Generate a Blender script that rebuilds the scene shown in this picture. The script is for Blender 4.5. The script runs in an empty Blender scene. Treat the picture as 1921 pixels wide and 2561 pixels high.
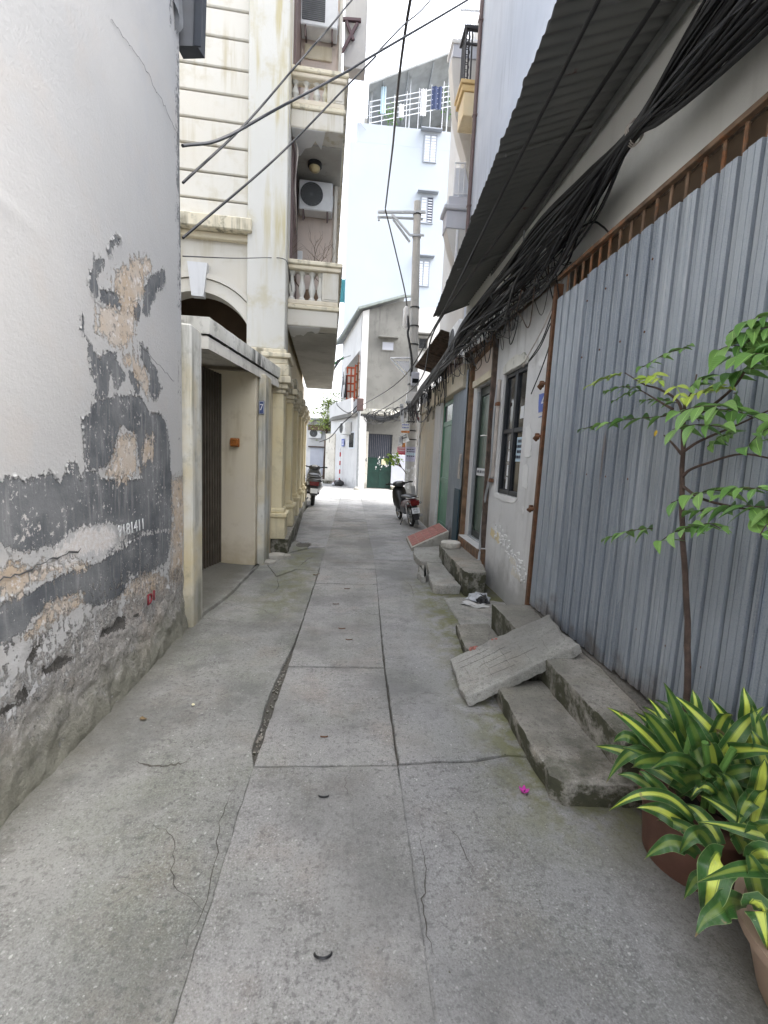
import bpy, bmesh, math, random
import numpy as np
from mathutils import Vector, Matrix, Euler, noise as mnoise

random.seed(7)
S = bpy.context.scene
COL = S.collection

# ---------------------------------------------------------------- camera
YAW, PITCH, ROLL = math.radians(4.434), math.radians(6.988), 0.046
fw = Vector((math.sin(YAW)*math.cos(PITCH), math.cos(YAW)*math.cos(PITCH), -math.sin(PITCH)))
r0 = Vector((math.cos(YAW), -math.sin(YAW), 0))
d0 = fw.cross(r0)
rt = r0*math.cos(ROLL) - d0*math.sin(ROLL)
dn = r0*math.sin(ROLL) + d0*math.cos(ROLL)
cam = bpy.data.objects.new('camera', bpy.data.cameras.new('camera'))
COL.objects.link(cam)
m = Matrix((rt, -dn, -fw)).transposed().to_4x4()
m.translation = Vector((0, 0, 1.4))
cam.matrix_world = m
cam.data.sensor_fit = 'HORIZONTAL'
cam.data.sensor_width = 36
cam.data.lens = 960/1659*36
cam.data.clip_start = 0.05
cam.data.clip_end = 1000
S.camera = cam

# ---------------------------------------------------------------- sky, sun, exposure
SUN_EL, SUN_AZ = math.radians(57), math.radians(95)      # azimuth measured from +Y towards +X
w = bpy.data.worlds.new('World'); S.world = w; w.use_nodes = True
wn = w.node_tree
wn.nodes.clear()
sky = wn.nodes.new('ShaderNodeTexSky'); sky.sky_type = 'NISHITA'; sky.sun_disc = False
sky.sun_elevation = SUN_EL; sky.sun_rotation = SUN_AZ
sky.air_density = 1.0; sky.dust_density = 6.0; sky.ozone_density = 1.0
hs = wn.nodes.new('ShaderNodeHueSaturation'); hs.inputs['Saturation'].default_value = 0.32
bg = wn.nodes.new('ShaderNodeBackground'); bg.inputs['Strength'].default_value = 0.15
wo = wn.nodes.new('ShaderNodeOutputWorld')
wn.links.new(sky.outputs[0], hs.inputs['Color']); wn.links.new(hs.outputs[0], bg.inputs[0]); wn.links.new(bg.outputs[0], wo.inputs[0])
sl = bpy.data.lights.new('sun', 'SUN'); sl.energy = 0.6; sl.angle = math.radians(45); sl.color = (1.0, 0.97, 0.93)
so = bpy.data.objects.new('sun', sl); COL.objects.link(so)
sd = Vector((math.sin(SUN_AZ)*math.cos(SUN_EL), math.cos(SUN_AZ)*math.cos(SUN_EL), math.sin(SUN_EL)))
so.rotation_euler = sd.to_track_quat('Z', 'Y').to_euler()
so.location = (0, -5, 20)
S.view_settings.view_transform = 'Standard'; S.view_settings.look = 'None'
S.view_settings.gamma = 1; S.view_settings.use_curve_mapping = False
S.view_settings.exposure = 2.5
try:
    S.cycles.max_bounces = 8; S.cycles.diffuse_bounces = 5
except Exception: pass

# ---------------------------------------------------------------- node helpers
class N:
    def __init__(s, name):
        s.m = bpy.data.materials.new(name); s.m.use_nodes = True
        s.t = s.m.node_tree; s.t.nodes.clear()
        s.out = s.t.nodes.new('ShaderNodeOutputMaterial')
        s.b = s.t.nodes.new('ShaderNodeBsdfPrincipled')
        s.t.links.new(s.b.outputs[0], s.out.inputs[0])
        g = s.t.nodes.new('ShaderNodeNewGeometry'); s.pos = g.outputs['Position']; s.nrm = g.outputs['Normal']
    def _in(s, sock, v):
        if v is None: return
        if isinstance(v, bpy.types.NodeSocket): s.t.links.new(v, sock)
        else:
            if isinstance(v, (tuple, list)) and len(v) == 3 and sock.type == 'RGBA': v = (*v, 1)
            sock.default_value = v
    def math(s, op, a, b=None, c=None, clamp=False):
        n = s.t.nodes.new('ShaderNodeMath'); n.operation = op; n.use_clamp = clamp
        for i, v in enumerate((a, b, c)): s._in(n.inputs[i], v)
        return n.outputs[0]
    def vmul(s, v, sc):
        n = s.t.nodes.new('ShaderNodeVectorMath'); n.operation = 'MULTIPLY'
        s._in(n.inputs[0], v); n.inputs[1].default_value = sc
        return n.outputs[0]
    def vadd(s, a, b):
        n = s.t.nodes.new('ShaderNodeVectorMath'); n.operation = 'ADD'
        s._in(n.inputs[0], a); s._in(n.inputs[1], b)
        return n.outputs[0]
    def xyz(s, v=None):
        n = s.t.nodes.new('ShaderNodeSeparateXYZ'); s._in(n.inputs[0], v or s.pos)
        return n.outputs
    def noise(s, scale, detail=4, rough=0.55, v=None, dist=0.0, col=False):
        n = s.t.nodes.new('ShaderNodeTexNoise')
        s._in(n.inputs['Vector'], v or s.pos); n.inputs['Scale'].default_value = scale
        n.inputs['Detail'].default_value = detail; n.inputs['Roughness'].default_value = rough
        n.inputs['Distortion'].default_value = dist
        return n.outputs['Color' if col else 'Fac']
    def vor(s, scale, v=None, feature='F1', rnd=1.0):
        n = s.t.nodes.new('ShaderNodeTexVoronoi'); n.feature = feature
        s._in(n.inputs['Vector'], v or s.pos); n.inputs['Scale'].default_value = scale
        n.inputs['Randomness'].default_value = rnd
        return n
    def ramp(s, f, a, b, lo=0.0, hi=1.0, smooth=True):
        n = s.t.nodes.new('ShaderNodeMapRange'); n.interpolation_type = 'SMOOTHSTEP' if smooth else 'LINEAR'
        s._in(n.inputs[0], f); n.inputs[1].default_value = a; n.inputs[2].default_value = b
        n.inputs[3].default_value = lo; n.inputs[4].default_value = hi
        return n.outputs[0]
    def mix(s, f, a, b, mode='MIX'):
        n = s.t.nodes.new('ShaderNodeMix'); n.data_type = 'RGBA'; n.blend_type = mode
        s._in(n.inputs[0], f); s._in(n.inputs[6], a); s._in(n.inputs[7], b)
        return n.outputs[2]
    def attr(s, name):
        n = s.t.nodes.new('ShaderNodeAttribute'); n.attribute_name = name
        return n.outputs['Fac']
    def uv(s):
        n = s.t.nodes.new('ShaderNodeUVMap'); return n.outputs[0]
    def objrand(s):
        n = s.t.nodes.new('ShaderNodeObjectInfo'); return n.outputs['Random']
    def bump(s, h, strength=0.3, dist=0.01, prev=None):
        n = s.t.nodes.new('ShaderNodeBump'); n.inputs['Strength'].default_value = strength
        n.inputs['Distance'].default_value = dist; s._in(n.inputs['Height'], h)
        if prev is not None: s.t.links.new(prev, n.inputs['Normal'])
        return n.outputs[0]
    def done(s, col=None, rough=0.8, metal=0.0, normal=None, spec=None, **kw):
        if col is not None: s._in(s.b.inputs['Base Color'], col)
        s._in(s.b.inputs['Roughness'], rough); s._in(s.b.inputs['Metallic'], metal)
        if normal is not None: s.t.links.new(normal, s.b.inputs['Normal'])
        if spec is not None: s._in(s.b.inputs['Specular IOR Level'], spec)
        for k, v in kw.items(): s._in(s.b.inputs[k], v)
        return s.m

def plaster(name, c1, c2, dirt, scale=1.3, streak=0.5, blotch=0.4, rough=0.88, bump=0.25, thr=(0.5, 0.72), speck=0.0):
    """painted or bare render: two tones in clouds, run-off streaks, blotches and fine grain"""
    n = N(name)
    col = n.mix(n.ramp(n.noise(scale, 5), 0.35, 0.65), c1, c2)
    st = n.noise(1.0, 5, 0.6, v=n.vmul(n.pos, (9, 9, 0.7)))
    st2 = n.noise(scale*0.8, 3)
    f = n.math('MULTIPLY', n.ramp(st, thr[0], thr[1]), n.ramp(st2, 0.38, 0.66))
    col = n.mix(n.math('MULTIPLY', f, streak), col, dirt)
    bl = n.ramp(n.noise(scale*4.3, 7, 0.66), 0.52, 0.72)
    col = n.mix(n.math('MULTIPLY', bl, blotch), col, dirt)
    if speck:
        v = n.vor(60)
        sp = n.math('MULTIPLY', n.ramp(v.outputs['Distance'], 0.22, 0.12), n.ramp(n.noise(17, 3), 0.5, 0.62))
        col = n.mix(n.math('MULTIPLY', sp, speck), col, (dirt[0]*0.5, dirt[1]*0.5, dirt[2]*0.5))
    # damp grime rising from the ground and dust hanging under ledges
    z = n.xyz()[2]
    gr = n.math('MULTIPLY', n.ramp(n.math('ADD', z, n.math('MULTIPLY', n.noise(3.5, 6, 0.65), -1.1)), -0.1, -0.55), 0.55)
    col = n.mix(gr, col, tuple(x*0.9 for x in dirt))
    h = n.math('ADD', n.noise(120, 3, 0.6), n.math('MULTIPLY', n.noise(9, 4), 1.5))
    return n.done(col, rough, normal=n.bump(h, bump, 0.006))

def paint(name, c, rough=0.5, metal=0.0, var=0.25, rust=0.0, scale=8, bump=0.08, rustc=(0.11, 0.045, 0.02)):
    n = N(name)
    d = tuple(x*(1-var) for x in c)
    col = n.mix(n.ramp(n.noise(scale, 5), 0.3, 0.7), c, d)
    r = rough
    if rust:
        f = n.ramp(n.math('ADD', n.noise(scale*1.7, 8, 0.68), n.math('MULTIPLY', n.noise(2.2, 3), 0.5)), 0.95-rust*0.35, 1.12-rust*0.35)
        col = n.mix(f, col, n.mix(n.noise(scale*6, 3), rustc, tuple(x*2.1 for x in rustc)))
    return n.done(col, r, metal, normal=n.bump(n.noise(scale*9, 3), bump, 0.004))
# ---------------------------------------------------------------- materials
M = {}
def leftwall_mat():
    n = N('peeling_wall_paint')
    nz = n.noise(9, 9, 0.68); nf = n.noise(42, 6, 0.7); nst = n.noise(1.0, 6, 0.65, v=n.vmul(n.pos, (30, 30, 3)))
    jag = n.math('ADD', n.math('MULTIPLY', n.math('SUBTRACT', nz, 0.5), 1.5), n.math('ADD', n.math('MULTIPLY', n.math('SUBTRACT', nf, 0.5), 1.5), n.math('MULTIPLY', n.math('SUBTRACT', nst, 0.5), 1.2)))
    def mask(a, k=1.0, e=0.04, t=0.5):
        f = n.math('ADD', n.attr(a), n.math('MULTIPLY', jag, k))
        return n.ramp(f, t-e, t+e)
    # old white paint with faint clouds, scuffs and runs
    pw = n.mix(n.ramp(n.noise(1.1, 4), 0.3, 0.7), (0.455, 0.455, 0.455), (0.50, 0.495, 0.49))
    pw = n.mix(n.math('MULTIPLY', n.ramp(n.noise(1.0, 5, 0.6, v=n.vmul(n.pos, (14, 14, 0.8))), 0.52, 0.75), 0.22), pw, (0.48, 0.49, 0.51))
    pw = n.mix(n.math('MULTIPLY', n.ramp(n.noise(3.2, 5, 0.6), 0.5, 0.72), 0.4), pw, (0.50, 0.465, 0.435))
    pw = n.mix(n.math('MULTIPLY', n.ramp(n.noise(2.1, 6, 0.65, v=n.vmul(n.pos, (1, 1, .5))), 0.52, 0.7), 0.35), pw, (0.40, 0.415, 0.45))
    pw = n.mix(n.math('MULTIPLY', n.ramp(n.noise(38, 5, 0.7), 0.6, 0.72), 0.3), pw, (0.40, 0.40, 0.40))
    v = n.vor(34)
    pw = n.mix(n.math('MULTIPLY', n.ramp(v.outputs['Distance'], 0.10, 0.05), n.ramp(n.noise(6, 2), 0.62, 0.68)), pw, (0.42, 0.42, 0.43))
    # skim coat left bare where the paint has come away
    gr = n.mix(n.ramp(n.noise(5, 5), 0.3, 0.7), (0.085, 0.093, 0.105), (0.19, 0.197, 0.205))
    gr = n.mix(n.math('MULTIPLY', n.ramp(nst, 0.5, 0.7), 0.6), gr, (0.33, 0.33, 0.33))
    gr = n.mix(n.ramp(n.math('ADD', nf, n.math('MULTIPLY', nz, 0.6)), 0.90, 0.97), gr, (0.56, 0.54, 0.52))
    pe = n.mix(n.ramp(n.noise(7, 6, 0.65), 0.35, 0.65), (0.50, 0.40, 0.30), (0.54, 0.48, 0.42))
    pe = n.mix(n.ramp(n.noise(26, 6, 0.7), 0.54, 0.64), pe, (0.25, 0.235, 0.22))
    pe = n.mix(n.ramp(n.noise(19, 7, 0.7, v=n.vadd(n.pos, (3, 3, 3))), 0.55, 0.6), pe, (0.66, 0.63, 0.61))
    pa = n.mix(n.ramp(nf, 0.4, 0.62), (0.60, 0.56, 0.53), (0.66, 0.65, 0.65))
    # bare sand render at the foot, damp and mossy towards the ground
    rg = n.mix(n.ramp(n.noise(6, 7, 0.65), 0.36, 0.64), (0.43, 0.41, 0.39), (0.30, 0.29, 0.272))
    rg = n.mix(n.math('MULTIPLY', n.ramp(n.noise(3.1, 5), 0.5, 0.64), 0.6), rg, (0.56, 0.48, 0.42))
    rg = n.mix(n.ramp(n.noise(33, 5, 0.7), 0.55, 0.66), rg, (0.12, 0.115, 0.105))
    rg = n.mix(n.math('MULTIPLY', n.ramp(n.noise(60, 3, 0.7), 0.53, 0.66), 0.75), rg, (0.60, 0.58, 0.55))
    z = n.xyz()[2]
    damp = n.math('MULTIPLY', n.ramp(n.math('ADD', z, n.math('MULTIPLY', nz, -0.5)), 0.12, -0.2), 0.9)
    rg = n.mix(damp, rg, n.mix(n.noise(14, 4), (0.11, 0.11, 0.08), (0.27, 0.262, 0.21)))
    ho = n.mix(nf, (0.07, 0.067, 0.062), (0.15, 0.14, 0.13))
    mk_p = mask('peach', 1.0, 0.10); mk_g = mask('grey', 0.64, 0.05); mk_r = mask('rough', 1.2, 0.12); mk_h = mask('hole', 1.0); mk_w = mask('pale', 1.0, 0.12)
    mk_m = mask('mould', 1.3, 0.2); mk_x = mask('spatter', 1.2, 0.05, 0.80)
    col = n.mix(mk_x, pw, gr)
    col = n.mix(mk_g, col, gr)
    col = n.mix(mk_p, col, pe)
    col = n.mix(mk_w, col, pa)
    col = n.mix(mk_r, col, rg)
    col = n.mix(mk_h, col, ho)
    col = n.mix(n.math('MULTIPLY', mk_m, 0.85), col, (0.10, 0.105, 0.11))
    # relief: every layer sits a little lower than the one above
    h = n.math('MULTIPLY', mk_g, -1.0)
    h = n.math('ADD', h, n.math('MULTIPLY', mk_p, -0.8))
    h = n.math('ADD', h, n.math('MULTIPLY', mk_h, -1.6))
    h = n.math('ADD', h, n.math('MULTIPLY', n.math('MULTIPLY', n.noise(13, 8, 0.7), 5.0), n.math('ADD', n.math('MULTIPLY', mk_r, 0.95), 0.03)))
    h = n.math('ADD', h, n.math('MULTIPLY', n.noise(60, 5, 0.7), 0.35))
    h = n.math('ADD', h, n.math('MULTIPLY', n.noise(4, 4), 0.5))
    return n.done(col, 0.86, normal=n.bump(h, 0.9, 0.009))
M['leftwall'] = leftwall_mat()

def concrete(name, base, tone2, chips=0.42, warm=0.0, green=0.0, moss=None, big=False, grain=1.0, dirtx=None, mossc=((0.075, 0.085, 0.028), (0.22, 0.215, 0.085))):
    n = N(name)
    col = n.mix(n.ramp(n.noise(1.4, 6, 0.6), 0.34, 0.66), base, tone2)
    col = n.mix(n.math('MULTIPLY', n.ramp(n.noise(5.5, 7, 0.68), 0.46, 0.68), 0.7), col, tuple(x*0.6 for x in base))
    if warm: col = n.mix(n.math('MULTIPLY', n.ramp(n.noise(2.7, 5), 0.48, 0.68), warm), col, (base[0]*1.22, base[1]*1.02, base[2]*0.86))
    if green: col = n.mix(n.math('MULTIPLY', n.ramp(n.noise(2.1, 6, 0.6), 0.42, 0.66), green), col, (base[0]*0.72, base[1]*0.78, base[2]*0.62))
    fine = n.noise(160, 3, 0.7)
    col = n.mix(n.ramp(fine, 0.5, 0.68), col, tuple(min(1, x*1.4) for x in base))
    col = n.mix(n.ramp(fine, 0.46, 0.3), col, tuple(x*0.55 for x in base))
    mid = n.noise(45, 4, 0.65)
    col = n.mix(n.math('MULTIPLY', n.ramp(mid, 0.52, 0.66), 0.6), col, tuple(x*0.42 for x in base))
    # light stone chips of several sizes showing in the worn surface
    for sc, th in ((75, 0.16), (38, 0.13)) + (((30, 0.16),) if big else ()):
        vv = n.vor(sc, v=n.vadd(n.pos, n.vmul(n.noise(sc*1.3, 2, col=True), (0.6/sc, 0.6/sc, 0.6/sc)))); rnd = n.xyz(vv.outputs['Color'])[0]
        pick = n.ramp(rnd, 0.86, 0.89)
        f = n.math('MULTIPLY', n.ramp(vv.outputs['Distance'], th*1.6, th), pick)
        tone = n.mix(n.xyz(vv.outputs['Color'])[1], (0.26, 0.27, 0.31), (0.72, 0.68, 0.63)) if sc < 30 else n.mix(n.xyz(vv.outputs['Color'])[1], (0.45, 0.44, 0.42), (0.85, 0.84, 0.80))
        col = n.mix(n.math('MULTIPLY', f, chips if sc > 30 else chips*0.6), col, tone)
    # worn wheel and foot tracks, patches and old damp stains
    pt = n.ramp(n.noise(2.3, 2, 0.4, v=n.vmul(n.pos, (1, .45, 1))), 0.5, 0.53)
    col = n.mix(n.math('MULTIPLY', pt, 0.16), col, tuple(x*1.35 for x in base))
    dk = n.math('MULTIPLY', n.ramp(n.noise(3.6, 8, 0.7), 0.55, 0.68), n.ramp(n.noise(0.6, 3), 0.4, 0.6))
    col = n.mix(n.math('MULTIPLY', dk, 0.6), col, tuple(x*0.5 for x in base))
    spl = n.ramp(n.noise(11, 4, 0.6), 0.68, 0.72)
    col = n.mix(n.math('MULTIPLY', spl, 0.45), col, tuple(x*0.45 for x in base))
    col = n.mix(n.math('MULTIPLY', n.ramp(n.noise(1.1, 6, 0.62), 0.45, 0.62), 0.6), col, tuple(x*0.55 for x in base))
    if dirtx:      # dirt swept up against the wall foot
        f = n.math('MULTIPLY', n.ramp(n.math('ADD', n.math('MULTIPLY', n.xyz()[0], dirtx[2]), n.math('MULTIPLY', n.noise(4, 6, 0.65), 0.35)), dirtx[0], dirtx[1]), 0.75)
        col = n.mix(f, col, (0.095, 0.09, 0.068))
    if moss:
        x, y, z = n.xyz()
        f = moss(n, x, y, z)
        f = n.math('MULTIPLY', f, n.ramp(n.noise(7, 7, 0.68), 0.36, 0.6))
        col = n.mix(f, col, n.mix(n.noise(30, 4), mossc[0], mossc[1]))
    h = n.math('ADD', n.math('MULTIPLY', fine, 0.7*grain), n.math('ADD', n.math('MULTIPLY', n.noise(22, 6, 0.65), 2.0*grain), n.math('MULTIPLY', n.noise(4, 4), 2.0)))
    return n.done(col, 0.86, normal=n.bump(h, 0.55, 0.006))
def moss_right(n, x, y, z):
    a = n.ramp(x, 0.52, 0.92); b = n.math('MULTIPLY', n.ramp(y, 1.25, 1.7), n.ramp(y, 5.6, 4.4))
    return n.math('MULTIPLY', n.math('MULTIPLY', a, b), 0.85)
def moss_left(n, x, y, z):
    a = n.ramp(n.math('ABSOLUTE', n.math('ADD', x, 0.62)), 0.35, 0.05); b = n.math('MULTIPLY', n.ramp(y, 3.4, 4.2), n.ramp(y, 9, 6))
    return n.math('MULTIPLY', n.math('MULTIPLY', a, b), 0.55)
def moss_shade_step(n, x, y, z):
    g = N  # moss on risers and front edge; riser shade is also painted in
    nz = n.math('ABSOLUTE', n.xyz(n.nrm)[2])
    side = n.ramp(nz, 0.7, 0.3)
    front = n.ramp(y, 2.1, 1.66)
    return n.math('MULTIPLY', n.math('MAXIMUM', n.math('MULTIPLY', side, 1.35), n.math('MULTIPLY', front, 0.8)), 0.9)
M['slab'] = concrete('worn_slab_concrete', (0.285, 0.281, 0.272), (0.365, 0.355, 0.338), warm=0.4, green=0.35)
M['conc_l'] = concrete('rough_left_concrete', (0.24, 0.24, 0.226), (0.345, 0.336, 0.312), warm=0.4, green=0.6, big=True, moss=moss_left, grain=1.7, dirtx=(1.18, 1.48, -1.0))
M['conc_r'] = concrete('mossy_right_concrete', (0.26, 0.26, 0.258), (0.35, 0.342, 0.33), warm=0.25, green=0.4, moss=moss_right, dirtx=(1.05, 1.4, 1.0))
M['conc_far'] = concrete('pale_far_concrete', (0.30, 0.30, 0.30), (0.385, 0.382, 0.378), warm=0.25, green=0.25)
M['step'] = concrete('mossy_shaded_step_concrete', (0.26, 0.25, 0.22), (0.40, 0.375, 0.335), chips=0.4, warm=0.5, green=0.5, moss=moss_shade_step, mossc=((0.022, 0.024, 0.016), (0.085, 0.084, 0.048)))  # near-black moss tones also carry the painted shade of the risers
M['brokenslab'] = concrete('broken_slab_concrete', (0.33, 0.325, 0.30), (0.43, 0.42, 0.39), chips=0.4, warm=0.4, green=0.3, grain=1.5)
M['dirt'] = concrete('joint_dirt', (0.085, 0.08, 0.068), (0.13, 0.12, 0.10), chips=0.3)
M['ground'] = concrete('packed_ground', (0.13, 0.12, 0.105), (0.17, 0.16, 0.14), chips=0.3)
M['canopy'] = plaster('weathered_canopy', (0.74, 0.71, 0.645), (0.66, 0.63, 0.56), (0.12, 0.115, 0.09), 2.0, 0.5, 0.4)
M['canopy_top'] = plaster('stained_canopy_edge', (0.70, 0.69, 0.64), (0.60, 0.59, 0.53), (0.05, 0.052, 0.045), 2.5, 0.95, 0.6, thr=(0.45, 0.56))
M['cream'] = plaster('cream_paint', (0.66, 0.59, 0.44), (0.65, 0.585, 0.47), (0.42, 0.34, 0.2), 1.2, 0.6, 0.35)
M['cream_pale'] = plaster('pale_cream_paint', (0.62, 0.60, 0.545), (0.62, 0.585, 0.51), (0.42, 0.36, 0.22), 0.9, 0.75, 0.35, thr=(0.47, 0.68))
M['cream_col'] = plaster('pale_column_paint', (0.63, 0.62, 0.58), (0.59, 0.58, 0.535), (0.47, 0.41, 0.23), 0.8, 0.9, 0.45, thr=(0.46, 0.66))
M['yellow'] = plaster('yellow_paint', (0.70, 0.60, 0.37), (0.72, 0.65, 0.46), (0.30, 0.25, 0.15), 1.6, 0.4, 0.25)
M['pink'] = plaster('pinkish_paint', (0.62, 0.52, 0.45), (0.58, 0.50, 0.44), (0.3, 0.26, 0.22), 1.4, 0.3, 0.15)
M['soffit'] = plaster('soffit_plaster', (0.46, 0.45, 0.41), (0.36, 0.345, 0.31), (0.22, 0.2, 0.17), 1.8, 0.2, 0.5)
M['pier'] = plaster('stained_pier_paint', (0.66, 0.655, 0.61), (0.60, 0.52, 0.34), (0.22, 0.215, 0.17), 2.2, 0.8, 0.4, thr=(0.44, 0.62))
M['paintflake'] = plaster('old_wall_paint_flake', (0.52, 0.52, 0.52), (0.47, 0.47, 0.465), (0.3, 0.3, 0.3), 9, 0.2, 0.3)
M['white'] = plaster('white_render', (0.68, 0.685, 0.69), (0.63, 0.635, 0.64), (0.35, 0.35, 0.35), 1.0, 0.35, 0.2)
M['whiteflake'] = plaster('white_paint_flake', (0.76, 0.76, 0.75), (0.7, 0.7, 0.69), (0.5, 0.5, 0.48), 3, 0.2, 0.1)
M['grey'] = plaster('grey_cement', (0.16, 0.16, 0.152), (0.215, 0.215, 0.203), (0.09, 0.09, 0.083), 0.9, 0.7, 0.45)
M['greywall'] = plaster('grey_lime_wall', (0.62, 0.62, 0.615), (0.68, 0.68, 0.675), (0.26, 0.255, 0.23), 1.3, 0.55, 0.25, speck=0.3)
M['upperwall'] = plaster('upper_wall_limewash', (0.78, 0.78, 0.735), (0.81, 0.81, 0.77), (0.26, 0.24, 0.19), 0.8, 0.2, 0.12)
M['beige'] = plaster('beige_stained_wall', (0.56, 0.49, 0.37), (0.52, 0.50, 0.44), (0.16, 0.145, 0.11), 1.6, 0.75, 0.4)
M['bluewall'] = plaster('pale_blue_render', (0.52, 0.57, 0.66), (0.59, 0.635, 0.72), (0.36, 0.40, 0.47), 0.7, 0.6, 0.15, thr=(0.42, 0.7))
M['tower'] = plaster('white_blue_paint', (0.375, 0.42, 0.475), (0.395, 0.435, 0.485), (0.36, 0.40, 0.46), 0.25, 0.6, 0.25)
M['bluegrey'] = plaster('blue_grey_render', (0.45, 0.47, 0.54), (0.50, 0.52, 0.58), (0.3, 0.31, 0.35), 1.0, 0.2, 0.15)
M['curvegrey'] = plaster('grey_balcony_render', (0.50, 0.49, 0.475), (0.55, 0.545, 0.53), (0.35, 0.34, 0.33), 1.0, 0.3, 0.15)
M['orange'] = plaster('ochre_paint', (0.62, 0.43, 0.19), (0.60, 0.46, 0.25), (0.35, 0.2, 0.09), 1.5, 0.3, 0.2)
M['ochrepale'] = plaster('pale_ochre_paint', (0.68, 0.56, 0.36), (0.66, 0.58, 0.42), (0.4, 0.3, 0.16), 1.5, 0.3, 0.2)
M['mossy_ledge'] = plaster('mould_stained_ledge', (0.70, 0.64, 0.50), (0.62, 0.56, 0.42), (0.10, 0.095, 0.065), 2.6, 0.85, 0.6, thr=(0.46, 0.62))

def galv():
    n = N('galvanised_sheet')
    y = n.xyz()[1]
    col = n.mix(n.ramp(n.noise(2.0, 5, 0.6, v=n.vmul(n.pos, (1, 3, 0.35))), 0.3, 0.7), (0.20, 0.24, 0.295), (0.31, 0.36, 0.415))
    col = n.mix(n.objrand(), n.mix(0.75, col, (0.21, 0.255, 0.315)), n.mix(0.4, col, (0.58, 0.63, 0.69)))
    st = n.noise(1.0, 6, 0.7, v=n.vmul(n.pos, (60, 60, 1.6)))
    col = n.mix(n.math('MULTIPLY', n.ramp(st, 0.5, 0.7), 0.55), col, (0.60, 0.635, 0.67))
    col = n.mix(n.math('MULTIPLY', n.ramp(st, 0.45, 0.25), 0.6), col, (0.10, 0.12, 0.15))
    sp = n.vor(160)
    col = n.mix(n.math('MULTIPLY', n.ramp(sp.outputs['Distance'], 0.3, 0.5), 0.25), col, (0.5, 0.52, 0.54))
    mk = n.math('MULTIPLY', n.ramp(n.noise(26, 6, 0.7), 0.66, 0.72), n.ramp(n.noise(2.5, 2), 0.5, 0.6))
    col = n.mix(n.math('MULTIPLY', mk, 0.8), col, (0.66, 0.67, 0.68))
    lo = n.math('MULTIPLY', n.ramp(n.math('ADD', n.xyz()[2], n.math('MULTIPLY', n.noise(6, 5), -0.7)), 0.12, -0.1), 0.7)
    col = n.mix(lo, col, (0.15, 0.125, 0.10))
    ru = n.math('MULTIPLY', n.ramp(n.noise(1.0, 5, 0.65, v=n.vmul(n.pos, (22, 22, 0.6))), 0.64, 0.72), n.ramp(n.noise(1.3, 3), 0.52, 0.62))
    col = n.mix(n.math('MULTIPLY', ru, 0.5), col, (0.16, 0.085, 0.045))
    return n.done(col, n.ramp(n.noise(8, 4), 0.3, 0.7, 0.36, 0.55), n.ramp(n.noise(3, 3), 0.3, 0.7, 0.55, 0.35), normal=n.bump(n.math('ADD', n.noise(3, 4), n.math('MULTIPLY', n.noise(70, 3), 0.12)), 0.25, 0.02))
M['galv'] = galv()
M['roofdark'] = paint('aged_roof_sheet', (0.17, 0.175, 0.17), 0.6, 0.0, 0.35, 0.0, 3)
def rooffn():
    n = N('grey_roof_underside')
    col = n.mix(n.ramp(n.noise(1.2, 5), 0.3, 0.7), (0.135, 0.14, 0.138), (0.17, 0.172, 0.167))
    f = n.math('MULTIPLY', n.ramp(n.noise(3.1, 6, 0.65), 0.64, 0.69), 0.9)
    col = n.mix(f, col, (0.10, 0.03, 0.022))
    return n.done(col, 0.6, normal=n.bump(n.noise(30, 3), 0.1, 0.004))
M['eave'] = rooffn()
M['rust'] = paint('rusty_steel', (0.17, 0.085, 0.045), 0.8, 0.0, 0.5, 0.6, 14, 0.35)
M['rustlight'] = paint('rust_brown_bar', (0.235, 0.155, 0.10), 0.8, 0.0, 0.6, 0.6, 10, 0.3, (0.16, 0.07, 0.03))
M['wood'] = paint('weathered_wood', (0.25, 0.155, 0.09), 0.85, 0.0, 0.55, 0.45, 9, 0.3)
M['oldwood'] = paint('rotten_wood', (0.13, 0.095, 0.075), 0.9, 0.0, 0.6, 0.3, 12, 0.5)
M['cable'] = paint('black_cable', (0.009, 0.0095, 0.011), 0.5, 0, 0.3)
M['cable2'] = paint('grey_cable', (0.04, 0.042, 0.046), 0.45, 0, 0.3)
M['cablewhite'] = paint('dirty_white_cable', (0.55, 0.5, 0.45), 0.6, 0, 0.3)
M['black'] = paint('black_plastic', (0.018, 0.018, 0.02), 0.35, 0, 0.2)
M['rubber'] = paint('tyre_rubber', (0.02, 0.02, 0.02), 0.8, 0, 0.2)
M['silver'] = paint('silver_body_paint', (0.12, 0.122, 0.125), 0.28, 0.5, 0.1)
M['chrome'] = paint('dull_chrome', (0.55, 0.56, 0.57), 0.25, 0.9, 0.1)
M['tailred'] = paint('red_lens', (0.16, 0.012, 0.014), 0.15, 0, 0.2)
M['darkred'] = paint('dark_red_paint', (0.12, 0.015, 0.018), 0.3, 0, 0.2)
M['plate'] = paint('white_plate', (0.75, 0.76, 0.78), 0.4, 0, 0.05)
M['ink'] = paint('dark_ink', (0.03, 0.035, 0.06), 0.6, 0, 0.1)
M['paper'] = paint('white_paper', (0.78, 0.79, 0.80), 0.8, 0, 0.1)
M['paperblue'] = paint('blue_tinted_paper', (0.52, 0.66, 0.76), 0.8, 0, 0.1)
M['papercream'] = paint('cream_paper', (0.74, 0.68, 0.46), 0.8, 0, 0.1)
M['paperpink'] = paint('pink_paper', (0.66, 0.17, 0.24), 0.8, 0, 0.25)
M['paperviolet'] = paint('lilac_paper', (0.46, 0.46, 0.62), 0.8, 0, 0.25)
M['paperorange'] = paint('orange_paper', (0.62, 0.24, 0.07), 0.8, 0, 0.25)
M['signblue'] = paint('blue_enamel', (0.045, 0.075, 0.2), 0.4, 0, 0.2)
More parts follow.
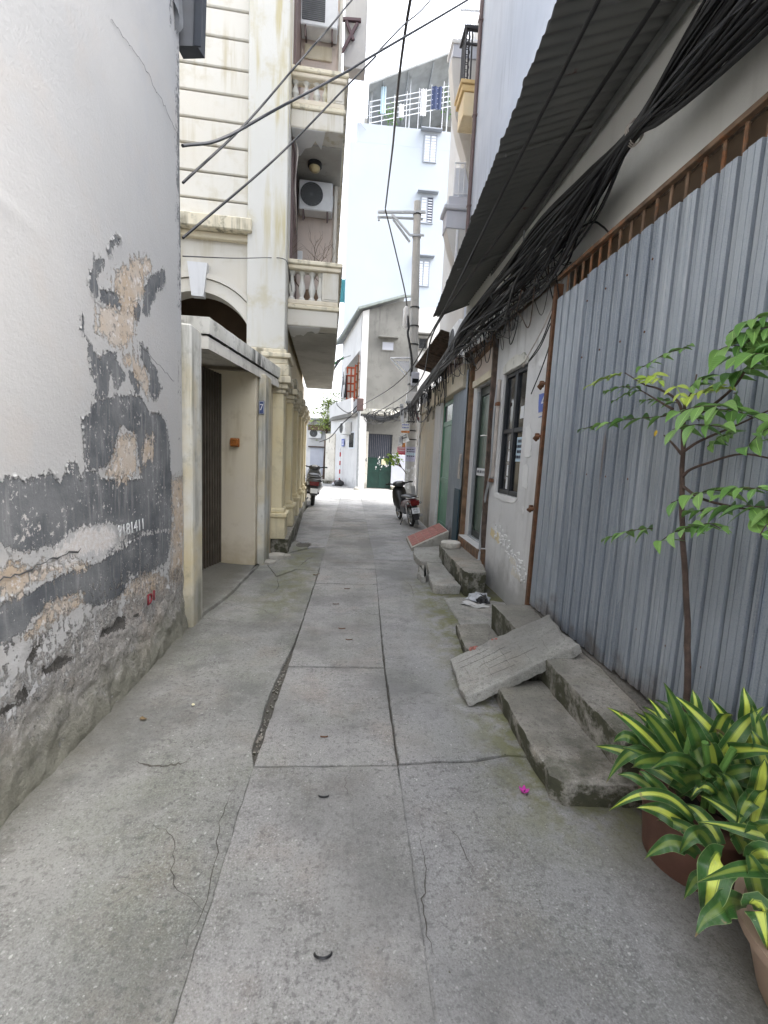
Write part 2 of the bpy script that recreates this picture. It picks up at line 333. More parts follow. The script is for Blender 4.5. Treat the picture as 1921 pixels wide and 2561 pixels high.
M['numblue'] = paint('blue_number_paint', (0.10, 0.16, 0.50), 0.5, 0, 0.2)
M['signwhite'] = paint('white_enamel', (0.75, 0.76, 0.78), 0.4, 0, 0.1)
M['redpaint'] = paint('red_brush_paint', (0.22, 0.02, 0.03), 0.7, 0, 0.3)
M['chalk'] = paint('faded_white_paint', (0.72, 0.73, 0.74), 0.9, 0, 0.35)
M['crack'] = paint('crack_shadow_dirt', (0.12, 0.12, 0.12), 0.95, 0, 0.4)
M['gatebrown'] = paint('brown_gate_steel', (0.115, 0.095, 0.075), 0.5, 0.2, 0.3, 0.2)
M['gategreen'] = paint('dark_green_gate', (0.006, 0.042, 0.032), 0.45, 0, 0.3, 0.12, 5)
M['doorgreen'] = paint('green_metal_door', (0.10, 0.26, 0.17), 0.45, 0, 0.2, 0.1, 4)
M['doordark'] = paint('dark_green_frame', (0.022, 0.032, 0.026), 0.4, 0, 0.3)
M['frosted'] = paint('green_frosted_glass', (0.095, 0.14, 0.105), 0.25, 0, 0.25, 0, 3)
M['darkglass'] = paint('dark_glass', (0.014, 0.017, 0.021), 0.08, 0, 0.3, 0, 3, 0.0)
M['winframe'] = paint('black_window_steel', (0.025, 0.029, 0.035), 0.45, 0.0, 0.3)
M['concpole'] = plaster('pole_concrete', (0.42, 0.42, 0.405), (0.47, 0.465, 0.45), (0.2, 0.2, 0.19), 2.0, 0.4, 0.3)
M['steel'] = paint('galvanised_steel', (0.42, 0.44, 0.46), 0.45, 0.5, 0.2)
M['acwhite'] = paint('aircon_white', (0.72, 0.73, 0.73), 0.45, 0, 0.1)
M['acgrille'] = paint('dark_grille', (0.06, 0.065, 0.065), 0.5, 0, 0.2)
M['terracotta'] = paint('brown_clay_pot', (0.16, 0.075, 0.052), 0.55, 0, 0.35, 0, 6, 0.2)
M['tanpot'] = paint('tan_clay_pot', (0.42, 0.30, 0.22), 0.6, 0, 0.3, 0, 6, 0.2)
M['soil'] = paint('dark_soil', (0.03, 0.022, 0.016), 0.95, 0, 0.4, 0, 30, 0.8)
M['tile'] = paint('red_clay_tile', (0.40, 0.16, 0.13), 0.75, 0, 0.25, 0, 9, 0.25)
M['tilewhite'] = paint('white_glazed_tile', (0.72, 0.72, 0.71), 0.3, 0, 0.1)
M['bark'] = paint('sapling_bark', (0.105, 0.07, 0.055), 0.85, 0, 0.5, 0, 25, 0.6)
M['twig'] = paint('dry_twig', (0.20, 0.15, 0.10), 0.9, 0, 0.4, 0, 25, 0.4)
M['orangewood'] = paint('orange_window_paint', (0.44, 0.075, 0.02), 0.45, 0, 0.2)
M['curtain'] = paint('white_curtain', (0.75, 0.73, 0.68), 0.9, 0, 0.08)
M['clothdark'] = paint('black_cloth', (0.014, 0.014, 0.017), 0.9, 0, 0.3)
M['clothgrey'] = paint('grey_cloth', (0.20, 0.21, 0.225), 0.9, 0, 0.3)
M['clothwhite'] = paint('white_cloth', (0.66, 0.67, 0.7), 0.9, 0, 0.15)
M['clothblue'] = paint('navy_cloth', (0.05, 0.07, 0.15), 0.9, 0, 0.3)
M['tarpgreen'] = paint('green_awning_cloth', (0.03, 0.22, 0.07), 0.7, 0, 0.2)
M['teal'] = paint('teal_sheet', (0.10, 0.40, 0.50), 0.5, 0, 0.1)
M['lampbrown'] = paint('amber_lamp', (0.42, 0.14, 0.02), 0.35, 0, 0.35, 0, 40)
M['lampcream'] = paint('cream_glass_lamp', (0.55, 0.46, 0.26), 0.3, 0, 0.15)
M['brownpipe'] = paint('brown_drain_pipe', (0.13, 0.085, 0.08), 0.5, 0, 0.2)
M['redpipe'] = paint('dark_red_pipe', (0.16, 0.035, 0.035), 0.5, 0, 0.3)
M['redband'] = paint('red_reflective_paint', (0.5, 0.02, 0.03), 0.5, 0, 0.2)
M['railwhite'] = paint('white_rail', (0.74, 0.77, 0.82), 0.4, 0, 0.05)
M['railblack'] = paint('black_wrought_iron', (0.03, 0.03, 0.035), 0.5, 0, 0.2)
M['shutterwhite'] = paint('white_shutter', (0.66, 0.70, 0.77), 0.5, 0, 0.05)
M['winline'] = paint('window_joint_grey', (0.30, 0.33, 0.38), 0.6, 0, 0.1)
M['rooftin'] = paint('grey_tin_roof', (0.30, 0.315, 0.32), 0.55, 0.2, 0.25, 0, 2)
M['greenroof'] = paint('green_grey_fascia', (0.26, 0.30, 0.285), 0.6, 0, 0.2)
M['navy'] = paint('navy_gutter', (0.025, 0.032, 0.045), 0.5, 0, 0.3)
M['brownwood'] = paint('porch_brown', (0.13, 0.085, 0.05), 0.7, 0, 0.25, 0, 4)
M['purplesteel'] = paint('maroon_bracket', (0.085, 0.035, 0.045), 0.5, 0, 0.2)
M['flower'] = paint('magenta_petal', (0.55, 0.04, 0.36), 0.6, 0, 0.2)
M['deadleaf'] = paint('dead_leaf', (0.20, 0.14, 0.07), 0.9, 0, 0.4)
M['plastic'] = paint('clear_plastic_bag', (0.62, 0.64, 0.68), 0.25, 0, 0.4)
M['padblue'] = paint('dark_teal_rubber', (0.02, 0.06, 0.085), 0.6, 0, 0.3)

def draco():
    n = N('variegated_leaf')
    u = n.xyz(n.uv())
    d = n.math('ABSOLUTE', n.math('SUBTRACT', u[0], 0.5))
    jit = n.math('MULTIPLY', n.math('SUBTRACT', n.noise(1.0, 4, v=n.vmul(n.uv(), (34, 1.6, 1))), 0.5), 0.42)
    f = n.ramp(n.math('ADD', d, jit), 0.21, 0.12)
    f = n.math('MULTIPLY', f, n.ramp(u[1], 0.02, 0.12))
    dark = n.mix(n.noise(3, 3, v=n.vmul(n.uv(), (6, 1, 1))), (0.03, 0.095, 0.022), (0.07, 0.17, 0.045))
    lite = n.mix(n.noise(1.0, 3, v=n.vmul(n.uv(), (40, 1, 1))), (0.50, 0.64, 0.06), (0.80, 0.85, 0.17))
    br = n.attr('variegation')
    col = n.mix(n.math('MULTIPLY', f, br), dark, lite)
    col = n.mix(n.ramp(d, 0.475, 0.492), col, (0.28, 0.36, 0.15))
    ag = n.attr('age')
    tip = n.ramp(n.math('ADD', u[1], n.math('MULTIPLY', n.math('SUBTRACT', n.noise(5, 3), 0.5), 0.12)), 0.955, 0.985)
    col = n.mix(n.math('MULTIPLY', tip, ag), col, (0.30, 0.21, 0.10))
    col = n.mix(n.math('MULTIPLY', n.ramp(n.noise(60, 4, 0.7), 0.52, 0.7), 0.22), col, (0.26, 0.27, 0.22))
    col = n.mix(n.math('MULTIPLY', n.ramp(n.noise(24, 3), 0.66, 0.7), ag), col, (0.24, 0.18, 0.09))
    h = n.noise(1.0, 2, v=n.vmul(n.uv(), (30, 0.5, 1)))
    return n.done(col, 0.33, normal=n.bump(h, 0.25, 0.003), spec=0.5)
M['draco'] = draco()
def leafm(name, a, b, rough=0.42):
    n = N(name)
    u = n.xyz(n.uv())
    r = n.objrand()
    col = n.mix(r, a, b)
    d = n.math('ABSOLUTE', n.math('SUBTRACT', u[0], 0.5))
    col = n.mix(n.ramp(d, 0.035, 0.015), col, tuple(min(1, x*1.7) for x in b))
    vn = n.math('SINE', n.math('MULTIPLY', n.math('SUBTRACT', u[1], n.math('MULTIPLY', d, 0.7)), 60))
    col = n.mix(n.math('MULTIPLY', n.ramp(vn, 0.85, 1.0), 0.35), col, tuple(min(1, x*1.5) for x in b))
    return n.done(col, rough, normal=n.bump(vn, 0.15, 0.002), **{'Subsurface Weight': 0.0, 'Transmission Weight': 0.0})
M['leaf'] = leafm('sapling_leaf', (0.085, 0.21, 0.045), (0.20, 0.36, 0.09))
M['leafnew'] = leafm('young_sapling_leaf', (0.28, 0.42, 0.05), (0.42, 0.52, 0.08))
M['leafyellow'] = leafm('yellow_leaf', (0.6, 0.40, 0.02), (0.6, 0.45, 0.05))
M['treefar'] = leafm('yellow_green_leaf', (0.16, 0.25, 0.04), (0.34, 0.40, 0.10))
# ---------------------------------------------------------------- mesh helpers
V = Vector
class MB:
    def __init__(s): s.v = []; s.f = []; s.uv = {}
    def add(s, vs, fs):
        k = len(s.v); s.v += [V(p) for p in vs]; s.f += [tuple(i+k for i in f) for f in fs]; return s
    def box(s, x0, x1, y0, y1, z0, z1, ch=0.004, mat=None):
        if x1 < x0: x0, x1 = x1, x0
        if y1 < y0: y0, y1 = y1, y0
        if z1 < z0: z0, z1 = z1, z0
        c = min(ch, (x1-x0)*.3, (y1-y0)*.3, (z1-z0)*.3)
        vs = []; P = ((x0, x1), (y0, y1), (z0, z1)); idx = {}
        for ax in range(3):
            for sx in (0, 1):
                for sy in (0, 1):
                    for sz in (0, 1):
                        s3 = (sx, sy, sz); p = []
                        for a in range(3):
                            e = P[a][s3[a]]
                            p.append(e if a == ax else e + (c if s3[a] == 0 else -c))
                        idx[(ax, sx, sy, sz)] = len(vs); vs.append(V(p))
        fs = []
        for ax in range(3):
            a, b = [(1, 2), (0, 2), (0, 1)][ax]
            for sd in (0, 1):
                q = []
                for (ua, ub) in ((0, 0), (1, 0), (1, 1), (0, 1)):
                    k = [0, 0, 0]; k[ax] = sd; k[a] = ua; k[b] = ub
                    q.append(idx[(ax, *k)])
                if (sd == 1) == (ax == 1): q = q[::-1]
                fs.append(tuple(q))
        for ax in range(3):           # edge strips along axis ax
            a, b = [(1, 2), (0, 2), (0, 1)][ax]
            for ua in (0, 1):
                for ub in (0, 1):
                    k0 = [0, 0, 0]; k0[a] = ua; k0[b] = ub; k1 = list(k0); k1[ax] = 1
                    q = [idx[(a, *k0)], idx[(a, *k1)], idx[(b, *k1)], idx[(b, *k0)]]
                    fs.append(tuple(q))
        for sx in (0, 1):
            for sy in (0, 1):
                for sz in (0, 1):
                    fs.append((idx[(0, sx, sy, sz)], idx[(1, sx, sy, sz)], idx[(2, sx, sy, sz)]))
        if mat is not None: vs = [mat @ p for p in vs]
        return s.add(vs, fs)
    def obox(s, c, size, rot=(0, 0, 0), ch=0.004):
        mt = Matrix.Translation(V(c)) @ Euler(rot).to_matrix().to_4x4()
        a, b, d = (x/2 for x in size)
        return s.box(-a, a, -b, b, -d, d, ch, mt)
    def bar(s, p0, p1, w, h, up=(0, 0, 1), ch=0.003):
        p0, p1 = V(p0), V(p1); y = (p1-p0); L = y.length; y.normalize()
        x = y.cross(V(up)); 
        if x.length < 1e-4: x = y.cross(V((1, 0, 0)))
        x.normalize(); z = x.cross(y)
        mt = Matrix((x, y, z)).transposed().to_4x4(); mt.translation = (p0+p1)/2
        return s.box(-w/2, w/2, -L/2, L/2, -h/2, h/2, ch, mt)
    def tube(s, pts, r, n=8, cap=True):
        pts = [V(p) for p in pts]; k = len(pts)
        rs = r if isinstance(r, (list, tuple)) else [r]*k
        t0 = (pts[1]-pts[0]).normalized()
        nx = t0.cross(V((0.13, 0.27, 1)));
        if nx.length < 1e-3: nx = t0.cross(V((1, 0, 0)))
        nx.normalize(); base = len(s.v); vs = []; fs = []
        for i, p in enumerate(pts):
            t = (pts[min(i+1, k-1)]-pts[max(i-1, 0)]).normalized()
            nx = (nx - t*nx.dot(t)).normalized(); b = t.cross(nx)
            for j in range(n):
                a = 2*math.pi*j/n
                vs.append(p + (nx*math.cos(a)+b*math.sin(a))*rs[i])
        for i in range(k-1):
            for j in range(n):
                j2 = (j+1) % n
                fs.append((i*n+j, i*n+j2, (i+1)*n+j2, (i+1)*n+j))
        if cap: fs.append(tuple(range(n-1, -1, -1))); fs.append(tuple((k-1)*n+j for j in range(n)))
        return s.add(vs, fs)
    def lathe(s, prof, c=(0, 0, 0), n=24, mat=None, caps=True):
        """prof: list of (radius, z)"""
        vs = []; fs = []; c = V(c)
        for (r, z) in prof:
            for j in range(n):
                a = 2*math.pi*j/n
                p = V((r*math.cos(a), r*math.sin(a), z))
                vs.append((mat @ p if mat else p) + c)
        for i in range(len(prof)-1):
            for j in range(n):
                j2 = (j+1) % n
                fs.append((i*n+j, i*n+j2, (i+1)*n+j2, (i+1)*n+j))
        if caps: fs.append(tuple(range(n-1, -1, -1))); fs.append(tuple((len(prof)-1)*n+j for j in range(n)))
        return s.add(vs, fs)
    def prism(s, poly, a, b, axis='z'):
        """extrude a 2D polygon between a and b along an axis (z: xy, y: xz, x: yz)"""
        def P(u, v, t): return {'z': (u, v, t), 'y': (u, t, v), 'x': (t, u, v)}[axis]
        k = len(poly)
        vs = [P(u, v, a) for u, v in poly] + [P(u, v, b) for u, v in poly]
        fs = [tuple(range(k-1, -1, -1)), tuple(range(k, 2*k))] + [(i, (i+1) % k, k+(i+1) % k, k+i) for i in range(k)]
        return s.add(vs, fs)
    def quad(s, a, b, c, d): return s.add((a, b, c, d), ((0, 1, 2, 3),))
    def grid(s, fn, nu, nv):
        vs = [fn(i/nu, j/nv) for i in range(nu+1) for j in range(nv+1)]
        fs = [(i*(nv+1)+j, (i+1)*(nv+1)+j, (i+1)*(nv+1)+j+1, i*(nv+1)+j+1) for i in range(nu) for j in range(nv)]
        return s.add(vs, fs)
    def xf(s, mt): s.v = [mt @ p for p in s.v]; return s
    def sub(s, o): 
        o = V(o); s.v = [p-o for p in s.v]; return s
    def build(s, name, mt, parent=None, smooth=35, kind=None, world=True, fix=True):
        off = ROOT.get(parent.name, V((0, 0, 0))) if (parent is not None and world) else V((0, 0, 0))
        me = bpy.data.meshes.new(name)
        me.from_pydata([tuple(p-off) for p in s.v], [], s.f)
        me.materials.append(mt)
        if fix:
            bm = bmesh.new(); bm.from_mesh(me); bmesh.ops.recalc_face_normals(bm, faces=bm.faces); bm.to_mesh(me); bm.free()
        if smooth:
            for p in me.polygons: p.use_smooth = True
            me.set_sharp_from_angle(angle=math.radians(smooth))
        o = bpy.data.objects.new(name, me); COL.objects.link(o)
        if parent is not None:
            o.parent = parent; ROOT[o.name] = off
        if kind: o['kind'] = kind
        return o
ROOT = {}
def tag(o, label, cat, group=None, kind=None):
    o['label'] = label; o['category'] = cat
    if group: o['group'] = group
    if kind: o['kind'] = kind
    return o
def thing(name, label, cat, loc=(0, 0, 0), rotz=0, group=None):
    o = bpy.data.objects.new(name, None); COL.objects.link(o)
    o.empty_display_size = 0.1
    o.location = loc; o.rotation_euler = (0, 0, rotz)
    ROOT[o.name] = V(loc)
    return tag(o, label, cat, group)
def structure(name, loc=(0, 0, 0)):
    o = bpy.data.objects.new(name, None); COL.objects.link(o); o.location = loc; ROOT[o.name] = V(loc)
    o['kind'] = 'structure'; return o
def share(o, name, parent, mtx, label=None):
    """another copy of a small piece that shares the mesh of o"""
    c = o.copy(); c.name = name; COL.objects.link(c); c.parent = parent
    c.matrix_local = mtx; ROOT[c.name] = ROOT.get(parent.name, V((0, 0, 0)))
    return c
def text_mesh(name, body, size, mtx, mt, parent, depth=0.002, xs=1.0):
    cu = bpy.data.curves.new(name, 'FONT'); cu.body = body; cu.size = size; cu.extrude = depth/2
    cu.align_x = 'CENTER'; cu.align_y = 'CENTER'; cu.resolution_u = 3
    t = bpy.data.objects.new(name+'_src', cu)
    me = bpy.data.meshes.new_from_object(t); me.name = name
    bpy.data.objects.remove(t); bpy.data.curves.remove(cu)
    me.transform(mtx @ Matrix.Diagonal((xs, 1, 1, 1)))
    if parent is not None:
        off = ROOT.get(parent.name, V((0, 0, 0))); me.transform(Matrix.Translation(-off))
    me.materials.clear(); me.materials.append(mt)
    o = bpy.data.objects.new(name, me); COL.objects.link(o)
    if parent is not None: o.parent = parent; ROOT[o.name] = ROOT.get(parent.name, V((0, 0, 0)))
    return o
def frame_mtx(o, x, y):
    """matrix whose x,y axes are the given directions and origin o"""
    x = V(x).normalized(); y = V(y).normalized(); z = x.cross(y)
    mt = Matrix((x, y, z)).transposed().to_4x4(); mt.translation = V(o); return mt
def rough_poly(poly, step=0.03, amp=0.006, seed=0):
    out = []; k = len(poly)
    for i in range(k):
        a, b = V((*poly[i], 0)), V((*poly[(i+1) % k], 0)); L = (b-a).length
        nn = max(1, int(L/step)); nrm = V((b-a).y and (-(b-a).y) or 0.0, ) if False else V((-(b-a).y, (b-a).x, 0)).normalized()
        for j in range(nn):
            p = a.lerp(b, j/nn)
            d = mnoise.noise(V((p.x*9+seed*3.1, p.y*9, seed)))*amp*1.3 + mnoise.noise(V((p.x*38, p.y*38, seed+5)))*amp*0.8
            p = p + nrm*d
            out.append((p.x, p.y))
    return out
def inset(poly, d):
    k = len(poly); out = []
    area = sum(poly[i][0]*poly[(i+1) % k][1]-poly[(i+1) % k][0]*poly[i][1] for i in range(k))
    sg = 1 if area > 0 else -1
    for i in range(k):
        a = V((*poly[i-1], 0)); b = V((*poly[(i+1) % k], 0)); t = (b-a).normalized()
        out.append((poly[i][0]-t.y*d*sg, poly[i][1]+t.x*d*sg))
    return out
def stone(mb, poly, z0, z1, r=0.008, amp=0.005, step=0.03, seed=0, top=None, under=0.0):
    """a cast slab: rough outline, worn top edge, sides going down to z0; top(x, y) adds relief"""
    p0 = rough_poly(poly, step, amp, seed); p1 = inset(p0, r*0.35); p2 = inset(p0, r*1.2)
    k = len(p0); f = top or (lambda x, y: 0.0)
    vs = [(x, y, z0) for x, y in (inset(p0, under) if under else p0)] + [(x, y, z1-r+f(x, y)) for x, y in p0] + [(x, y, z1-r*0.3+f(x, y)) for x, y in p1] + [(x, y, z1+f(x, y)) for x, y in p2]
    fs = []
    for lv in range(3):
        for i in range(k):
            j = (i+1) % k
            fs.append((lv*k+i, lv*k+j, (lv+1)*k+j, (lv+1)*k+i))
    fs.append(tuple(3*k+i for i in range(k)))
    return mb.add(vs, fs)
def wall_plane(mb, us, zs, holes, P, D, depth):
    """wall face on grid lines us x zs with rectangular holes; P(u,z) point, D inward direction; jambs go in by depth"""
    us = sorted(set(us) | {h[0] for h in holes} | {h[1] for h in holes}); zs = sorted(set(zs) | {h[2] for h in holes} | {h[3] for h in holes})
    D = V(D)*depth
    for i in range(len(us)-1):
        for j in range(len(zs)-1):
            a, b, c, d = us[i], us[i+1], zs[j], zs[j+1]; mu, mz = (a+b)/2, (c+d)/2
            if any(h[0] < mu < h[1] and h[2] < mz < h[3] for h in holes): continue
            mb.quad(P(a, c), P(b, c), P(b, d), P(a, d))
    for (a, b, c, d) in holes:
        q = [V(P(a, c)), V(P(b, c)), V(P(b, d)), V(P(a, d))]
        for i in range(4):
            e, f = q[i], q[(i+1) % 4]; mb.quad(e, f, f+D, e+D)
    return mb
def catmull(pts, n=8):
    pts = [V(p) for p in pts]; out = []
    P = [pts[0]*2-pts[1]] + pts + [pts[-1]*2-pts[-2]]
    for i in range(1, len(P)-2):
        a, b, c, d = P[i-1:i+3]
        for j in range(n):
            t = j/n
            out.append(0.5*((2*b)+(c-a)*t+(2*a-5*b+4*c-d)*t*t+(3*b-a-3*c+d)*t*t*t))
    out.append(pts[-1]); return out
def sag(a, b, s, n=16):
    a, b = V(a), V(b)
    return [a.lerp(b, i/n)+V((0, 0, -4*s*(i/n)*(1-i/n))) for i in range(n+1)]
# ================================================================ SETTING: ground and alley floor
g = MB().quad((-250, -250, -0.06), (250, -250, -0.06), (250, 250, -0.06), (-250, 250, -0.06)).build('ground', M['ground'], smooth=0, fix=False)
g['kind'] = 'structure'
pav = structure('alley_pavement')
MB().quad((-9, -4, -0.022), (6, -4, -0.022), (6, 40, -0.022), (-9, 40, -0.022)).build('joint_bed', M['dirt'], pav, smooth=0, fix=False)
def slab(poly, mt, z=0.0, amp=0.004, seed=0, r=0.009, tilt=(0, 0)):
    mb = MB(); cx = sum(p[0] for p in poly)/len(poly); cy = sum(p[1] for p in poly)/len(poly)
    stone(mb, poly, -0.05, z, r, amp, 0.035, seed, top=lambda x, y: (x-cx)*tilt[0]+(y-cy)*tilt[1])
    return mb.build('slab', M[mt], pav, smooth=40)
# middle strip of cover slabs
ys = [-3.0, -1.2, 0.0, 1.868, 2.832, 3.85, 4.78, 5.46, 6.6, 7.6, 8.4, 9.5]
lx = [-0.385, -0.385, -0.385, -0.39, -0.372, -0.362, -0.352, -0.345, -0.34, -0.335, -0.33, -0.33]
rx = [0.262, 0.262, 0.262, 0.262, 0.27, 0.30, 0.335, 0.352, 0.355, 0.36, 0.36, 0.36]
for i in range(len(ys)-1):
    gp = 0.0068 if 2 < i < 9 else 0.004
    e_ = 0.0003 if (i < 3 or i > 6) else .003
    slab([(lx[i]+e_, ys[i]+gp), (rx[i]-e_, ys[i]+gp), (rx[i+1]-e_, ys[i+1]-gp), (lx[i+1]+e_, ys[i+1]-gp)], 'slab', 0.001*((i*37) % 5-2), 0.0042, i, 0.008, ((i % 3-1)*0.004, ((i*7) % 3-1)*0.003))
# left concrete field
slab([(-1.42, -3), (-0.3855, -3), (-0.3855, 1.86), (-0.418, 1.98), (-0.428, 2.5), (-0.40, 2.85), (-0.376, 3.2), (-0.366, 3.62), (-0.75, 3.60), (-1.16, 3.66), (-1.42, 3.66)], 'conc_l', 0.004, 0.005, 31)
slab([(-1.95, 3.675), (-1.15, 3.672), (-0.74, 3.612), (-0.366, 3.63), (-0.352, 5.3), (-0.62, 5.35), (-0.80, 5.0), (-1.0, 5.5), (-1.05, 5.9), (-1.95, 5.9)], 'conc_l', 0.0, 0.006, 32)
slab([(-1.0, 5.53), (-0.81, 5.03), (-0.63, 5.37), (-0.352, 5.32), (-0.344, 6.7), (-0.55, 6.6), (-0.85, 6.2), (-1.0, 6.2)], 'conc_l', 0.002, 0.006, 33)
# round drain in the next piece
cpoly = [(-0.70+0.085*math.cos(a), 6.87+0.19*math.sin(a)) for a in [2*math.pi*i/18 for i in range(18)]]
slab([(-0.615, 6.66), (-0.35, 6.73), (-0.34, 8.9), (-0.33, 20), (-1.22, 20), (-1.1, 10.5), (-0.86, 7.15), (-0.76, 7.07), (-0.66, 7.09), (-0.60, 6.98), (-0.585, 6.87)], 'conc_far', 0.001, 0.005, 34)
slab([(-0.85, 6.24), (-0.63, 6.63), (-0.615, 6.67), (-0.64, 6.70), (-0.70, 6.66), (-0.76, 6.68), (-0.80, 6.76), (-0.815, 6.87), (-0.80, 6.98), (-0.77, 7.05), (-0.87, 7.13), (-0.95, 6.6)], 'conc_l', 0.002, 0.003, 35)
# right concrete field
slab([(0.2627, -3), (2.2, -3), (2.2, 1.86), (1.0, 1.905), (0.80, 1.93), (0.6, 1.885), (0.45, 1.89), (0.2627, 1.872)], 'conc_r', 0.002, 0.005, 41)
slab([(0.27, 1.885), (0.45, 1.905), (0.6, 1.90), (0.80, 1.945), (1.0, 1.92), (2.2, 1.875), (2.2, 5.98), (0.358, 5.98), (0.345, 5.3), (0.305, 3.9), (0.278, 2.85)], 'conc_r', 0.0, 0.005, 42)
slab([(0.36, 5.995), (2.2, 5.995), (2.2, 20), (0.365, 20)], 'conc_far', 0.0, 0.006, 43)
slab([(-0.325, 9.51), (0.36, 9.51), (0.36, 14.2), (-0.325, 14.2)], 'conc_far', 0.002, 0.006, 44)
slab([(-0.325, 14.215), (0.36, 14.215), (0.36, 20), (-0.325, 20)], 'conc_far', -0.001, 0.006, 45)
slab([(-8, 20.012), (5, 20.012), (5, 38), (-8, 38)], 'conc_far', 0.0, 0.006, 46)
# iron lifting hooks cast into the slabs
for (x, y, rad, up) in ((-0.030, 1.10, 0.024, 0.65), (-0.087, 2.083, 0.017, 0.5), (-0.064, 1.69, 0.020, 0.55), (-0.03, 3.5, 0.026, 0.3), (0.03, 3.28, 0.024, 0.3), (-0.1, 4.1, 0.026, 0.3), (0.0, 4.6, 0.028, 0.3)):
    pts = [(x+rad*math.cos(a), y-rad*math.sin(a)*0.8, 0.003+0.012*math.sin(a)*up) for a in [math.pi*i/10 for i in range(11)]]
    MB().tube(pts, 0.0034, 6).build('lifting_hook', M['black'] if y < 2 else M['rust'], pav)
for (a, b) in (((-0.3855, -3), (-0.386, 1.80)), ((0.2625, -3), (0.2625, 1.80)), ((-0.345, 5.5), (-0.33, 14)), ((0.355, 5.6), (0.362, 14))):
    stone(MB(), [(a[0]-.02, a[1]), (a[0]+.02, a[1]), (b[0]+.02, b[1]), (b[0]-.02, b[1])], -0.03, -0.0035, 0.003, 0.002, 0.05, 3).build('joint_mortar', M['slab'], pav)
# wider gap packed with dirt between left field and slabs
bits = MB()
for i in range(110):
    y = random.uniform(1.9, 3.2); x = -0.40+random.uniform(-0.016, 0.012); s = random.uniform(0.002, 0.006)
    bits.obox((x, y, -0.02+s), (s*2, s*2.4, s*1.5), (random.random()*3, random.random()*3, random.random()*3), 0.001)
for i in range(900):
    y = random.uniform(0.9, 7); x = random.choice([random.uniform(-1.2, 1.2), -1.2+random.random()**2*0.3, 1.0-random.random()**2*0.4])
    if x > 0.84 and y < 3.6: continue
    s = random.uniform(0.001, 0.0028)
    bits.obox((x, y, s*0.5+0.001), (s*2, s*2.2, s*1.2), (random.random()*3, random.random()*3, random.random()*3), 0.0006)
b = bits.build('loose_grit', M['step'], None, smooth=0); b['kind'] = 'stuff'; tag(b, 'loose grit and crumbs scattered over the concrete floor', 'grit')
def floor_crack(pts, wd, seed):
    rr = random.Random(seed); P_ = catmull([(x, y, 0) for x, y in pts], 7); vs = []; k = len(P_)
    for i, p in enumerate(P_):
        t = (P_[min(i+1, k-1)]-P_[max(i-1, 0)]).normalized(); s = V((-t.y, t.x, 0)); p = p+s*rr.uniform(-.008, .008)
        w_ = wd*rr.uniform(.4, 1.2)*math.sin(math.pi*(i+.4)/(k-.2))
        vs += [p+s*w_+V((0, 0, .0052)), p-s*w_+V((0, 0, .0052))]
    MB().add(vs, [(2*i, 2*i+1, 2*i+3, 2*i+2) for i in range(k-1)]).build('floor_crack', M['dirt'], pav, 0, fix=False)
for (pts, wd) in (([(-0.92, 1.90), (-0.82, 1.87), (-0.74, 1.88), (-0.68, 1.90)], .008), ([(-0.55, 3.63), (-0.75, 3.9), (-0.9, 3.95), (-1.1, 4.1)], .003), ([(-0.36, 1.2), (-0.52, 1.32), (-0.60, 1.5), (-0.74, 1.58)], .0018),
        ([(0.05, 1.86), (0.02, 1.75), (0.06, 1.66)], .0012), ([(0.42, 1.55), (0.46, 1.42), (0.47, 1.30)], .0014), ([(0.30, 1.5), (0.31, 1.35), (0.27, 1.2), (0.29, 1.05)], .0022), ([(-0.42, 1.8), (-0.45, 1.6), (-0.40, 1.3), (-0.43, 1.05)], .002),
        ([(0.36, 2.4), (0.5, 2.5), (0.62, 2.46)], .0015), ([(-0.62, 5.35), (-0.55, 5.8), (-0.46, 6.1)], .006), ([(-0.8, 5.0), (-0.72, 4.6), (-0.76, 4.3)], .004), ([(-0.35, 5.75), (-0.1, 5.72), (0.2, 5.76), (0.36, 5.74)], .005), ([(-0.33, 6.2), (-0.52, 6.3), (-0.62, 6.25)], .005), ([(0.6, 5.2), (0.7, 4.7), (0.66, 4.2)], .002), ([(-0.30, 2.3), (-0.2, 2.36), (-0.1, 2.33)], .001)):
    floor_crack(pts, wd, int(wd*9000))
# fallen scraps
def scrap(x, y, s, mt, name, label, cat, rz=0.0):
    mb = MB(); k = 7
    mb.grid(lambda u, v: ((u-.5)*s*(1-0.6*abs(v-.5)), (v-.5)*s*1.7*(1-(2*u-1)**2*.3), 0.006+0.35*s*math.sin(u*4+v*3)*0.25+0.1*s*math.cos(5*v)), 5, 5)
    mb.xf(Matrix.Translation((x, y, 0.006)) @ Matrix.Rotation(rz, 4, 'Z'))
    return tag(mb.build(name, M[mt], fix=False), label, cat)
fl = thing('fallen_flower', 'small magenta flower lying on the concrete by the near step', 'flower', (0.789, 1.694, 0.004))
for i in range(5):
    a = i*1.257; mb = MB()
    mb.grid(lambda u, v: (0.004+0.018*u, (v-.5)*0.018*math.sin(math.pi*(0.15+0.8*u)), 0.004+0.012*u*u+0.003*math.sin(v*6)), 4, 4)
    mb.xf(Matrix.Rotation(a, 4, 'Z')).build('petal', M['flower'], fl, world=False, fix=False)
scrap(-0.815, 2.35, 0.018, 'papercream', 'dry_scrap', 'small pale yellow scrap on the left concrete', 'litter', 0.5)
scrap(-1.02, 2.22, 0.028, 'deadleaf', 'dead_leaf', 'curled brown dead leaf on the left concrete near the peeling wall', 'leaf', 1.1)
scrap(-0.36, 5.1, 0.05, 'deadleaf', 'dead_leaf', 'small brown leaf on the floor in front of the number seven gate', 'leaf', 2.0)

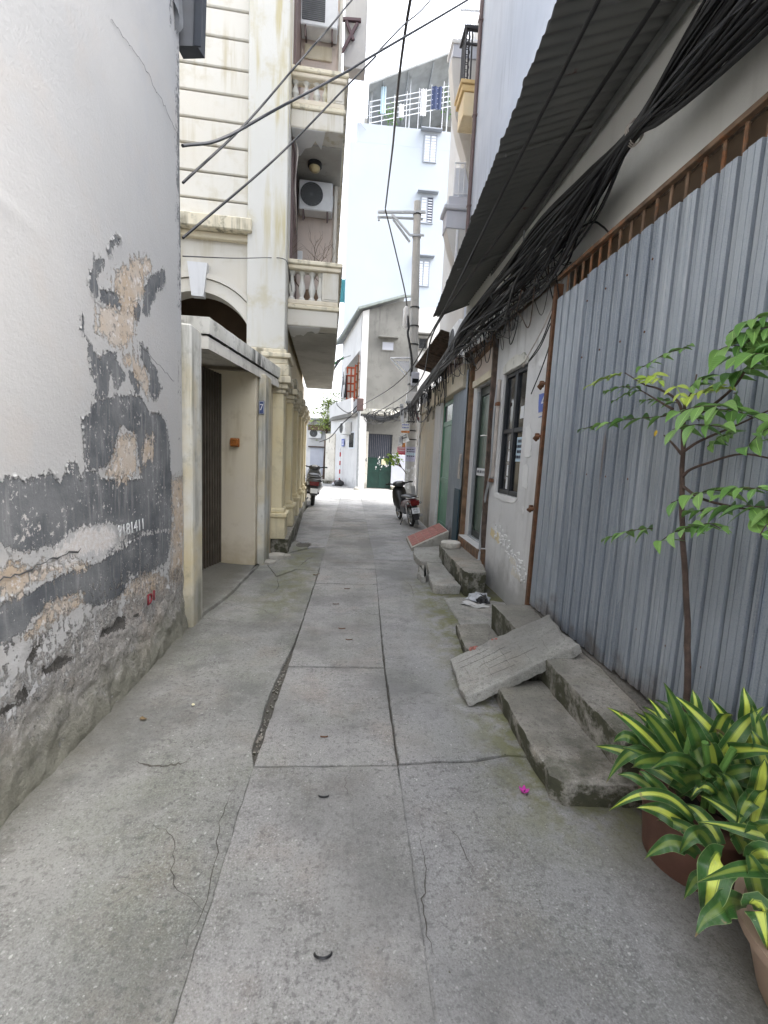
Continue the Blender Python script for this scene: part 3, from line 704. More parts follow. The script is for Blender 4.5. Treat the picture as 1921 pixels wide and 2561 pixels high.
# ================================================================ LEFT PEELING WALL
GREY= [[(2.49,2.4),(2.54,2.46),(2.6,2.48),(2.6,2.46),(2.54,2.43),(2.51,2.38),(2.51,2.35),(2.48,2.37)],[(2.41,2.31),(2.44,2.3),(2.41,2.25),(2.38,2.19),(2.39,2.12),(2.37,2.1),(2.32,2.11),(2.3,2.16),(2.31,2.2),(2.35,2.24),(2.36,2.28)],[(2.39,2.15),(2.56,2.2),(2.6,2.18),(2.6,2.13),(2.56,2.11),(2.49,2.1),(2.4,2.1)],[(2.96,2.44),(3.16,2.54),(3.18,2.49),(3.08,2.39),(2.99,2.29),(2.95,2.21),(2.88,2.17),(2.85,2.18),(2.87,2.31),(2.89,2.36)],[(2.73,2.2),(2.8,2.23),(2.83,2.2),(2.8,2.11),(2.75,2.11),(2.71,2.15)],[(2.23,1.99),(2.25,1.96),(2.25,1.91),(2.3,1.87),(2.35,1.82),(2.46,1.88),(2.54,1.89),(2.53,1.85),(2.63,1.78),(2.56,1.71),(2.5,1.71),(2.48,1.78),(2.45,1.72),(2.43,1.64),(2.37,1.62),(2.31,1.72),(2.28,1.81),(2.27,1.87),(2.22,1.92)],[(2.81,2.0),(2.9,1.99),(2.94,1.92),(3.02,1.9),(3.1,1.78),(3.04,1.72),(2.96,1.7),(2.91,1.75),(2.92,1.83),(2.8,1.92)],[(2.63,1.83),(2.72,1.82),(2.77,1.79),(2.8,1.76),(2.78,1.69),(2.73,1.7),(2.69,1.76)],[(2.32,1.67),(2.35,1.67),(2.34,1.62),(2.31,1.63)],[(2.31,1.6),(2.49,1.65),(2.7,1.69),(2.81,1.69),(2.92,1.6),(3.05,1.62),(3.13,1.59),(3.21,1.44),(3.23,1.31),(3.25,1.19),(3.24,1.06),(2.87,1.1),(2.76,1.27),(2.73,1.46),(2.56,1.5),(2.48,1.35),(2.4,1.28),(2.27,1.27),(2.23,1.32),(2.22,1.41),(2.21,1.45),(2.21,1.51),(2.28,1.56)],[(1.54,1.25),(1.7,1.25),(1.75,1.25),(1.81,1.22),(1.82,1.18),(1.84,1.18),(1.85,1.24),(1.9,1.26),(1.99,1.27),(2.02,1.24),(2.09,1.27),(2.09,1.3),(2.14,1.31),(2.17,1.28),(2.18,1.23),(2.24,1.28),(2.31,1.26),(2.35,1.22),(2.42,1.2),(2.42,1.11),(1.69,1.18),(1.53,1.19)],[(1.58,1.26),(1.7,1.26),(3.25,1.18),(3.23,0.83),(2.81,0.86),(2.42,0.99),(2.17,1.01),(1.98,0.96),(1.81,0.97),(1.68,1.02),(1.56,1.01)],[(1.54,0.8),(1.66,0.81),(1.76,0.81),(1.99,0.82),(2.11,0.83),(2.33,0.81),(2.55,0.83),(2.81,0.86),(3.21,0.82),(3.15,0.61),(2.86,0.6),(2.59,0.67),(2.58,0.55),(2.29,0.58),(2.17,0.63),(2.15,0.7),(1.96,0.72),(1.89,0.7),(1.83,0.69),(1.77,0.65),(1.65,0.66),(1.52,0.63)]]
PEACH= [[(2.57,2.31),(2.75,2.44),(2.96,2.54),(2.98,2.47),(2.87,2.37),(2.85,2.25),(2.74,2.2),(2.77,2.11),(2.73,2.03),(2.64,1.94),(2.51,1.91),(2.42,1.93),(2.35,1.96),(2.36,2.03),(2.46,2.09),(2.6,2.13),(2.6,2.19),(2.52,2.23)],[(2.6,1.9),(2.73,1.91),(2.87,1.86),(2.91,1.81),(2.89,1.69),(2.8,1.76),(2.72,1.84),(2.62,1.84)],[(2.56,1.49),(2.73,1.46),(2.76,1.32),(2.73,1.24),(2.55,1.22),(2.41,1.25),(2.49,1.35),(2.52,1.44)],[(2.88,1.47),(2.97,1.48),(2.97,1.35),(2.79,1.27),(2.78,1.32)],[(1.55,0.92),(1.67,0.94),(2.01,0.88),(2.25,0.84),(2.25,0.8),(2.02,0.83),(1.9,0.83),(1.77,0.8),(1.67,0.82),(1.54,0.81)],[(1.91,0.7),(2.0,0.7),(2.15,0.67),(2.17,0.63),(1.98,0.65),(1.84,0.64),(1.78,0.63)],[(3.22,1.18),(3.46,1.16),(3.44,0.38),(3.25,0.33),(3.2,0.56),(3.26,0.86)],[(2.62,0.62),(2.96,0.58),(3.25,0.44),(3.0,0.38),(2.48,0.55)]]
HOLE= [[(2.29,0.41),(2.33,0.44),(2.43,0.42),(2.5,0.46),(2.57,0.41),(2.55,0.36),(2.39,0.39)],[(1.78,0.53),(1.82,0.56),(1.86,0.56),(1.81,0.51)],[(1.86,0.46),(1.91,0.45),(1.96,0.46),(2.07,0.4),(2.01,0.4),(1.94,0.4),(1.89,0.41)],[(2.66,0.39),(2.71,0.39),(2.77,0.36),(2.71,0.36)],[(1.72,0.41),(1.76,0.44),(1.8,0.38),(1.76,0.36)],[(1.63,0.41),(1.7,0.4),(1.75,0.37),(1.67,0.37),(1.63,0.39)],[(1.63,0.35),(1.67,0.34),(1.66,0.32)]]
PALE= [[(1.9,0.89),(2.05,0.97),(2.17,1.0),(2.42,0.97),(2.55,0.89),(2.33,0.85),(2.09,0.86),(1.97,0.86)]]
wx = -1.262
wall = thing('peeling_wall', 'tall white plaster wall peeling to grey and peach along its foot', 'wall', (wx, 1.0, 0))
def sdf_polys(polys, Y, Z):
    best = np.full(Y.shape, -9.0)
    for poly in polys:
        P = np.array(poly); k = len(P)
        if k < 3: continue
        d = np.full(Y.shape, 9.0); ins = np.zeros(Y.shape, bool)
        for i in range(k):
            a = P[i]; b2 = P[(i+1) % k]; e = b2-a; L = (e**2).sum()+1e-9
            t = np.clip(((Y-a[0])*e[0]+(Z-a[1])*e[1])/L, 0, 1)
            d = np.minimum(d, np.hypot(Y-a[0]-t*e[0], Z-a[1]-t*e[1]))
            c = ((a[1] > Z) != (b2[1] > Z)) & (Y < (b2[0]-a[0])*(Z-a[1])/(b2[1]-a[1]+1e-12)+a[0])
            ins ^= c
        best = np.maximum(best, np.where(ins, d, -d))
    return best
ny, nz = 300, 230
y_ = np.concatenate([np.linspace(-2.5, 1.2, 60), np.linspace(1.2, 3.452, ny-59)[1:]]); z_ = np.concatenate([np.linspace(-0.05, 2.7, 190), np.linspace(2.7, 4.95, nz-189)[1:]])
Yg, Zg = np.meshgrid(y_, z_, indexing='ij')
f = lambda a, wd: np.clip(0.5+a/(2*wd), 0, 1)
foot = 0.82+0.05*np.sin(Yg*3)-0.03*np.clip(Yg-1.5, 0, 3)
fields = {'grey': f(sdf_polys(GREY, Yg, Zg), 0.05), 'peach': f(sdf_polys(PEACH, Yg, Zg), 0.07), 'hole': f(sdf_polys(HOLE, Yg, Zg), 0.02), 'pale': f(sdf_polys(PALE, Yg, Zg), 0.06)}
# rest of the wall behind the viewer carries the same worn foot
low = np.clip((0.98-Zg)*3, 0, 1)*np.clip((Zg-0.55)*4, 0, 1)*np.clip((1.45-Yg)*4, 0, 1)
fields['grey'] = np.maximum(fields['grey'], low*0.62)
fields['rough'] = np.clip(0.5+(foot-0.34-Zg)/0.5, -1, 1)
env = np.clip(1-np.abs(Yg-2.75)/0.55, 0, 1)*np.clip((2.55-Zg)*3, 0, 1)
band = np.clip((1.1-Zg)*4, 0, 1)*np.clip((Zg-0.35)*5, 0, 1)
fields['spatter'] = np.clip(env*0.55+band*0.55, 0, 1)-0.6*(env+band <= 0)
edge = 3.452-Yg
fields['mould'] = np.clip(0.95-edge/0.11, 0, 1)*np.clip((Zg-1.0)*1.5, 0, 1)*np.clip(0.55+0.45*np.sin(Zg*2.2+0.6), 0.25, 1)
fields['mould'] = np.maximum(fields['mould'], np.clip(0.6-np.hypot((Yg-3.33)/0.13, (Zg-4.2)/0.35), 0, 1))
fields['mould'] = np.where(fields['mould'] < 0.04, -0.8, fields['mould'])
for k_ in ('grey', 'peach', 'hole', 'pale'): fields[k_] = np.where(fields[k_] <= 0, -0.4, fields[k_])
rid = np.clip(1-np.abs(Zg-2.225-0.02*np.sin(Yg*5))/0.05, 0, 1)*np.clip((2.05-Yg)*4, 0, 1)
X = np.zeros(Yg.shape)
vs = []
for i in range(Yg.shape[0]):
    for j in range(Yg.shape[1]):
        yy, zz = Yg[i, j], Zg[i, j]
        d = 0.006*mnoise.noise(V((yy*1.3, zz*1.3, 3)))+0.0035*rid[i, j]
        rr = max(0.0, float(fields['rough'][i, j]))
        if rr > 0.02:
            d += rr*(0.014*mnoise.fractal(V((yy*9, zz*9, 1)), 0.75, 2.1, 6)-0.006)
        if zz < 0.32: d += (0.32-zz)**2*0.42*(1+0.5*mnoise.noise(V((yy*5, zz*4, 9))))
        d -= 0.006*max(0.0, float(fields['hole'][i, j])-0.4)*2
        vs.append((wx+d, yy, zz))
mb = MB(); J = Yg.shape[1]
mb.add(vs, [(i*J+j, (i+1)*J+j, (i+1)*J+j+1, i*J+j+1) for i in range(Yg.shape[0]-1) for j in range(J-1)])
face = mb.build('plaster_face', M['leftwall'], wall, smooth=180, fix=False)
for k, a in fields.items():
    at = face.data.attributes.new(k, 'FLOAT', 'POINT'); at.data.foreach_set('value', a.astype(np.float32).ravel())
MB().box(wx-3, wx-0.02, -2.5, 3.447, -0.05, 4.95, 0.01).build('wall_core', M['greywall'], wall)
rq = random.Random(17); fl_ = MB(); G_ = fields['grey']; made = 0
while made < 300:          # curled rims of paint along the bare patches
    i, j = rq.randrange(60, Yg.shape[0]-1), rq.randrange(20, 200)
    if not (0.30 < G_[i, j] < 0.47): continue
    yy, zz = Yg[i, j], Zg[i, j]; s = rq.uniform(.003, .008); made += 1
    gy = G_[i+1, j]-G_[i-1, j]; gz = G_[i, min(j+1, 228)]-G_[i, j-1]; a = math.atan2(gz, gy)+rq.uniform(-.6, .6)
    lift = rq.uniform(.001, .004)
    def q_(u, v):
        p, q = (u-.5)*s*2*rq.uniform(.8, 1.2), (v-.5)*s*2.6*rq.uniform(.8, 1.2)
        return (wx+.005+lift*u*u, yy+p*math.cos(a)-q*math.sin(a), zz+p*math.sin(a)+q*math.cos(a))
    fl_.grid(q_, 2, 2)
fl_.build('paint_curl', M['paintflake'], wall, 0, fix=False)['kind'] = 'stuff'
def ribbon(pts, wd, x):
    mb = MB(); k = len(pts); vs = []
    for i, (y, z) in enumerate(pts):
        ww = wd*(0.4+0.9*random.random())*(0.25 if i in (0, k-1) else 1)
        vs += [(x, y, z-ww), (x+0.0012, y, z), (x, y, z+ww)]
    mb.add(vs, [q for i in range(k-1) for q in ((3*i, 3*i+3, 3*i+4, 3*i+1), (3*i+1, 3*i+4, 3*i+5, 3*i+2))]); return mb
def wob(p, q, n, amp):
    return [(p[0]+(q[0]-p[0])*i/n+random.uniform(-amp, amp), p[1]+(q[1]-p[1])*i/n+random.uniform(-amp, amp)) for i in range(n+1)]
ribbon(wob((2.55, 3.475), (2.86, 3.535), 16, .012)+wob((2.88, 3.54), (3.25, 3.53), 18, .013)+wob((3.27, 3.52), (3.45, 3.50), 6, .006), 0.0016, wx+0.006).build('crack', M['crack'], wall, smooth=0)
ribbon(wob((2.80, 1.98), (3.30, 1.86), 16, .008), 0.0016, wx+0.006).build('crack', M['crack'], wall, smooth=0)
ribbon(wob((1.55, 0.895), (2.15, 0.905), 22, .01), 0.004, wx+0.007).build('crack', M['crack'], wall, smooth=0)
# lettering painted on the wall
wy, wzv = (0, 1, 0), (0, 0, 1)
text_mesh('painted_letters', 'D1', 0.095, frame_mtx((wx+0.026, 2.835, 0.447), (0, 1, 0.05), (0, 0.03, 1)), M['redpaint'], wall, 0.008)
text_mesh('painted_numbers', '9181411', 0.095, frame_mtx((wx+0.014, 2.63, 0.93), (0, 1, 0.0), (0, -0.05, 1)), M['chalk'], wall, 0.003, 0.95)
# flashing at the roof end
rf = thing('roof_edge', 'dark folded roof edge jutting past the top of the white wall', 'roof edge', (-1.3, 3.5, 4.1))
MB().add([(-1.285, 3.47, 4.90), (-1.16, 3.52, 4.90), (-1.165, 3.52, 4.15), (-1.285, 3.47, 4.10), (-1.285, 3.60, 4.90), (-1.13, 3.66, 4.90), (-1.15, 3.64, 4.17), (-1.285, 3.6, 4.12)],
    [(0, 1, 2, 3), (7, 6, 5, 4), (1, 5, 6, 2), (3, 2, 6, 7), (0, 4, 5, 1), (0, 3, 7, 4)]).build('end_plate', M['navy'], rf, smooth=0)
MB().bar((-1.155, 3.50, 4.13), (-1.125, 3.50, 4.95), 0.012, 0.05).build('flashing_strip', M['navy'], rf)
mb = MB()
mb.grid(lambda u, v: (wx+0.012+0.03*math.sin(u*9)*v, 3.34+0.10*u, 4.72-0.62*v*(0.75+0.25*math.sin(u*3.1))), 12, 10)
mb.build('torn_flashing', M['clothgrey'], rf, fix=False)

# ================================================================ GATE PORCH OF NUMBER SEVEN (left)
porch = thing('gate_porch', 'cream gate porch with stained flat canopy and recessed brown folding gate', 'porch', (-1.2, 3.6, 0))
# near pier, continuing the wall line
MB().box(-1.75, -1.196, 3.458, 3.69, -0.03, 2.30, 0.012).build('pier', M['pier'], porch)
# far side: return wall of the recess facing the viewer and the pilaster with the number plate
MB().box(-1.9, -1.135, 5.40, 5.72, -0.03, 2.31, 0.008).build('return_wall', M['cream'], porch)
MB().box(-1.132, -1.045, 5.50, 5.86, -0.03, 2.31, 0.008).build('pilaster', M['pier'], porch)
MB().box(-1.30, -1.10, 5.74, 6.35, -0.03, 2.31, 0.008).build('side_wall', M['cream'], porch)
# canopy slab: two fascia steps and a soffit, turned about six degrees into the alley
can = [(-1.52, 4.08), (-1.262, 4.095), (-0.995, 6.30), (-1.05, 6.36), (-1.95, 6.30), (-1.75, 4.08)]
def cang(d, z0, z1, nm, mt, seed):
    pl = [(-1.9, 4.08-d), (-1.262+d, 4.095-d), (-0.995+d, 6.26), (-2.0, 6.26)]
    mb = MB(); stone(mb, pl, z0, z1, 0.008, 0.004, 0.04, seed); mb.build(nm, M[mt], porch)
cang(-0.012, 2.265, 2.372, 'canopy_slab', 'canopy', 3)
cang(-0.035, 2.3725, 2.3875, 'canopy_groove', 'canopy_top', 4)
cang(0.0, 2.388, 2.53, 'canopy_edge', 'canopy_top', 5)
MB().bar((-1.272, 4.13, 2.38), (-1.012, 6.26, 2.38), 0.008, 0.008).build('edge_cable', M['cable'], porch)
# folding gate: leaves of vertical channel bars
gx0, gy0, gx1, gy1 = -1.86, 3.70, -1.555, 5.395
proto = None
nb = 58
gate = MB().box(-0.012, 0.012, -0.011, 0.011, 0.055, 2.27, 0.003)
gd = V((gx1-gx0, gy1-gy0, 0)); ga = math.atan2(-gd.x, gd.y)
for i in range(nb):
    p = V((gx0, gy0, 0))+gd*(i/(nb-1)); zig = 0.012*(1 if i % 2 else -1)
    p = p+V((math.cos(ga), math.sin(ga), 0))*zig
    mt = Matrix.Translation(p-V((-1.2, 3.6, 0))) @ Matrix.Rotation(ga, 4, 'Z')
    if proto is None:
        proto = gate.build('gate_bar', M['gatebrown'], porch, world=False); proto.matrix_local = mt
    else: share(proto, 'gate_bar', porch, mt)
mb = MB()
for zz in (0.09, 1.15, 2.2): mb.bar((gx0-.02, gy0, zz), (gx1-.02, gy1, zz), 0.01, 0.035)
mb.bar((gx0, gy0, 0.03), (gx1, gy1, 0.03), 0.05, 0.03)
mb.build('gate_rail', M['gatebrown'], porch)
MB().quad((gx0-.06, gy0, 0), (gx1-.06, gy1, 0), (gx1-.06, gy1, 2.3), (gx0-.06, gy0, 2.3)).build('gate_backing', M['gatebrown'], porch, smooth=0)
mb = MB(); stone(mb, [(-2.0, 3.70), (-1.205, 3.71), (-1.13, 4.2), (-1.09, 5.46), (-1.12, 5.398), (-2.0, 5.39)], -0.05, 0.035, 0.02, 0.006, 0.04, 8, top=lambda x, y: max(0, (-1.3-x))*0.09)
mb.build('gate_ramp', M['conc_l'], porch)
pl = thing('number_plate', 'blue house number plate reading 7 on the cream pilaster', 'number plate', (-1.11, 5.49, 1.92))
MB().box(-1.122, -1.060, 5.486, 5.498, 1.845, 2.0, 0.002).build('plate', M['signblue'], pl)
MB().box(-1.117, -1.065, 5.4845, 5.487, 1.85, 1.995, 0.001).build('plate_border', M['signwhite'], pl)
MB().box(-1.114, -1.068, 5.483, 5.485, 1.854, 1.991, 0.001).build('plate_field', M['signblue'], pl)
text_mesh('numeral', '7', 0.105, frame_mtx((-1.091, 5.4815, 1.922), (1, 0, 0), (0, 0, 1)), M['signwhite'], pl, 0.003, 0.8)
lm = thing('wall_lamp', 'small square amber lamp on the cream recess wall beside the gate', 'lamp', (-1.37, 5.39, 1.5))
MB().box(-1.425, -1.32, 5.375, 5.398, 1.445, 1.545, 0.006).build('lamp_base', M['lampbrown'], lm)
mb = MB().box(-1.418, -1.327, 5.325, 5.374, 1.452, 1.538, 0.012); mb.build('lamp_shade', M['lampbrown'], lm)
mb = MB()
for i in range(5):
    for j in range(4): mb.obox((-1.405+i*0.0165, 5.323, 1.465+j*0.02), (0.011, 0.007, 0.013), (0, 0, 0.3), 0.003)
mb.build('lamp_facets', M['lampbrown'], lm)
# loose stones at the foot of the pilaster
for (x, y, s, lab) in ((-0.97, 5.95, 0.16, 'pale broken concrete lump below the raised kerb'), (-1.0, 5.62, 0.11, 'flat grey concrete scrap at the foot of the number pilaster'), (-0.86, 6.02, 0.1, 'broken grey concrete chip on the cracked floor by the kerb')):
    mb = MB(); poly = [(x+s*math.cos(a)*(0.8+0.4*mnoise.noise(V((a, x*9, 0)))), y+s*0.8*math.sin(a)) for a in [i*0.7 for i in range(9)]]
    stone(mb, poly, -0.01, 0.05*s/0.1*0.6, 0.015, 0.01, 0.03, int(x*50)); tag(mb.build('concrete_chunk', M['canopy']), lab, 'concrete chunk', 'broken concrete at the kerb')
# ================================================================ YELLOW HOUSE (left, behind the porch); local frame u right, v along the lane
HO, HR = V((-0.955, 6.30, 0)), 0.056
house = thing('cream_house', 'tall cream house with arched porch, grooved facade and side balconies', 'house', HO, HR)
def hb(mb, name, mt, parent=None, smooth=35, fix=True):
    return mb.build(name, M[mt], parent or house, smooth, None, False, fix)
TOP = 13.5
# facade wall with the arched opening
R_, AC, AZ = 0.70, -1.13, 2.76
arc = [(AC+R_*math.cos(a), AZ+R_*math.sin(a)) for a in [math.pi*i/28 for i in range(29)]]
mb = MB()
outline = [(-0.44, 4.12), (-0.44, 0.0), (AC+R_, 0.0)] + arc + [(AC-R_, 0.0), (-4.2, 0.0), (-4.2, 4.12)]
mb.prism(outline, 0.14, 0.34, 'y'); hb(mb, 'facade_wall', 'cream_pale')
mb = MB()
for (ra, rb, va) in ((0.70, 0.86, 0.085), (0.87, 0.93, 0.06)):
    po = [(AC+rb*math.cos(a), AZ+rb*math.sin(a)) for a in [math.pi*i/28 for i in range(29)]] + [(AC+ra*math.cos(a), AZ+ra*math.sin(a)) for a in [math.pi*i/28 for i in range(28, -1, -1)]]
    mb.prism([p for p in po if p[0] < -0.44] , va, 0.139, 'y')
hb(mb, 'arch_band', 'cream_pale')
hb(MB().prism([(AC-0.075, 3.38), (AC+0.075, 3.38), (AC+0.125, 3.80), (AC-0.125, 3.80)], 0.03, 0.138, 'y'), 'keystone', 'white')
hb(MB().box(AC-0.9, AC+0.9, 1.3, 1.4, 0, 3.9), 'porch_back', 'brownwood')
hb(MB().box(-1.98, -1.85, 0.345, 1.3, 0, 4.1), 'porch_side', 'brownwood'); hb(MB().box(-0.43, -0.30, 0.345, 1.3, 0, 4.1), 'porch_side', 'brownwood')
# cornice between ground and upper floor
hb(MB().box(-4.2, -0.44, 0.06, 0.34, 4.121, 4.20, 0.01), 'cornice_cove', 'cream')
hb(MB().box(-4.2, -0.44, -0.06, 0.34, 4.201, 4.36, 0.012), 'cornice', 'mossy_ledge')
# banded render: every course is separate with a recessed joint
zz = [4.361, 4.61, 4.93, 5.25, 5.55, 5.86, 6.16, 6.50, 6.82, 7.14, 7.46, 7.78, 8.1, 8.42, 8.74, 9.1]
proto = None
for a, b in zip(zz[:-1], zz[1:]):
    hb(MB().box(-4.2, -0.505, 0.10, 0.22, a+0.002, b-0.018, 0.012), 'course', 'cream_pale')
hb(MB().box(-4.2, -0.44, 0.16, 0.34, 4.361, TOP), 'course_joint', 'pink')
hb(MB().box(-4.2, -0.12, 0.341, 6.4, 3.9, TOP), 'house_body', 'cream_pale')
hb(MB().box(-4.2, -0.10, 1.41, 6.4, 0, 3.899), 'ground_floor_body', 'yellow')
wf = hb(MB().box(-2.1, -1.02, 0.06, 0.10, 6.95, 7.03).box(-2.1, -1.02, 0.06, 0.10, 8.4, 8.48).box(-2.1, -2.02, 0.06, 0.10, 7.03, 8.4).box(-1.10, -1.02, 0.06, 0.10, 7.03, 8.4), 'window_frame', 'white')
hb(MB().box(-2.0, -1.12, 0.085, 0.099, 7.05, 8.38), 'pane', 'curtain', wf)
# giant corner column with ledge
hb(MB().box(-0.50, 0.0, 0.0, 0.5, 2.78, TOP, 0.012), 'column', 'cream_col')
mb = MB()
for (o, a, b) in ((0.05, 2.58, 2.66), (0.09, 2.66, 2.72), (0.03, 2.72, 2.78)): mb.box(-0.50-o, o, -o, 0.55, a, b, 0.012)
hb(mb, 'column_ledge', 'mossy_ledge')
# row of pilasters along the lane side, each with plinth and capital
def pilaster(v, wd, u0, first=False):
    mb = MB().box(u0-0.26 if first else u0-0.1, u0, v, v+wd, 0.19, 2.26, 0.01)
    p = hb(mb, 'pilaster', 'yellow')
    mb = MB()
    a = u0-0.26 if first else u0-0.1
    for (o, z0, z1) in ((0.05, 0.19, 0.50), (0.075, 0.50, 0.56), (0.03, 0.56, 0.62)): mb.box(a, u0+o, v-o, v+wd+o, z0, z1, 0.012)
    hb(mb, 'plinth', 'yellow', p)
    mb = MB()
    for (o, z0, z1) in ((0.03, 2.20, 2.26), (0.06, 2.26, 2.33), (0.10, 2.33, 2.42), (0.07, 2.42, 2.577)): mb.box(a, u0+o, v-o, v+wd+o, z0, z1, 0.012)
    hb(mb, 'capital', 'mossy_ledge', p)
pilaster(0.0, 0.32, 0.0, True)
for v in (1.15, 2.45, 3.75, 5.05, 6.1): pilaster(v, 0.30, 0.03)
hb(MB().box(-0.3, -0.06, 0.33, 1.40, 0.19, 3.2), 'side_wall', 'yellow')
hb(MB().box(-0.101, -0.061, 1.41, 6.4, 0.19, 3.2), 'side_wall', 'cream')
# raised kerb in front of the lane side
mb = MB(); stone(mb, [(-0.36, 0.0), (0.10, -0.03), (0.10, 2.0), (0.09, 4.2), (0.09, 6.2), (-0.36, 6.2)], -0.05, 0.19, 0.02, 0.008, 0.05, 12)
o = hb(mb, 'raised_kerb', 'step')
def balcony(zb, zt, vlen, solid_v):
    """slab, plinth course, balusters, rail; near end faces the viewer"""
    s = MB(); h = zt-zb
    s.box(0.0, 0.70, 0.30, vlen, zb, zb+0.22, 0.01)
    b = hb(s, 'balcony_slab', 'cream_pale')
    hb(MB().box(0.0, 0.725, 0.275, vlen+.02, zb+0.221, zb+0.28, 0.012), 'slab_moulding', 'mossy_ledge', b)
    hb(MB().box(0.0, 0.705, 0.295, vlen, zb+0.281, zb+0.35, 0.012), 'slab_moulding', 'cream', b)
    hb(MB().box(0.0, 0.73, 0.27, 0.46, zt-0.12, zt-0.06, 0.012).box(0.55, 0.73, 0.46, vlen, zt-0.12, zt-0.06, 0.012), 'rail_moulding', 'cream', b)
    hb(MB().box(-0.01, 0.75, 0.25, 0.48, zt-0.06, zt, 0.012).box(0.53, 0.75, 0.48, vlen, zt-0.06, zt, 0.012), 'handrail', 'mossy_ledge', b)
    hb(MB().box(0.47, 0.70, 0.30, 0.44, zb+0.351, zt-0.121, 0.008).box(0.50, 0.67, 0.292, 0.299, zb+0.38, zt-0.15, 0.004), 'corner_pier', 'cream_pale', b)
    z0, z1 = zb+0.351, zt-0.121; L = z1-z0; pr = None
    prof = [(0.045, 0), (0.045, L*.08), (0.026, L*.13), (0.03, L*.2), (0.05, L*.36), (0.044, L*.5), (0.026, L*.7), (0.022, L*.84), (0.038, L*.88), (0.045, L*.93), (0.045, L)]
    spots = [(u, 0.37) for u in (0.05, 0.19, 0.33, 0.445)] + [(0.62, 0.75+0.17*i) for i in range(int((vlen-0.9)/0.17))]
    for (u, v) in spots:
        mt = Matrix.Translation((u, v, z0))
        if pr is None: pr = hb(MB().lathe(prof, n=14), 'baluster', 'cream_col', b); pr.matrix_local = mt
        else: share(pr, 'baluster', b, mt)
    # arched heads between the balusters
    mb = MB()
    for (a, c) in ((0.05, 0.19), (0.19, 0.33), (0.33, 0.445)):
        mid = (a+c)/2; rr = (c-a)/2-0.012
        po = [(a, z1), (c, z1), (c, z1-rr*1.4)] + [(mid+rr*math.cos(t), z1-rr*1.4+rr*1.2*math.sin(t)) for t in [math.pi*i/8 for i in range(9)]] + [(a, z1-rr*1.4)]
        mb.prism(po, 0.345, 0.395, 'y')
    hb(mb, 'arched_head', 'cream_pale', b)
    return b
b1 = balcony(3.19, 4.05, 6.25, 0)
b2 = balcony(5.73, 6.44, 6.25, 0)
# flaking skin of paint hanging on under the balcony slabs
def flake(u0, pts, z):
    mb = MB(); mb.prism([(0.01, 0.29)]+[(a_, .29+(b_-.29)*2.3) for a_, b_ in pts]+[(0.46, 0.29)], z-0.022, z-0.019, 'z'); return mb
hb(flake(0, [(0.01, 0.52), (0.06, 0.55), (0.09, 0.50), (0.16, 0.47), (0.2, 0.50), (0.27, 0.40), (0.34, 0.37), (0.38, 0.42), (0.43, 0.40)], 3.19), 'paint_flake', 'whiteflake', b1)
hb(flake(0, [(0.02, 0.55), (0.10, 0.53), (0.17, 0.46), (0.26, 0.44), (0.32, 0.38), (0.40, 0.45)], 5.73), 'paint_flake', 'whiteflake', b2)
# soffit patches, lamp, enclosed bay behind the open balcony ends
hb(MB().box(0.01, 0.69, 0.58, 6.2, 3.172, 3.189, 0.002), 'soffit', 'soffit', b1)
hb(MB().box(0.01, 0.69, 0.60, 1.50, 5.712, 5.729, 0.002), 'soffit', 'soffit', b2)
bay = hb(MB().box(-0.11, 0.60, 1.52, 6.1, 3.56, 5.711).box(-0.11, 0.60, 1.52, 6.1, 6.1, 8.9), 'bay_wall', 'pink')
hb(MB().box(0.601, 0.655, 1.46, 1.62, 3.56, 5.71, 0.008).box(0.601, 0.655, 1.46, 1.62, 6.1, 8.9, 0.008), 'bay_pier', 'cream_pale')
lp = hb(MB().lathe([(0.0, -0.0), (0.105, 0.0), (0.105, -0.05), (0.085, -0.055), (0.085, 0.0)][:4], (0.30, 0.98, 5.711), 24), 'ceiling_lamp', 'black', b2)
hb(MB().lathe([(0.08, 0.0), (0.08, -0.035), (0.06, -0.06), (0.03, -0.072)], (0.30, 0.98, 5.66), 24), 'lamp_glass', 'lampcream', b2)
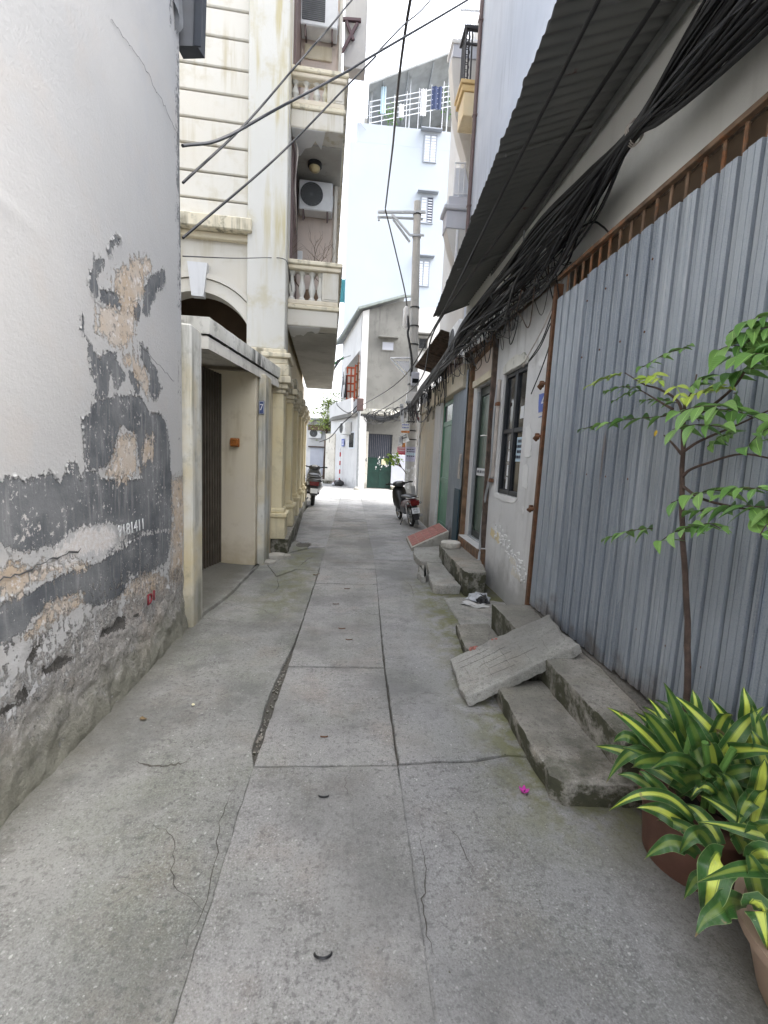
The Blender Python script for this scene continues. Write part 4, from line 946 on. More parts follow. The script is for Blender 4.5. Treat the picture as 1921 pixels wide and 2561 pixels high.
# side doors seen edge-on: brown frame strips
hb(MB().box(-0.02, 0.03, 0.5, 1.50, 3.56, 5.70), 'door_frame', 'brownpipe'); hb(MB().box(-0.02, 0.03, 0.5, 1.50, 6.1, 8.6), 'door_frame', 'brownpipe')
def tubeh(pts, r, nm, mt): hb(MB().tube(catmull(pts, 6), r, 6), nm, mt)
tubeh([(0.02, 0.47, 5.72), (0.08, 0.5, 5.55), (0.05, 0.55, 5.2), (0.06, 0.7, 4.9), (0.05, 1.0, 4.7)], 0.012, 'hose', 'cablewhite')
tubeh([(0.0, 0.46, 5.7), (0.06, 0.5, 5.45), (0.03, 0.55, 5.0), (0.06, 0.6, 4.6)], 0.01, 'hose', 'brownpipe')
hb(MB().box(0.035, 0.115, 1.496, 1.519, 4.52, 4.68, 0.004), 'meter_box', 'acwhite')
def aircon(name, label, o, rz, W, H, D, grille=False, stand=True, mt='acwhite'):
    t = thing(name, label, 'air conditioner', o, rz, 'air conditioner outdoor units')
    b = lambda m, n, mm, p=None: m.build(n, M[mm], p or t, 35, None, False)
    b(MB().box(-W/2, W/2, -D, 0, 0, H, 0.015), 'casing', mt)
    cx, cz, r = (-W*0.12, H*0.52, min(W*0.34, H*0.42))
    if grille == 'square':
        b(MB().box(-W*0.46, W*0.16, -D-0.006, -D+0.002, H*0.13, H*0.93, 0.004), 'coil_panel', 'acgrille')
        m_ = MB()
        for i in range(14): m_.box(-W*0.46, W*0.16, -D-0.010, -D-0.006, H*(0.15+0.055*i), H*(0.15+0.055*i)+0.006, 0.001)
        b(m_, 'fins', 'clothgrey')
    else:
        mtx = Matrix.Rotation(math.pi/2, 4, 'X')
        b(MB().lathe([(r, 0), (r, 0.004)], (cx, -D-0.0045, cz), 28, mtx), 'fan_hole', 'acgrille')
        m_ = MB()
        for k in range(7):
            rr = r*(k+1)/7.2
            m_.tube([(cx+rr*math.cos(a), -D-0.012, cz+rr*math.sin(a)) for a in [2*math.pi*i/26 for i in range(27)]], 0.0022, 4, False)
        for k in range(8):
            a = math.pi*k/8; m_.bar((cx-r*math.cos(a), -D-0.010, cz-r*math.sin(a)), (cx+r*math.cos(a), -D-0.010, cz+r*math.sin(a)), 0.003, 0.003)
        b(m_, 'fan_grille', 'clothgrey')
        b(MB().lathe([(r*1.04, 0), (r*1.04, 0.012), (r, 0.012)], (cx, -D, cz), 28, mtx, False), 'fan_ring', mt)
    b(MB().box(W/2+0.0005, W/2+0.012, -D*0.8, -D*0.2, H*0.2, H*0.62, 0.004), 'valve_cover', mt)
    if stand:
        for sx in (-1, 1):
            b(MB().bar((sx*W*0.36, -D*1.02, -0.012), (sx*W*0.36, 0.05, -0.012), 0.025, 0.022).bar((sx*W*0.36, -D*0.95, -0.02), (sx*W*0.36, -D*0.95, -0.16), 0.022, 0.02), 'bracket', 'brownpipe')
    return t
def hw(u, v, z): 
    return HO + Matrix.Rotation(HR, 3, 'Z') @ V((u, v, z))
aircon('air_conditioner', 'white air conditioner with round black fan under the balcony ceiling lamp', hw(0.315, 1.50, 5.20), HR, 0.52, 0.43, 0.24)
ac2 = aircon('air_conditioner', 'white air conditioner with dark square grille high on the cream house', hw(0.30, 1.50, 7.75), HR, 0.55, 0.47, 0.26, 'square')
hb(MB().box(0.08, 0.50, 1.49, 1.52, 7.50, 7.70, 0.02), 'wall_panel', 'cream')
# bare bonsai branches behind the lower balcony rail
bz = thing('dry_shrub', 'bare twiggy shrub behind the lower balcony rail of the cream house', 'shrub', hw(0.32, 0.8, 3.60), HR)
rnd = random.Random(4)
def branch(mb, p, d, L, r, depth):
    pts = [p]; q = p
    for i in range(4):
        d = (d+V((rnd.uniform(-.4, .4), rnd.uniform(-.4, .4), rnd.uniform(-.15, .3)))).normalized(); q = q+d*L/4; pts.append(q)
    mb.tube(pts, [r*(1-0.5*i/4) for i in range(5)], 5)
    if depth:
        for k in range(3): branch(mb, pts[rnd.choice((2, 3, 4))], (d+V((rnd.uniform(-1, 1), rnd.uniform(-.8, .8), rnd.uniform(-.2, .6)))).normalized(), L*0.7, r*0.55, depth-1)
for (a, dd) in (((-0.1, 0, 0.15), (-0.5, 0, 0.9)), ((0.05, 0, 0.15), (0.6, 0, 0.8)), ((0, 0, 0.1), (0.1, 0.2, 1))):
    mb = MB(); branch(mb, V(a), V(dd), 0.42, 0.012, 3); mb.build('twig', M['twig'], bz, world=False)
MB().lathe([(0.0, 0), (0.13, 0), (0.17, 0.2), (0.15, 0.2), (0.14, 0.17)], n=18).build('pot', M['tanpot'], bz, world=False)
# projecting roof box and steel brackets higher up
hb(MB().box(0.70, 1.09, 2.6, 2.85, 8.32, 13), 'roof_box', 'curvegrey')
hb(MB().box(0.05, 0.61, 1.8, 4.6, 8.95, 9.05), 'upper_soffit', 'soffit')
hb(MB().box(0.26, 0.6, 2.2, 2.25, 8.05, 8.94), 'upper_pane', 'darkglass')
hb(MB().bar((0.66, 2.55, 9.02), (0.98, 2.55, 9.05), 0.05, 0.05).bar((0.72, 2.55, 9.0), (0.86, 2.55, 8.72), 0.04, 0.05).bar((0.92, 2.55, 9.0), (0.66, 2.55, 8.5), 0.035, 0.05), 'steel_bracket', 'purplesteel')
hb(MB().box(0.0, 0.66, 5.2, 6.3, 9.1, TOP), 'upper_bay', 'curvegrey')
ts = thing('teal_sheet', 'teal corrugated sheet behind the lower balcony corner of the cream house', 'sheet', (-0.6, 14, 5.9))
mb = MB(); mb.grid(lambda u, v: (-0.62+0.24*u, 14+0.01*math.sin(u*30), 5.93+0.66*v), 24, 2); mb.build('sheet_panel', M['teal'], ts, fix=False)
MB().box(-0.62, -0.38, 14.02, 14.04, 6.22, 6.25).build('sheet_rail', M['steel'], ts)
# ================================================================ RIGHT SIDE: low plaster house behind the fence
WX = 1.60
low = thing('plaster_house', 'low grey plaster house with dark barred window and green glass door', 'house', (WX, 4, 0))
mb = MB()
P = lambda y, z: (WX+0.004*mnoise.noise(V((y*2, z*2, 0))), y, z)
ws = [-2.5+0.5*i for i in range(13)]
win = (4.16, 4.81, 1.07, 2.34); dor = (5.17, 5.86, 0.40, 2.36)
wall_plane(mb, [-2.5, -1, 0.5, 2, 3.45], [-0.05, 1.4, 2.9], [], lambda y, z: (WX+0.06, y, z), (1, 0, 0), 0.1).build('fenced_wall', M['brownwood'], low, 0, fix=False)
wall_plane(MB(), [3.45, 5.08, 6.1], [-0.05, 0.4, 1.6, 2.86], [win, dor], P, (1, 0, 0), 0.16).build('wall', M['greywall'], low, 0, fix=False)
wall_plane(MB(), [-2.5, -1, 0.5, 2, 3.5, 5, 6.75], [2.905, 3.3, 3.8], [], P, (1, 0, 0), 0.16).build('upper_wall', M['upperwall'], low, 0, fix=False)
MB().box(WX+0.17, 2.06, -2.5, 6.75, -0.05, 3.55).build('house_core', M['pink'], low)
MB().box(WX+0.002, 1.76, 6.752, 6.77, 2.6, 3.8).build('end_wall', M['upperwall'], low)
# broken plaster above the ground: knocked-out hollow showing rough edges
mb = MB()
for i in range(90):
    t = random.random(); yy = 4.75-0.95*t+random.uniform(-.05, .05); zz_ = 0.70-0.30*t+random.uniform(-.09, .09)
    mb.obox((WX-0.001, yy, zz_), (0.014, random.uniform(.015, .05), random.uniform(.01, .04)), (random.uniform(-.4, .4), 0, random.uniform(-.3, .3)), 0.004)
mb.build('plaster_crumb', M['whiteflake'], low)['kind'] = 'stuff'
for (yy, zz_, a, b_) in ((4.78, 0.62, 0.09, 0.05), (4.62, 0.60, 0.07, 0.06), (4.12, 0.46, 0.10, 0.04), (4.02, 0.36, 0.13, 0.05)):
    po = rough_poly([(yy-a, zz_-b_), (yy+a, zz_-b_*0.6), (yy+a*0.7, zz_+b_), (yy-a*0.5, zz_+b_*0.8)], 0.015, 0.014, int(yy*10))
    MB().prism(po, WX-0.007, WX-0.002, 'x').build('bare_patch', M['yellow' if yy > 4.5 else 'canopy'], low, 0)
for (yy, zz_, h, wd) in ((3.99, 1.62, 0.30, 0.085), (4.0, 1.30, 0.22, 0.07), (3.80, 2.40, 0.34, 0.16), (3.98, 0.98, 0.08, 0.02)):
    po = rough_poly([(yy-wd, zz_-h/2), (yy+wd*.6, zz_-h/2), (yy+wd, zz_+h*.4), (yy, zz_+h/2), (yy-wd*.8, zz_+h*.3)], 0.02, 0.025, int(yy*31))
    MB().prism(po, WX-0.006, WX-0.0025, 'x').build('whitewash_patch', M['whiteflake'], low, 0)
# ragged mortar above the window
mb = MB(); po = rough_poly([(4.14, 2.345), (4.83, 2.345), (4.80, 2.42), (4.55, 2.47), (4.3, 2.45), (4.16, 2.40)], 0.025, 0.016, 4)
mb.prism(po, WX-0.018, WX+0.02, 'x').build('lintel_mortar', M['canopy_top'], low, 0)
mb = MB(); po = rough_poly([(4.14, 1.065), (4.84, 1.065), (4.82, 1.03), (4.5, 1.0), (4.2, 1.02)], 0.025, 0.012, 7)
mb.prism(po, WX-0.008, WX+0.0, 'x').build('sill_mortar', M['whiteflake'], low, 0)
# window
wi = MB()
for (a, b_) in ((4.165, 4.205), (4.765, 4.805), (4.455, 4.515)): wi.box(WX+0.02, WX+0.065, a, b_, 1.075, 2.335)
for (a, b_) in ((1.075, 1.12), (2.29, 2.335), (1.71, 1.755)): wi.box(WX+0.023, WX+0.062, 4.206, 4.454, a, b_).box(WX+0.023, WX+0.062, 4.516, 4.764, a, b_)
wo_ = wi.build('window', M['winframe'], low)
for (a, b_) in ((4.206, 4.454), (4.516, 4.764)):
    for (c_, d_) in ((1.121, 1.709), (1.756, 2.289)):
        mbp = MB().box(WX+0.045, WX+0.052, a, b_, c_, d_, 0.001); mbp.build('pane', M['darkglass'], wo_)
mb = MB()
for (a, b_) in ((4.206, 4.454), (4.516, 4.764)):
    for i in range(3): mb.tube([(WX+0.075, a+(i+1)*(b_-a)/4, 1.1), (WX+0.075, a+(i+1)*(b_-a)/4, 2.3)], 0.006, 6)
mb.build('window_bar', M['black'], wo_)
def notice(name, label, x, y0, y1, z0, z1, mt, lines=0, linemt='ink', parent=None, cat='notice', skew=0.0, group=None):
    t = thing(name, label, cat, (x, (y0+y1)/2, z0), 0, group)
    mb = MB(); mb.grid(lambda u, v: (x-0.002-0.003*math.sin(u*3+v*2), y0+(y1-y0)*u+skew*v, z0+(z1-z0)*v), 4, 4); mb.build('sheet', M[mt], t, fix=False)
    if lines:
        mb = MB(); h = (z1-z0)/(lines*1.6+1)
        for i in range(lines):
            zz = z1-h*(1.2+1.6*i); yy = y0+(y1-y0)*0.14
            while yy < y1-(y1-y0)*0.2:
                L = (y1-y0)*random.uniform(0.08, 0.2); mb.box(x-0.0085, x-0.0065, yy, min(yy+L, y1-(y1-y0)*.1), zz-h*.45, zz+h*.45, 0.0003); yy += L+(y1-y0)*0.07
        mb.build('printed_line', M[linemt], t, 0)
    return t
notice('paper_notice', 'pale blue printed notice on the lower right pane of the dark window', WX+0.044, 4.225, 4.40, 1.42, 1.66, 'paperblue', 4)
notice('paper_scrap', 'white paper scrap on the upper right pane of the dark window', WX+0.044, 4.27, 4.37, 1.84, 1.96, 'paper')
for i, (z0, z1, w_) in enumerate(((1.55, 1.63, .03), (1.42, 1.52, .06), (1.27, 1.38, .055), (1.13, 1.25, .07))):
    notice('peeled_sticker', ['thin torn white sticker, topmost on the left window pane', 'torn white sticker second from top on the left window pane', 'torn white sticker third from top on the left window pane', 'largest torn white sticker at the bottom of the left window pane'][i], WX+0.044, 4.60-w_/2, 4.60+w_/2, z0, z1, 'paper', cat='sticker', group='torn stickers on the window')
notice('white_latch_tape', 'white tape strip on the lower right edge of the dark window frame', WX+0.018, 4.17, 4.195, 1.22, 1.36, 'paper', cat='tape')
# painted number on the wall next to the fence
nt = thing('painted_number', 'blue and white painted number 4 on the grey wall beside the rusty post', 'house number', (WX, 3.75, 1.9))
mb = MB(); po = rough_poly([(3.645, 1.845), (3.815, 1.845), (3.83, 2.0), (3.645, 2.0)], 0.02, 0.008, 2); mb.prism(po, WX-0.008, WX-0.004, 'x').build('number_field', M['numblue'], nt, 0)
text_mesh('numeral', '4', 0.15, frame_mtx((WX-0.011, 3.725, 1.925), (0, -1, 0), (0, 0, 1)), M['signwhite'], nt, 0.003)
MB().bar((WX-0.006, 3.64, 1.815), (WX-0.006, 3.80, 1.805), 0.006, 0.006).build('underline', M['numblue'], nt)
# glazed door
dr = MB().box(WX+0.05, WX+0.10, 5.175, 5.225, 0.41, 2.35).box(WX+0.05, WX+0.10, 5.80, 5.855, 0.41, 2.35).box(WX+0.052, WX+0.098, 5.226, 5.799, 2.24, 2.345).box(WX+0.052, WX+0.098, 5.226, 5.799, 0.41, 0.50).box(WX+0.052, WX+0.098, 5.226, 5.799, 1.22, 1.30)
dro = dr.build('door', M['doordark'], low)
MB().box(WX+0.07, WX+0.08, 5.226, 5.799, 0.501, 1.219, 0.001).build('door_pane', M['frosted'], dro); MB().box(WX+0.07, WX+0.08, 5.226, 5.799, 1.301, 2.239, 0.001).build('door_pane', M['frosted'], dro)
MB().box(WX+0.01, WX+0.05, 5.83, 5.858, 0.41, 2.3).build('door_jamb', M['steel'], dro); MB().box(WX+0.0, WX+0.05, 5.172, 5.86, 0.402, 0.42).build('door_sill', M['steel'], dro)
notice('paper_label', 'long white paper label taped across the green glass door', WX+0.048, 5.30, 5.78, 1.225, 1.32, 'paper', 1, 'clothgrey')
MB().tube([(WX+0.03, 5.30, 1.72), (WX-0.01, 5.31, 1.72), (WX-0.01, 5.42, 1.725), (WX-0.01, 5.50, 1.72)], 0.009, 6).build('door_handle', M['chrome'], dro)
# threshold with white tiles over a rusty edge
MB().box(WX-0.10, WX+0.16, 5.0, 5.95, 0.14, 0.385, 0.01).build('threshold', M['rustlight'], low)
for i in range(3): MB().box(WX-0.098, WX+0.06, 5.02+0.31*i, 5.02+0.31*i+0.30, 0.386, 0.399, 0.003).build('tile', M['tilewhite'], low)
# door head panel with faded print, timber posts
MB().prism([(5.18, 2.45), (5.9, 2.40), (5.9, 2.69), (5.18, 2.75)], WX-0.03, WX-0.012, 'x').build('header_board', M['pink'], low, 0)
MB().prism([(5.12, 2.37), (5.92, 2.36), (5.92, 2.44), (5.6, 2.44), (5.12, 2.46)], WX-0.05, WX-0.004, 'x').build('door_lintel', M['cream'], low, 0)
MB().bar((WX-0.02, 5.05, 0.36), (WX-0.02, 5.10, 2.78), 0.045, 0.07, (1, 0, 0)).build('timber_post', M['oldwood'], low)
MB().bar((WX-0.03, 6.02, 0.20), (WX-0.03, 6.03, 2.74), 0.05, 0.06, (1, 0, 0)).build('timber_post', M['wood'], low)
MB().bar((WX-0.035, 5.15, 2.76), (WX-0.035, 6.08, 2.68), 0.05, 0.07).bar((WX-0.02, 5.2, 2.84), (WX-0.02, 6.5, 2.90), 0.05, 0.05).build('timber_beam', M['wood'], low)
# conduit and pipes running down beside the door
MB().tube(catmull([(WX-0.03, 4.93, 2.25), (WX-0.035, 4.95, 1.9), (WX-0.03, 4.94, 1.4), (WX-0.035, 4.96, 1.2), (WX-0.04, 5.05, 0.95), (WX-0.05, 5.07, 0.6), (WX-0.08, 4.98, 0.30), (WX-0.14, 4.80, 0.10), (WX-0.22, 4.62, 0.05)], 6), 0.014, 8).build('water_pipe', M['steel'], low)
MB().tube(catmull([(WX-0.02, 4.90, 2.3), (WX-0.02, 4.89, 1.7), (WX-0.02, 4.90, 1.24)], 4), 0.02, 8).build('conduit', M['cablewhite'], low)
MB().box(WX-0.04, WX-0.005, 4.86, 4.99, 2.02, 2.06).box(WX-0.045, WX-0.005, 4.88, 5.02, 1.18, 1.22).build('pipe_clip', M['rust'], low)
dv = thing('wall_router', 'small white box with upright antenna high on the wall above the cables', 'wireless box', (WX, 4.55, 3.3))
MB().box(WX-0.05, WX-0.004, 4.50, 4.63, 3.27, 3.37, 0.012).build('case', M['acwhite'], dv); MB().tube([(WX-0.03, 4.47, 3.25), (WX-0.03, 4.46, 3.62)], 0.007, 6).build('antenna', M['steel'], dv)
MB().box(WX-0.053, WX-0.049, 4.55, 4.585, 3.31, 3.33, 0.001).build('socket', M['black'], dv)

# ---- corrugated eave over the low house
ev = thing('corrugated_eave', 'dark corrugated roof eave with rust blotches over the cable bundle', 'roof', (1.4, 3, 3.5))
def eave_pt(t, s, y):
    # s 0 outer edge .. 1 at the tall house; corrugations run down the slope
    xo = 0.835 + (y-2.13)*0.0585
    x = xo + (2.09-xo)*s
    z = 3.455 + 0.43*s + 0.009*math.sin(y*2*math.pi/0.076)
    return (x, y, z+t)
mb = MB(); n_ = 980
mb.grid(lambda u, v: eave_pt(0, v+(0.016*mnoise.noise(V((u*60, 0, 0)))+0.012*mnoise.noise(V((u*170, 5, 0))) if v < 0.01 else 0), -2.6+9.3*u), n_, 8)
mb.build('roof_sheet', M['eave'], ev, 60, fix=False)
mb = MB(); mb.grid(lambda u, v: eave_pt(0.004, v, -2.6+9.3*u), n_, 2); mb.build('roof_sheet_top', M['rooftin'], ev, 60, fix=False)
mb = MB()
for (y0, y1) in ((-2.6, 2.2), (2.2, 6.68)): mb.bar((eave_pt(0, .55, y0)[0], y0, 3.655), (eave_pt(0, .55, y1)[0], y1, 3.655), 0.035, 0.05)
mb.build('purlin', M['roofdark'], ev)
for y in (0.6, 3.2, 5.0, 6.6):
    a = eave_pt(-0.03, 0.05, y); b_ = eave_pt(-0.03, 0.60, y); MB().bar(a, b_, 0.02, 0.02).build('strut', M['roofdark'], ev)

# ---- corrugated fence
fence = thing('corrugated_fence', 'tall grey corrugated metal fence with rusty top frame and edge post', 'fence', (1.58, 2, 0.2))
FX = 1.50
def prof(y):
    """trapezoid rib profile with minor stiffening grooves"""
    p = 0.1045; t = (y % p)/p
    return -float(np.interp(t, (0, .04, .07, .28, .31, .34, .62, .65, .68, .90, .95, 1), (0, .0, .95, 1.0, .74, .98, 1.0, .66, .92, .85, 0.02, 0)))*0.030
edges = [-1.2, -0.32, 0.53, 1.40, 2.20, 2.90, 3.285]
for k in range(len(edges)-1):
    y0, y1 = edges[k], edges[k+1]+0.05
    ys_ = []; y = y0
    base = math.floor(y0/0.1045)*0.1045
    while base < y1:
        for t in (0, .04, .07, .28, .31, .34, .62, .65, .68, .90, .95):
            q = base+t*0.1045
            if y0 <= q <= y1: ys_.append(q)
        base += 0.1045
    mb = MB(); vs = []; zb_ = 0.30+random.uniform(-.008, .008); zt_ = 2.62+random.uniform(-.02, .02)
    lean = random.uniform(-0.006, 0.006); zz = [zb_, 0.7, 1.3, 1.9, zt_]
    for y in ys_:
        for z in zz: vs.append((FX-0.004*k+prof(y)+0.010*mnoise.noise(V((y*1.1, z*0.8, k)))+lean*z, y, z+(0.006*mnoise.noise(V((y*30, 1, 1))) if z in (zb_,) else 0)))
    L = len(zz)
    mb.add(vs, [(i*L+j, (i+1)*L+j, (i+1)*L+j+1, i*L+j+1) for i in range(len(ys_)-1) for j in range(L-1)])
    mb.build('sheet', M['galv'], fence, 0, fix=False)
MB().bar((FX-0.005, -1.2, 2.802), (FX-0.005, 3.42, 2.785), 0.035, 0.026).build('top_rail', M['rustlight'], fence)
MB().bar((FX+0.035, -1.2, 2.40), (FX+0.035, 3.36, 2.40), 0.03, 0.04).bar((FX+0.035, -1.2, 0.6), (FX+0.035, 3.36, 0.6), 0.03, 0.04).build('back_rail', M['rust'], fence)
rod = None
for i in range(46):
    y = -1.1+i*0.1045
    if y > 3.36: break
    mt = Matrix.Translation((FX+0.012-1.58, y-2, 0))
    if rod is None: rod = MB().tube([(0, 0, 2.50-.2), (0, 0, 2.78-.2)], 0.009, 7).build('frame_rod', M['rustlight'], fence, world=False); rod.matrix_local = mt
    else: share(rod, 'frame_rod', fence, mt)
leg = None
for y in (-0.2, 0.35, 0.9, 1.25, 1.55, 1.72, 1.95, 2.16, 2.38, 2.56, 2.75, 2.92, 3.08, 3.24):
    mt = Matrix.Translation((FX-0.01-1.58, y-2, 0))
    if leg is None: leg = MB().tube([(0, 0, 0.066), (0, 0, 0.13)], 0.0075, 6).build('foot_rod', M['steel'], fence, world=False); leg.matrix_local = mt
    else: share(leg, 'foot_rod', fence, mt)
MB().bar((1.478, 3.395, 0.26), (1.495, 3.40, 2.74), 0.04, 0.06, (1, 0, 0)).build('edge_post', M['rust'], fence)
MB().bar((1.53, 3.47, 2.0), (1.53, 3.47, 2.66), 0.03, 0.08, (1, 0, 0)).build('post_strip', M['rustlight'], fence)
for z in (2.02, 1.62, 1.05): MB().tube([(1.46, 3.405, z), (1.435, 3.44, z), (1.435, 3.475, z-0.015), (1.46, 3.485, z-0.03)], 0.012, 6).obox((1.45, 3.455, z), (0.03, 0.03, 0.05)).build('hinge', M['rust'], fence)
MB().bar((FX-0.012, 3.335, 0.31), (FX-0.012, 3.335, 1.05), 0.012, 0.03, (1, 0, 0)).build('edge_strip', M['black'], fence)
mb = MB()
for z in (0.6, 1.35, 2.1, 2.45):
    for i in range(44):
        y = -1.1+i*0.209/2*2+0.018
        if y < 3.4: mb.lathe([(.0065, 0), (.006, .003), (.003, .0045)], (FX-0.027-0.004*2, y, z+.004*math.sin(i*5)), 8, Matrix.Rotation(-math.pi/2, 4, 'Y'))
mb.build('screw_head', M['rust'], fence, 0)['kind'] = 'stuff'
gp = thing('rusty_gate', 'rusty red brown steel gate edge at the far right of the fence', 'gate', (1.56, 1.05, 0.2))
MB().box(1.44, 1.46, 0.2, 1.0, 0.1, 1.0).build('gate_panel', M['rust'], gp)
MB().tube([(1.435, 0.96, 0.55), (1.405, 0.95, 0.56), (1.395, 0.93, 0.62), (1.405, 0.92, 0.66)], 0.006, 6).build('gate_hook', M['wood'], gp)

# ---- concrete steps along the fence
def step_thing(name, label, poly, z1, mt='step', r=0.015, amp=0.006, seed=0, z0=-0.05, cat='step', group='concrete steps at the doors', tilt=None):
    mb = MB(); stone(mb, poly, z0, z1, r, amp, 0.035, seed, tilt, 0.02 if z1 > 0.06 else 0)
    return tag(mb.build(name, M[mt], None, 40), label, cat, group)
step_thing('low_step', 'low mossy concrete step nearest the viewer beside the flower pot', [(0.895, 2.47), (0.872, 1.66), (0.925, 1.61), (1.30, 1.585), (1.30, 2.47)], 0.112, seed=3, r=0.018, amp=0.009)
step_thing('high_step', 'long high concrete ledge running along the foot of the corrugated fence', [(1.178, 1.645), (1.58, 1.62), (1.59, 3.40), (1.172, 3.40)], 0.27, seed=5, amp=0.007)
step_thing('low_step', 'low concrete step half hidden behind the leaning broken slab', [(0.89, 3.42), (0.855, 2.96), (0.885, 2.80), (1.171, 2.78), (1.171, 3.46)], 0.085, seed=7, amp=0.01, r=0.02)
mb = MB(); stone(mb, [(1.40, 1.66), (1.57, 1.66), (1.57, 3.36), (1.47, 3.3), (1.43, 2.9), (1.45, 2.3), (1.41, 1.9)], 0.262, 0.283, 0.01, 0.008, 0.04, 4); tag(mb.build('mud_ledge', M['ground']), 'brown muddy strip on the ledge under the fence sheets', 'mud strip')
step_thing('step_pad', 'flat worn concrete pad between the plastic bag and the high ledge', [(0.98, 4.32), (0.98, 3.52), (1.172, 3.45), (1.55, 3.43), (1.58, 4.2), (1.25, 4.36)], 0.018, 'brokenslab', 0.012, 0.012, 15)
# leaning broken slab
A_, B_, C_, D2 = V((0.70, 2.83, 0.085)), V((0.705, 2.35, 0.045)), V((1.375, 2.43, 0.375)), V((1.42, 2.89, 0.36))
ex = ((C_+D2)/2-(A_+B_)/2).normalized(); ey = ((A_+D2)/2-(B_+C_)/2); ey = (ey-ex*ey.dot(ex)).normalized(); ez = ex.cross(ey)
og = (A_+B_+C_+D2)/4
mt = Matrix((ex, ey, ez)).transposed().to_4x4(); mt.translation = og
loc = lambda p: ((p-og).dot(ex), (p-og).dot(ey))
a2, b2_, c2, d2 = loc(A_), loc(B_), loc(C_), loc(D2)
mb = MB(); stone(mb, [b2_, ((b2_[0]+c2[0])/2, (b2_[1]+c2[1])/2-0.012), c2, (c2[0]+.012, c2[1]+.2), d2, ((a2[0]+d2[0])*.5, (a2[1]+d2[1])/2+0.012), (a2[0]+.14, a2[1]-.005), a2, (a2[0]-.02, (a2[1]+b2_[1])/2+0.05), (b2_[0]-0.01, b2_[1]+0.1)], -0.062, 0.0, 0.014, 0.014, 0.025, 9, top=lambda x, y: 0.006*mnoise.noise(V((x*14, y*14, 2))))
mb.xf(mt)
bs = thing('broken_slab', 'broken grey concrete slab leaning as a ramp across the steps', 'concrete slab', tuple(og))
mb.build('slab_block', M['brokenslab'], bs, 40)
mb = MB()
rr_ = random.Random(8)
for i in range(11):
    t = -0.33+i*0.062; s0 = V((t, -0.2, 0.004)); s1 = V((t+rr_.uniform(.02, .12), 0.21, 0.004))
    if i % 2: s0, s1 = V((-0.33, -0.18+i*0.034, 0.004)), V((0.33, -0.17+i*0.033+rr_.uniform(-.02, .02), 0.004))
    pts = [s0.lerp(s1, k/14)+V((rr_.uniform(-.004, .004), rr_.uniform(-.004, .004), 0.006*mnoise.noise(V((s0.lerp(s1, k/14).x*14, s0.lerp(s1, k/14).y*14, 2)))-0.0015)) for k in range(15)]
    k0 = rr_.randint(0, 4); mb.tube([mt @ p for p in pts[k0:k0+rr_.randint(4, 9)]], 0.0008, 4)
mb.build('surface_crack', M['dirt'], bs)
mb = MB()
for i in range(16):
    p = mt @ V((a2[0]+0.15+rr_.uniform(0, .22), a2[1]-0.012+rr_.uniform(-.02, .012), rr_.uniform(-.04, .004))); mb.obox(p, (rr_.uniform(.02, .05), .02, .018), (rr_.random(), rr_.random(), rr_.random()), .004)
mb.build('exposed_brick', M['tile'], bs)
# doorstep group further on
step_thing('low_step', 'low broken concrete step in front of the green glass door', [(0.95, 5.02), (0.90, 4.68), (0.90, 4.50), (1.0, 4.46), (1.19, 4.49), (1.20, 5.48), (1.0, 5.5)], 0.10, 'brokenslab', 0.014, 0.012, 21)
step_thing('low_step', 'rough concrete step beyond the broken one beside the red tiled ramp', [(0.935, 5.56), (0.905, 6.04), (0.98, 6.45), (1.38, 6.6), (1.21, 5.54)], 0.095, 'brokenslab', 0.014, 0.014, 22)
mb = MB(); stone(mb, [(0.83, 5.05), (0.84, 4.9), (0.90, 4.86), (0.945, 5.04), (0.99, 5.44), (0.90, 5.46)], -0.03, 0.075, 0.02, 0.02, 0.02, 23); tag(mb.build('concrete_chunk', M['brokenslab']), 'crumbled mossy concrete lump at the edge of the broken doorstep', 'concrete chunk')
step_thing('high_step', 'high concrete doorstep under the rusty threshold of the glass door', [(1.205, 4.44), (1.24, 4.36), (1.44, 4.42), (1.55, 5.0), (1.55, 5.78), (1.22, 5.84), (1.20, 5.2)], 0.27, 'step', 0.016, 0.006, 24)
d_ = thing('round_stone', 'small round concrete disc on the far end of the high doorstep', 'concrete disc', (1.34, 5.68, 0.27))
MB().lathe([(0.0, 0.272), (0.125, 0.272), (0.13, 0.29), (0.128, 0.335), (0.115, 0.345)], (1.34, 5.68, 0), 24).build('disc', M['canopy'], d_)
# red tiled ramp
rp = thing('tiled_ramp', 'small concrete ramp faced with red clay tiles at the green door', 'ramp', (1.3, 6.9, 0))
q0, q1, q2, q3 = V((0.99, 7.55, 0.05)), V((0.96, 6.62, 0.05)), V((1.545, 6.72, 0.31)), V((1.56, 7.6, 0.31))
nrm_ = (q2-q1).cross(q0-q1).normalized()
MB().add([q0, q1, q2, q3, (q0.x, q0.y, -.03), (q1.x, q1.y, -.03), (q2.x, q2.y, -.03), (q3.x, q3.y, -.03)], [(0, 1, 2, 3), (0, 4, 5, 1), (1, 5, 6, 2), (2, 6, 7, 3), (3, 7, 4, 0)]).build('ramp_body', M['canopy'], rp, 0)
for i in range(5):
    for j in range(5):
        u0, u1, v0, v1 = 0.04+i*0.19, 0.04+i*0.19+0.182, 0.10+j*0.17, 0.10+j*0.17+0.163
        bl = lambda u, v: (q1.lerp(q2, u)).lerp(q0.lerp(q3, u), v)
        cs = [bl(u0, v0), bl(u1, v0), bl(u1, v1), bl(u0, v1)]
        MB().add([c_+nrm_*0.001 for c_ in cs]+[c_+nrm_*0.009 for c_ in cs], [(4, 5, 6, 7), (0, 1, 5, 4), (1, 2, 6, 5), (2, 3, 7, 6), (3, 0, 4, 7)]).build('tile', M['tile'], rp, 0)
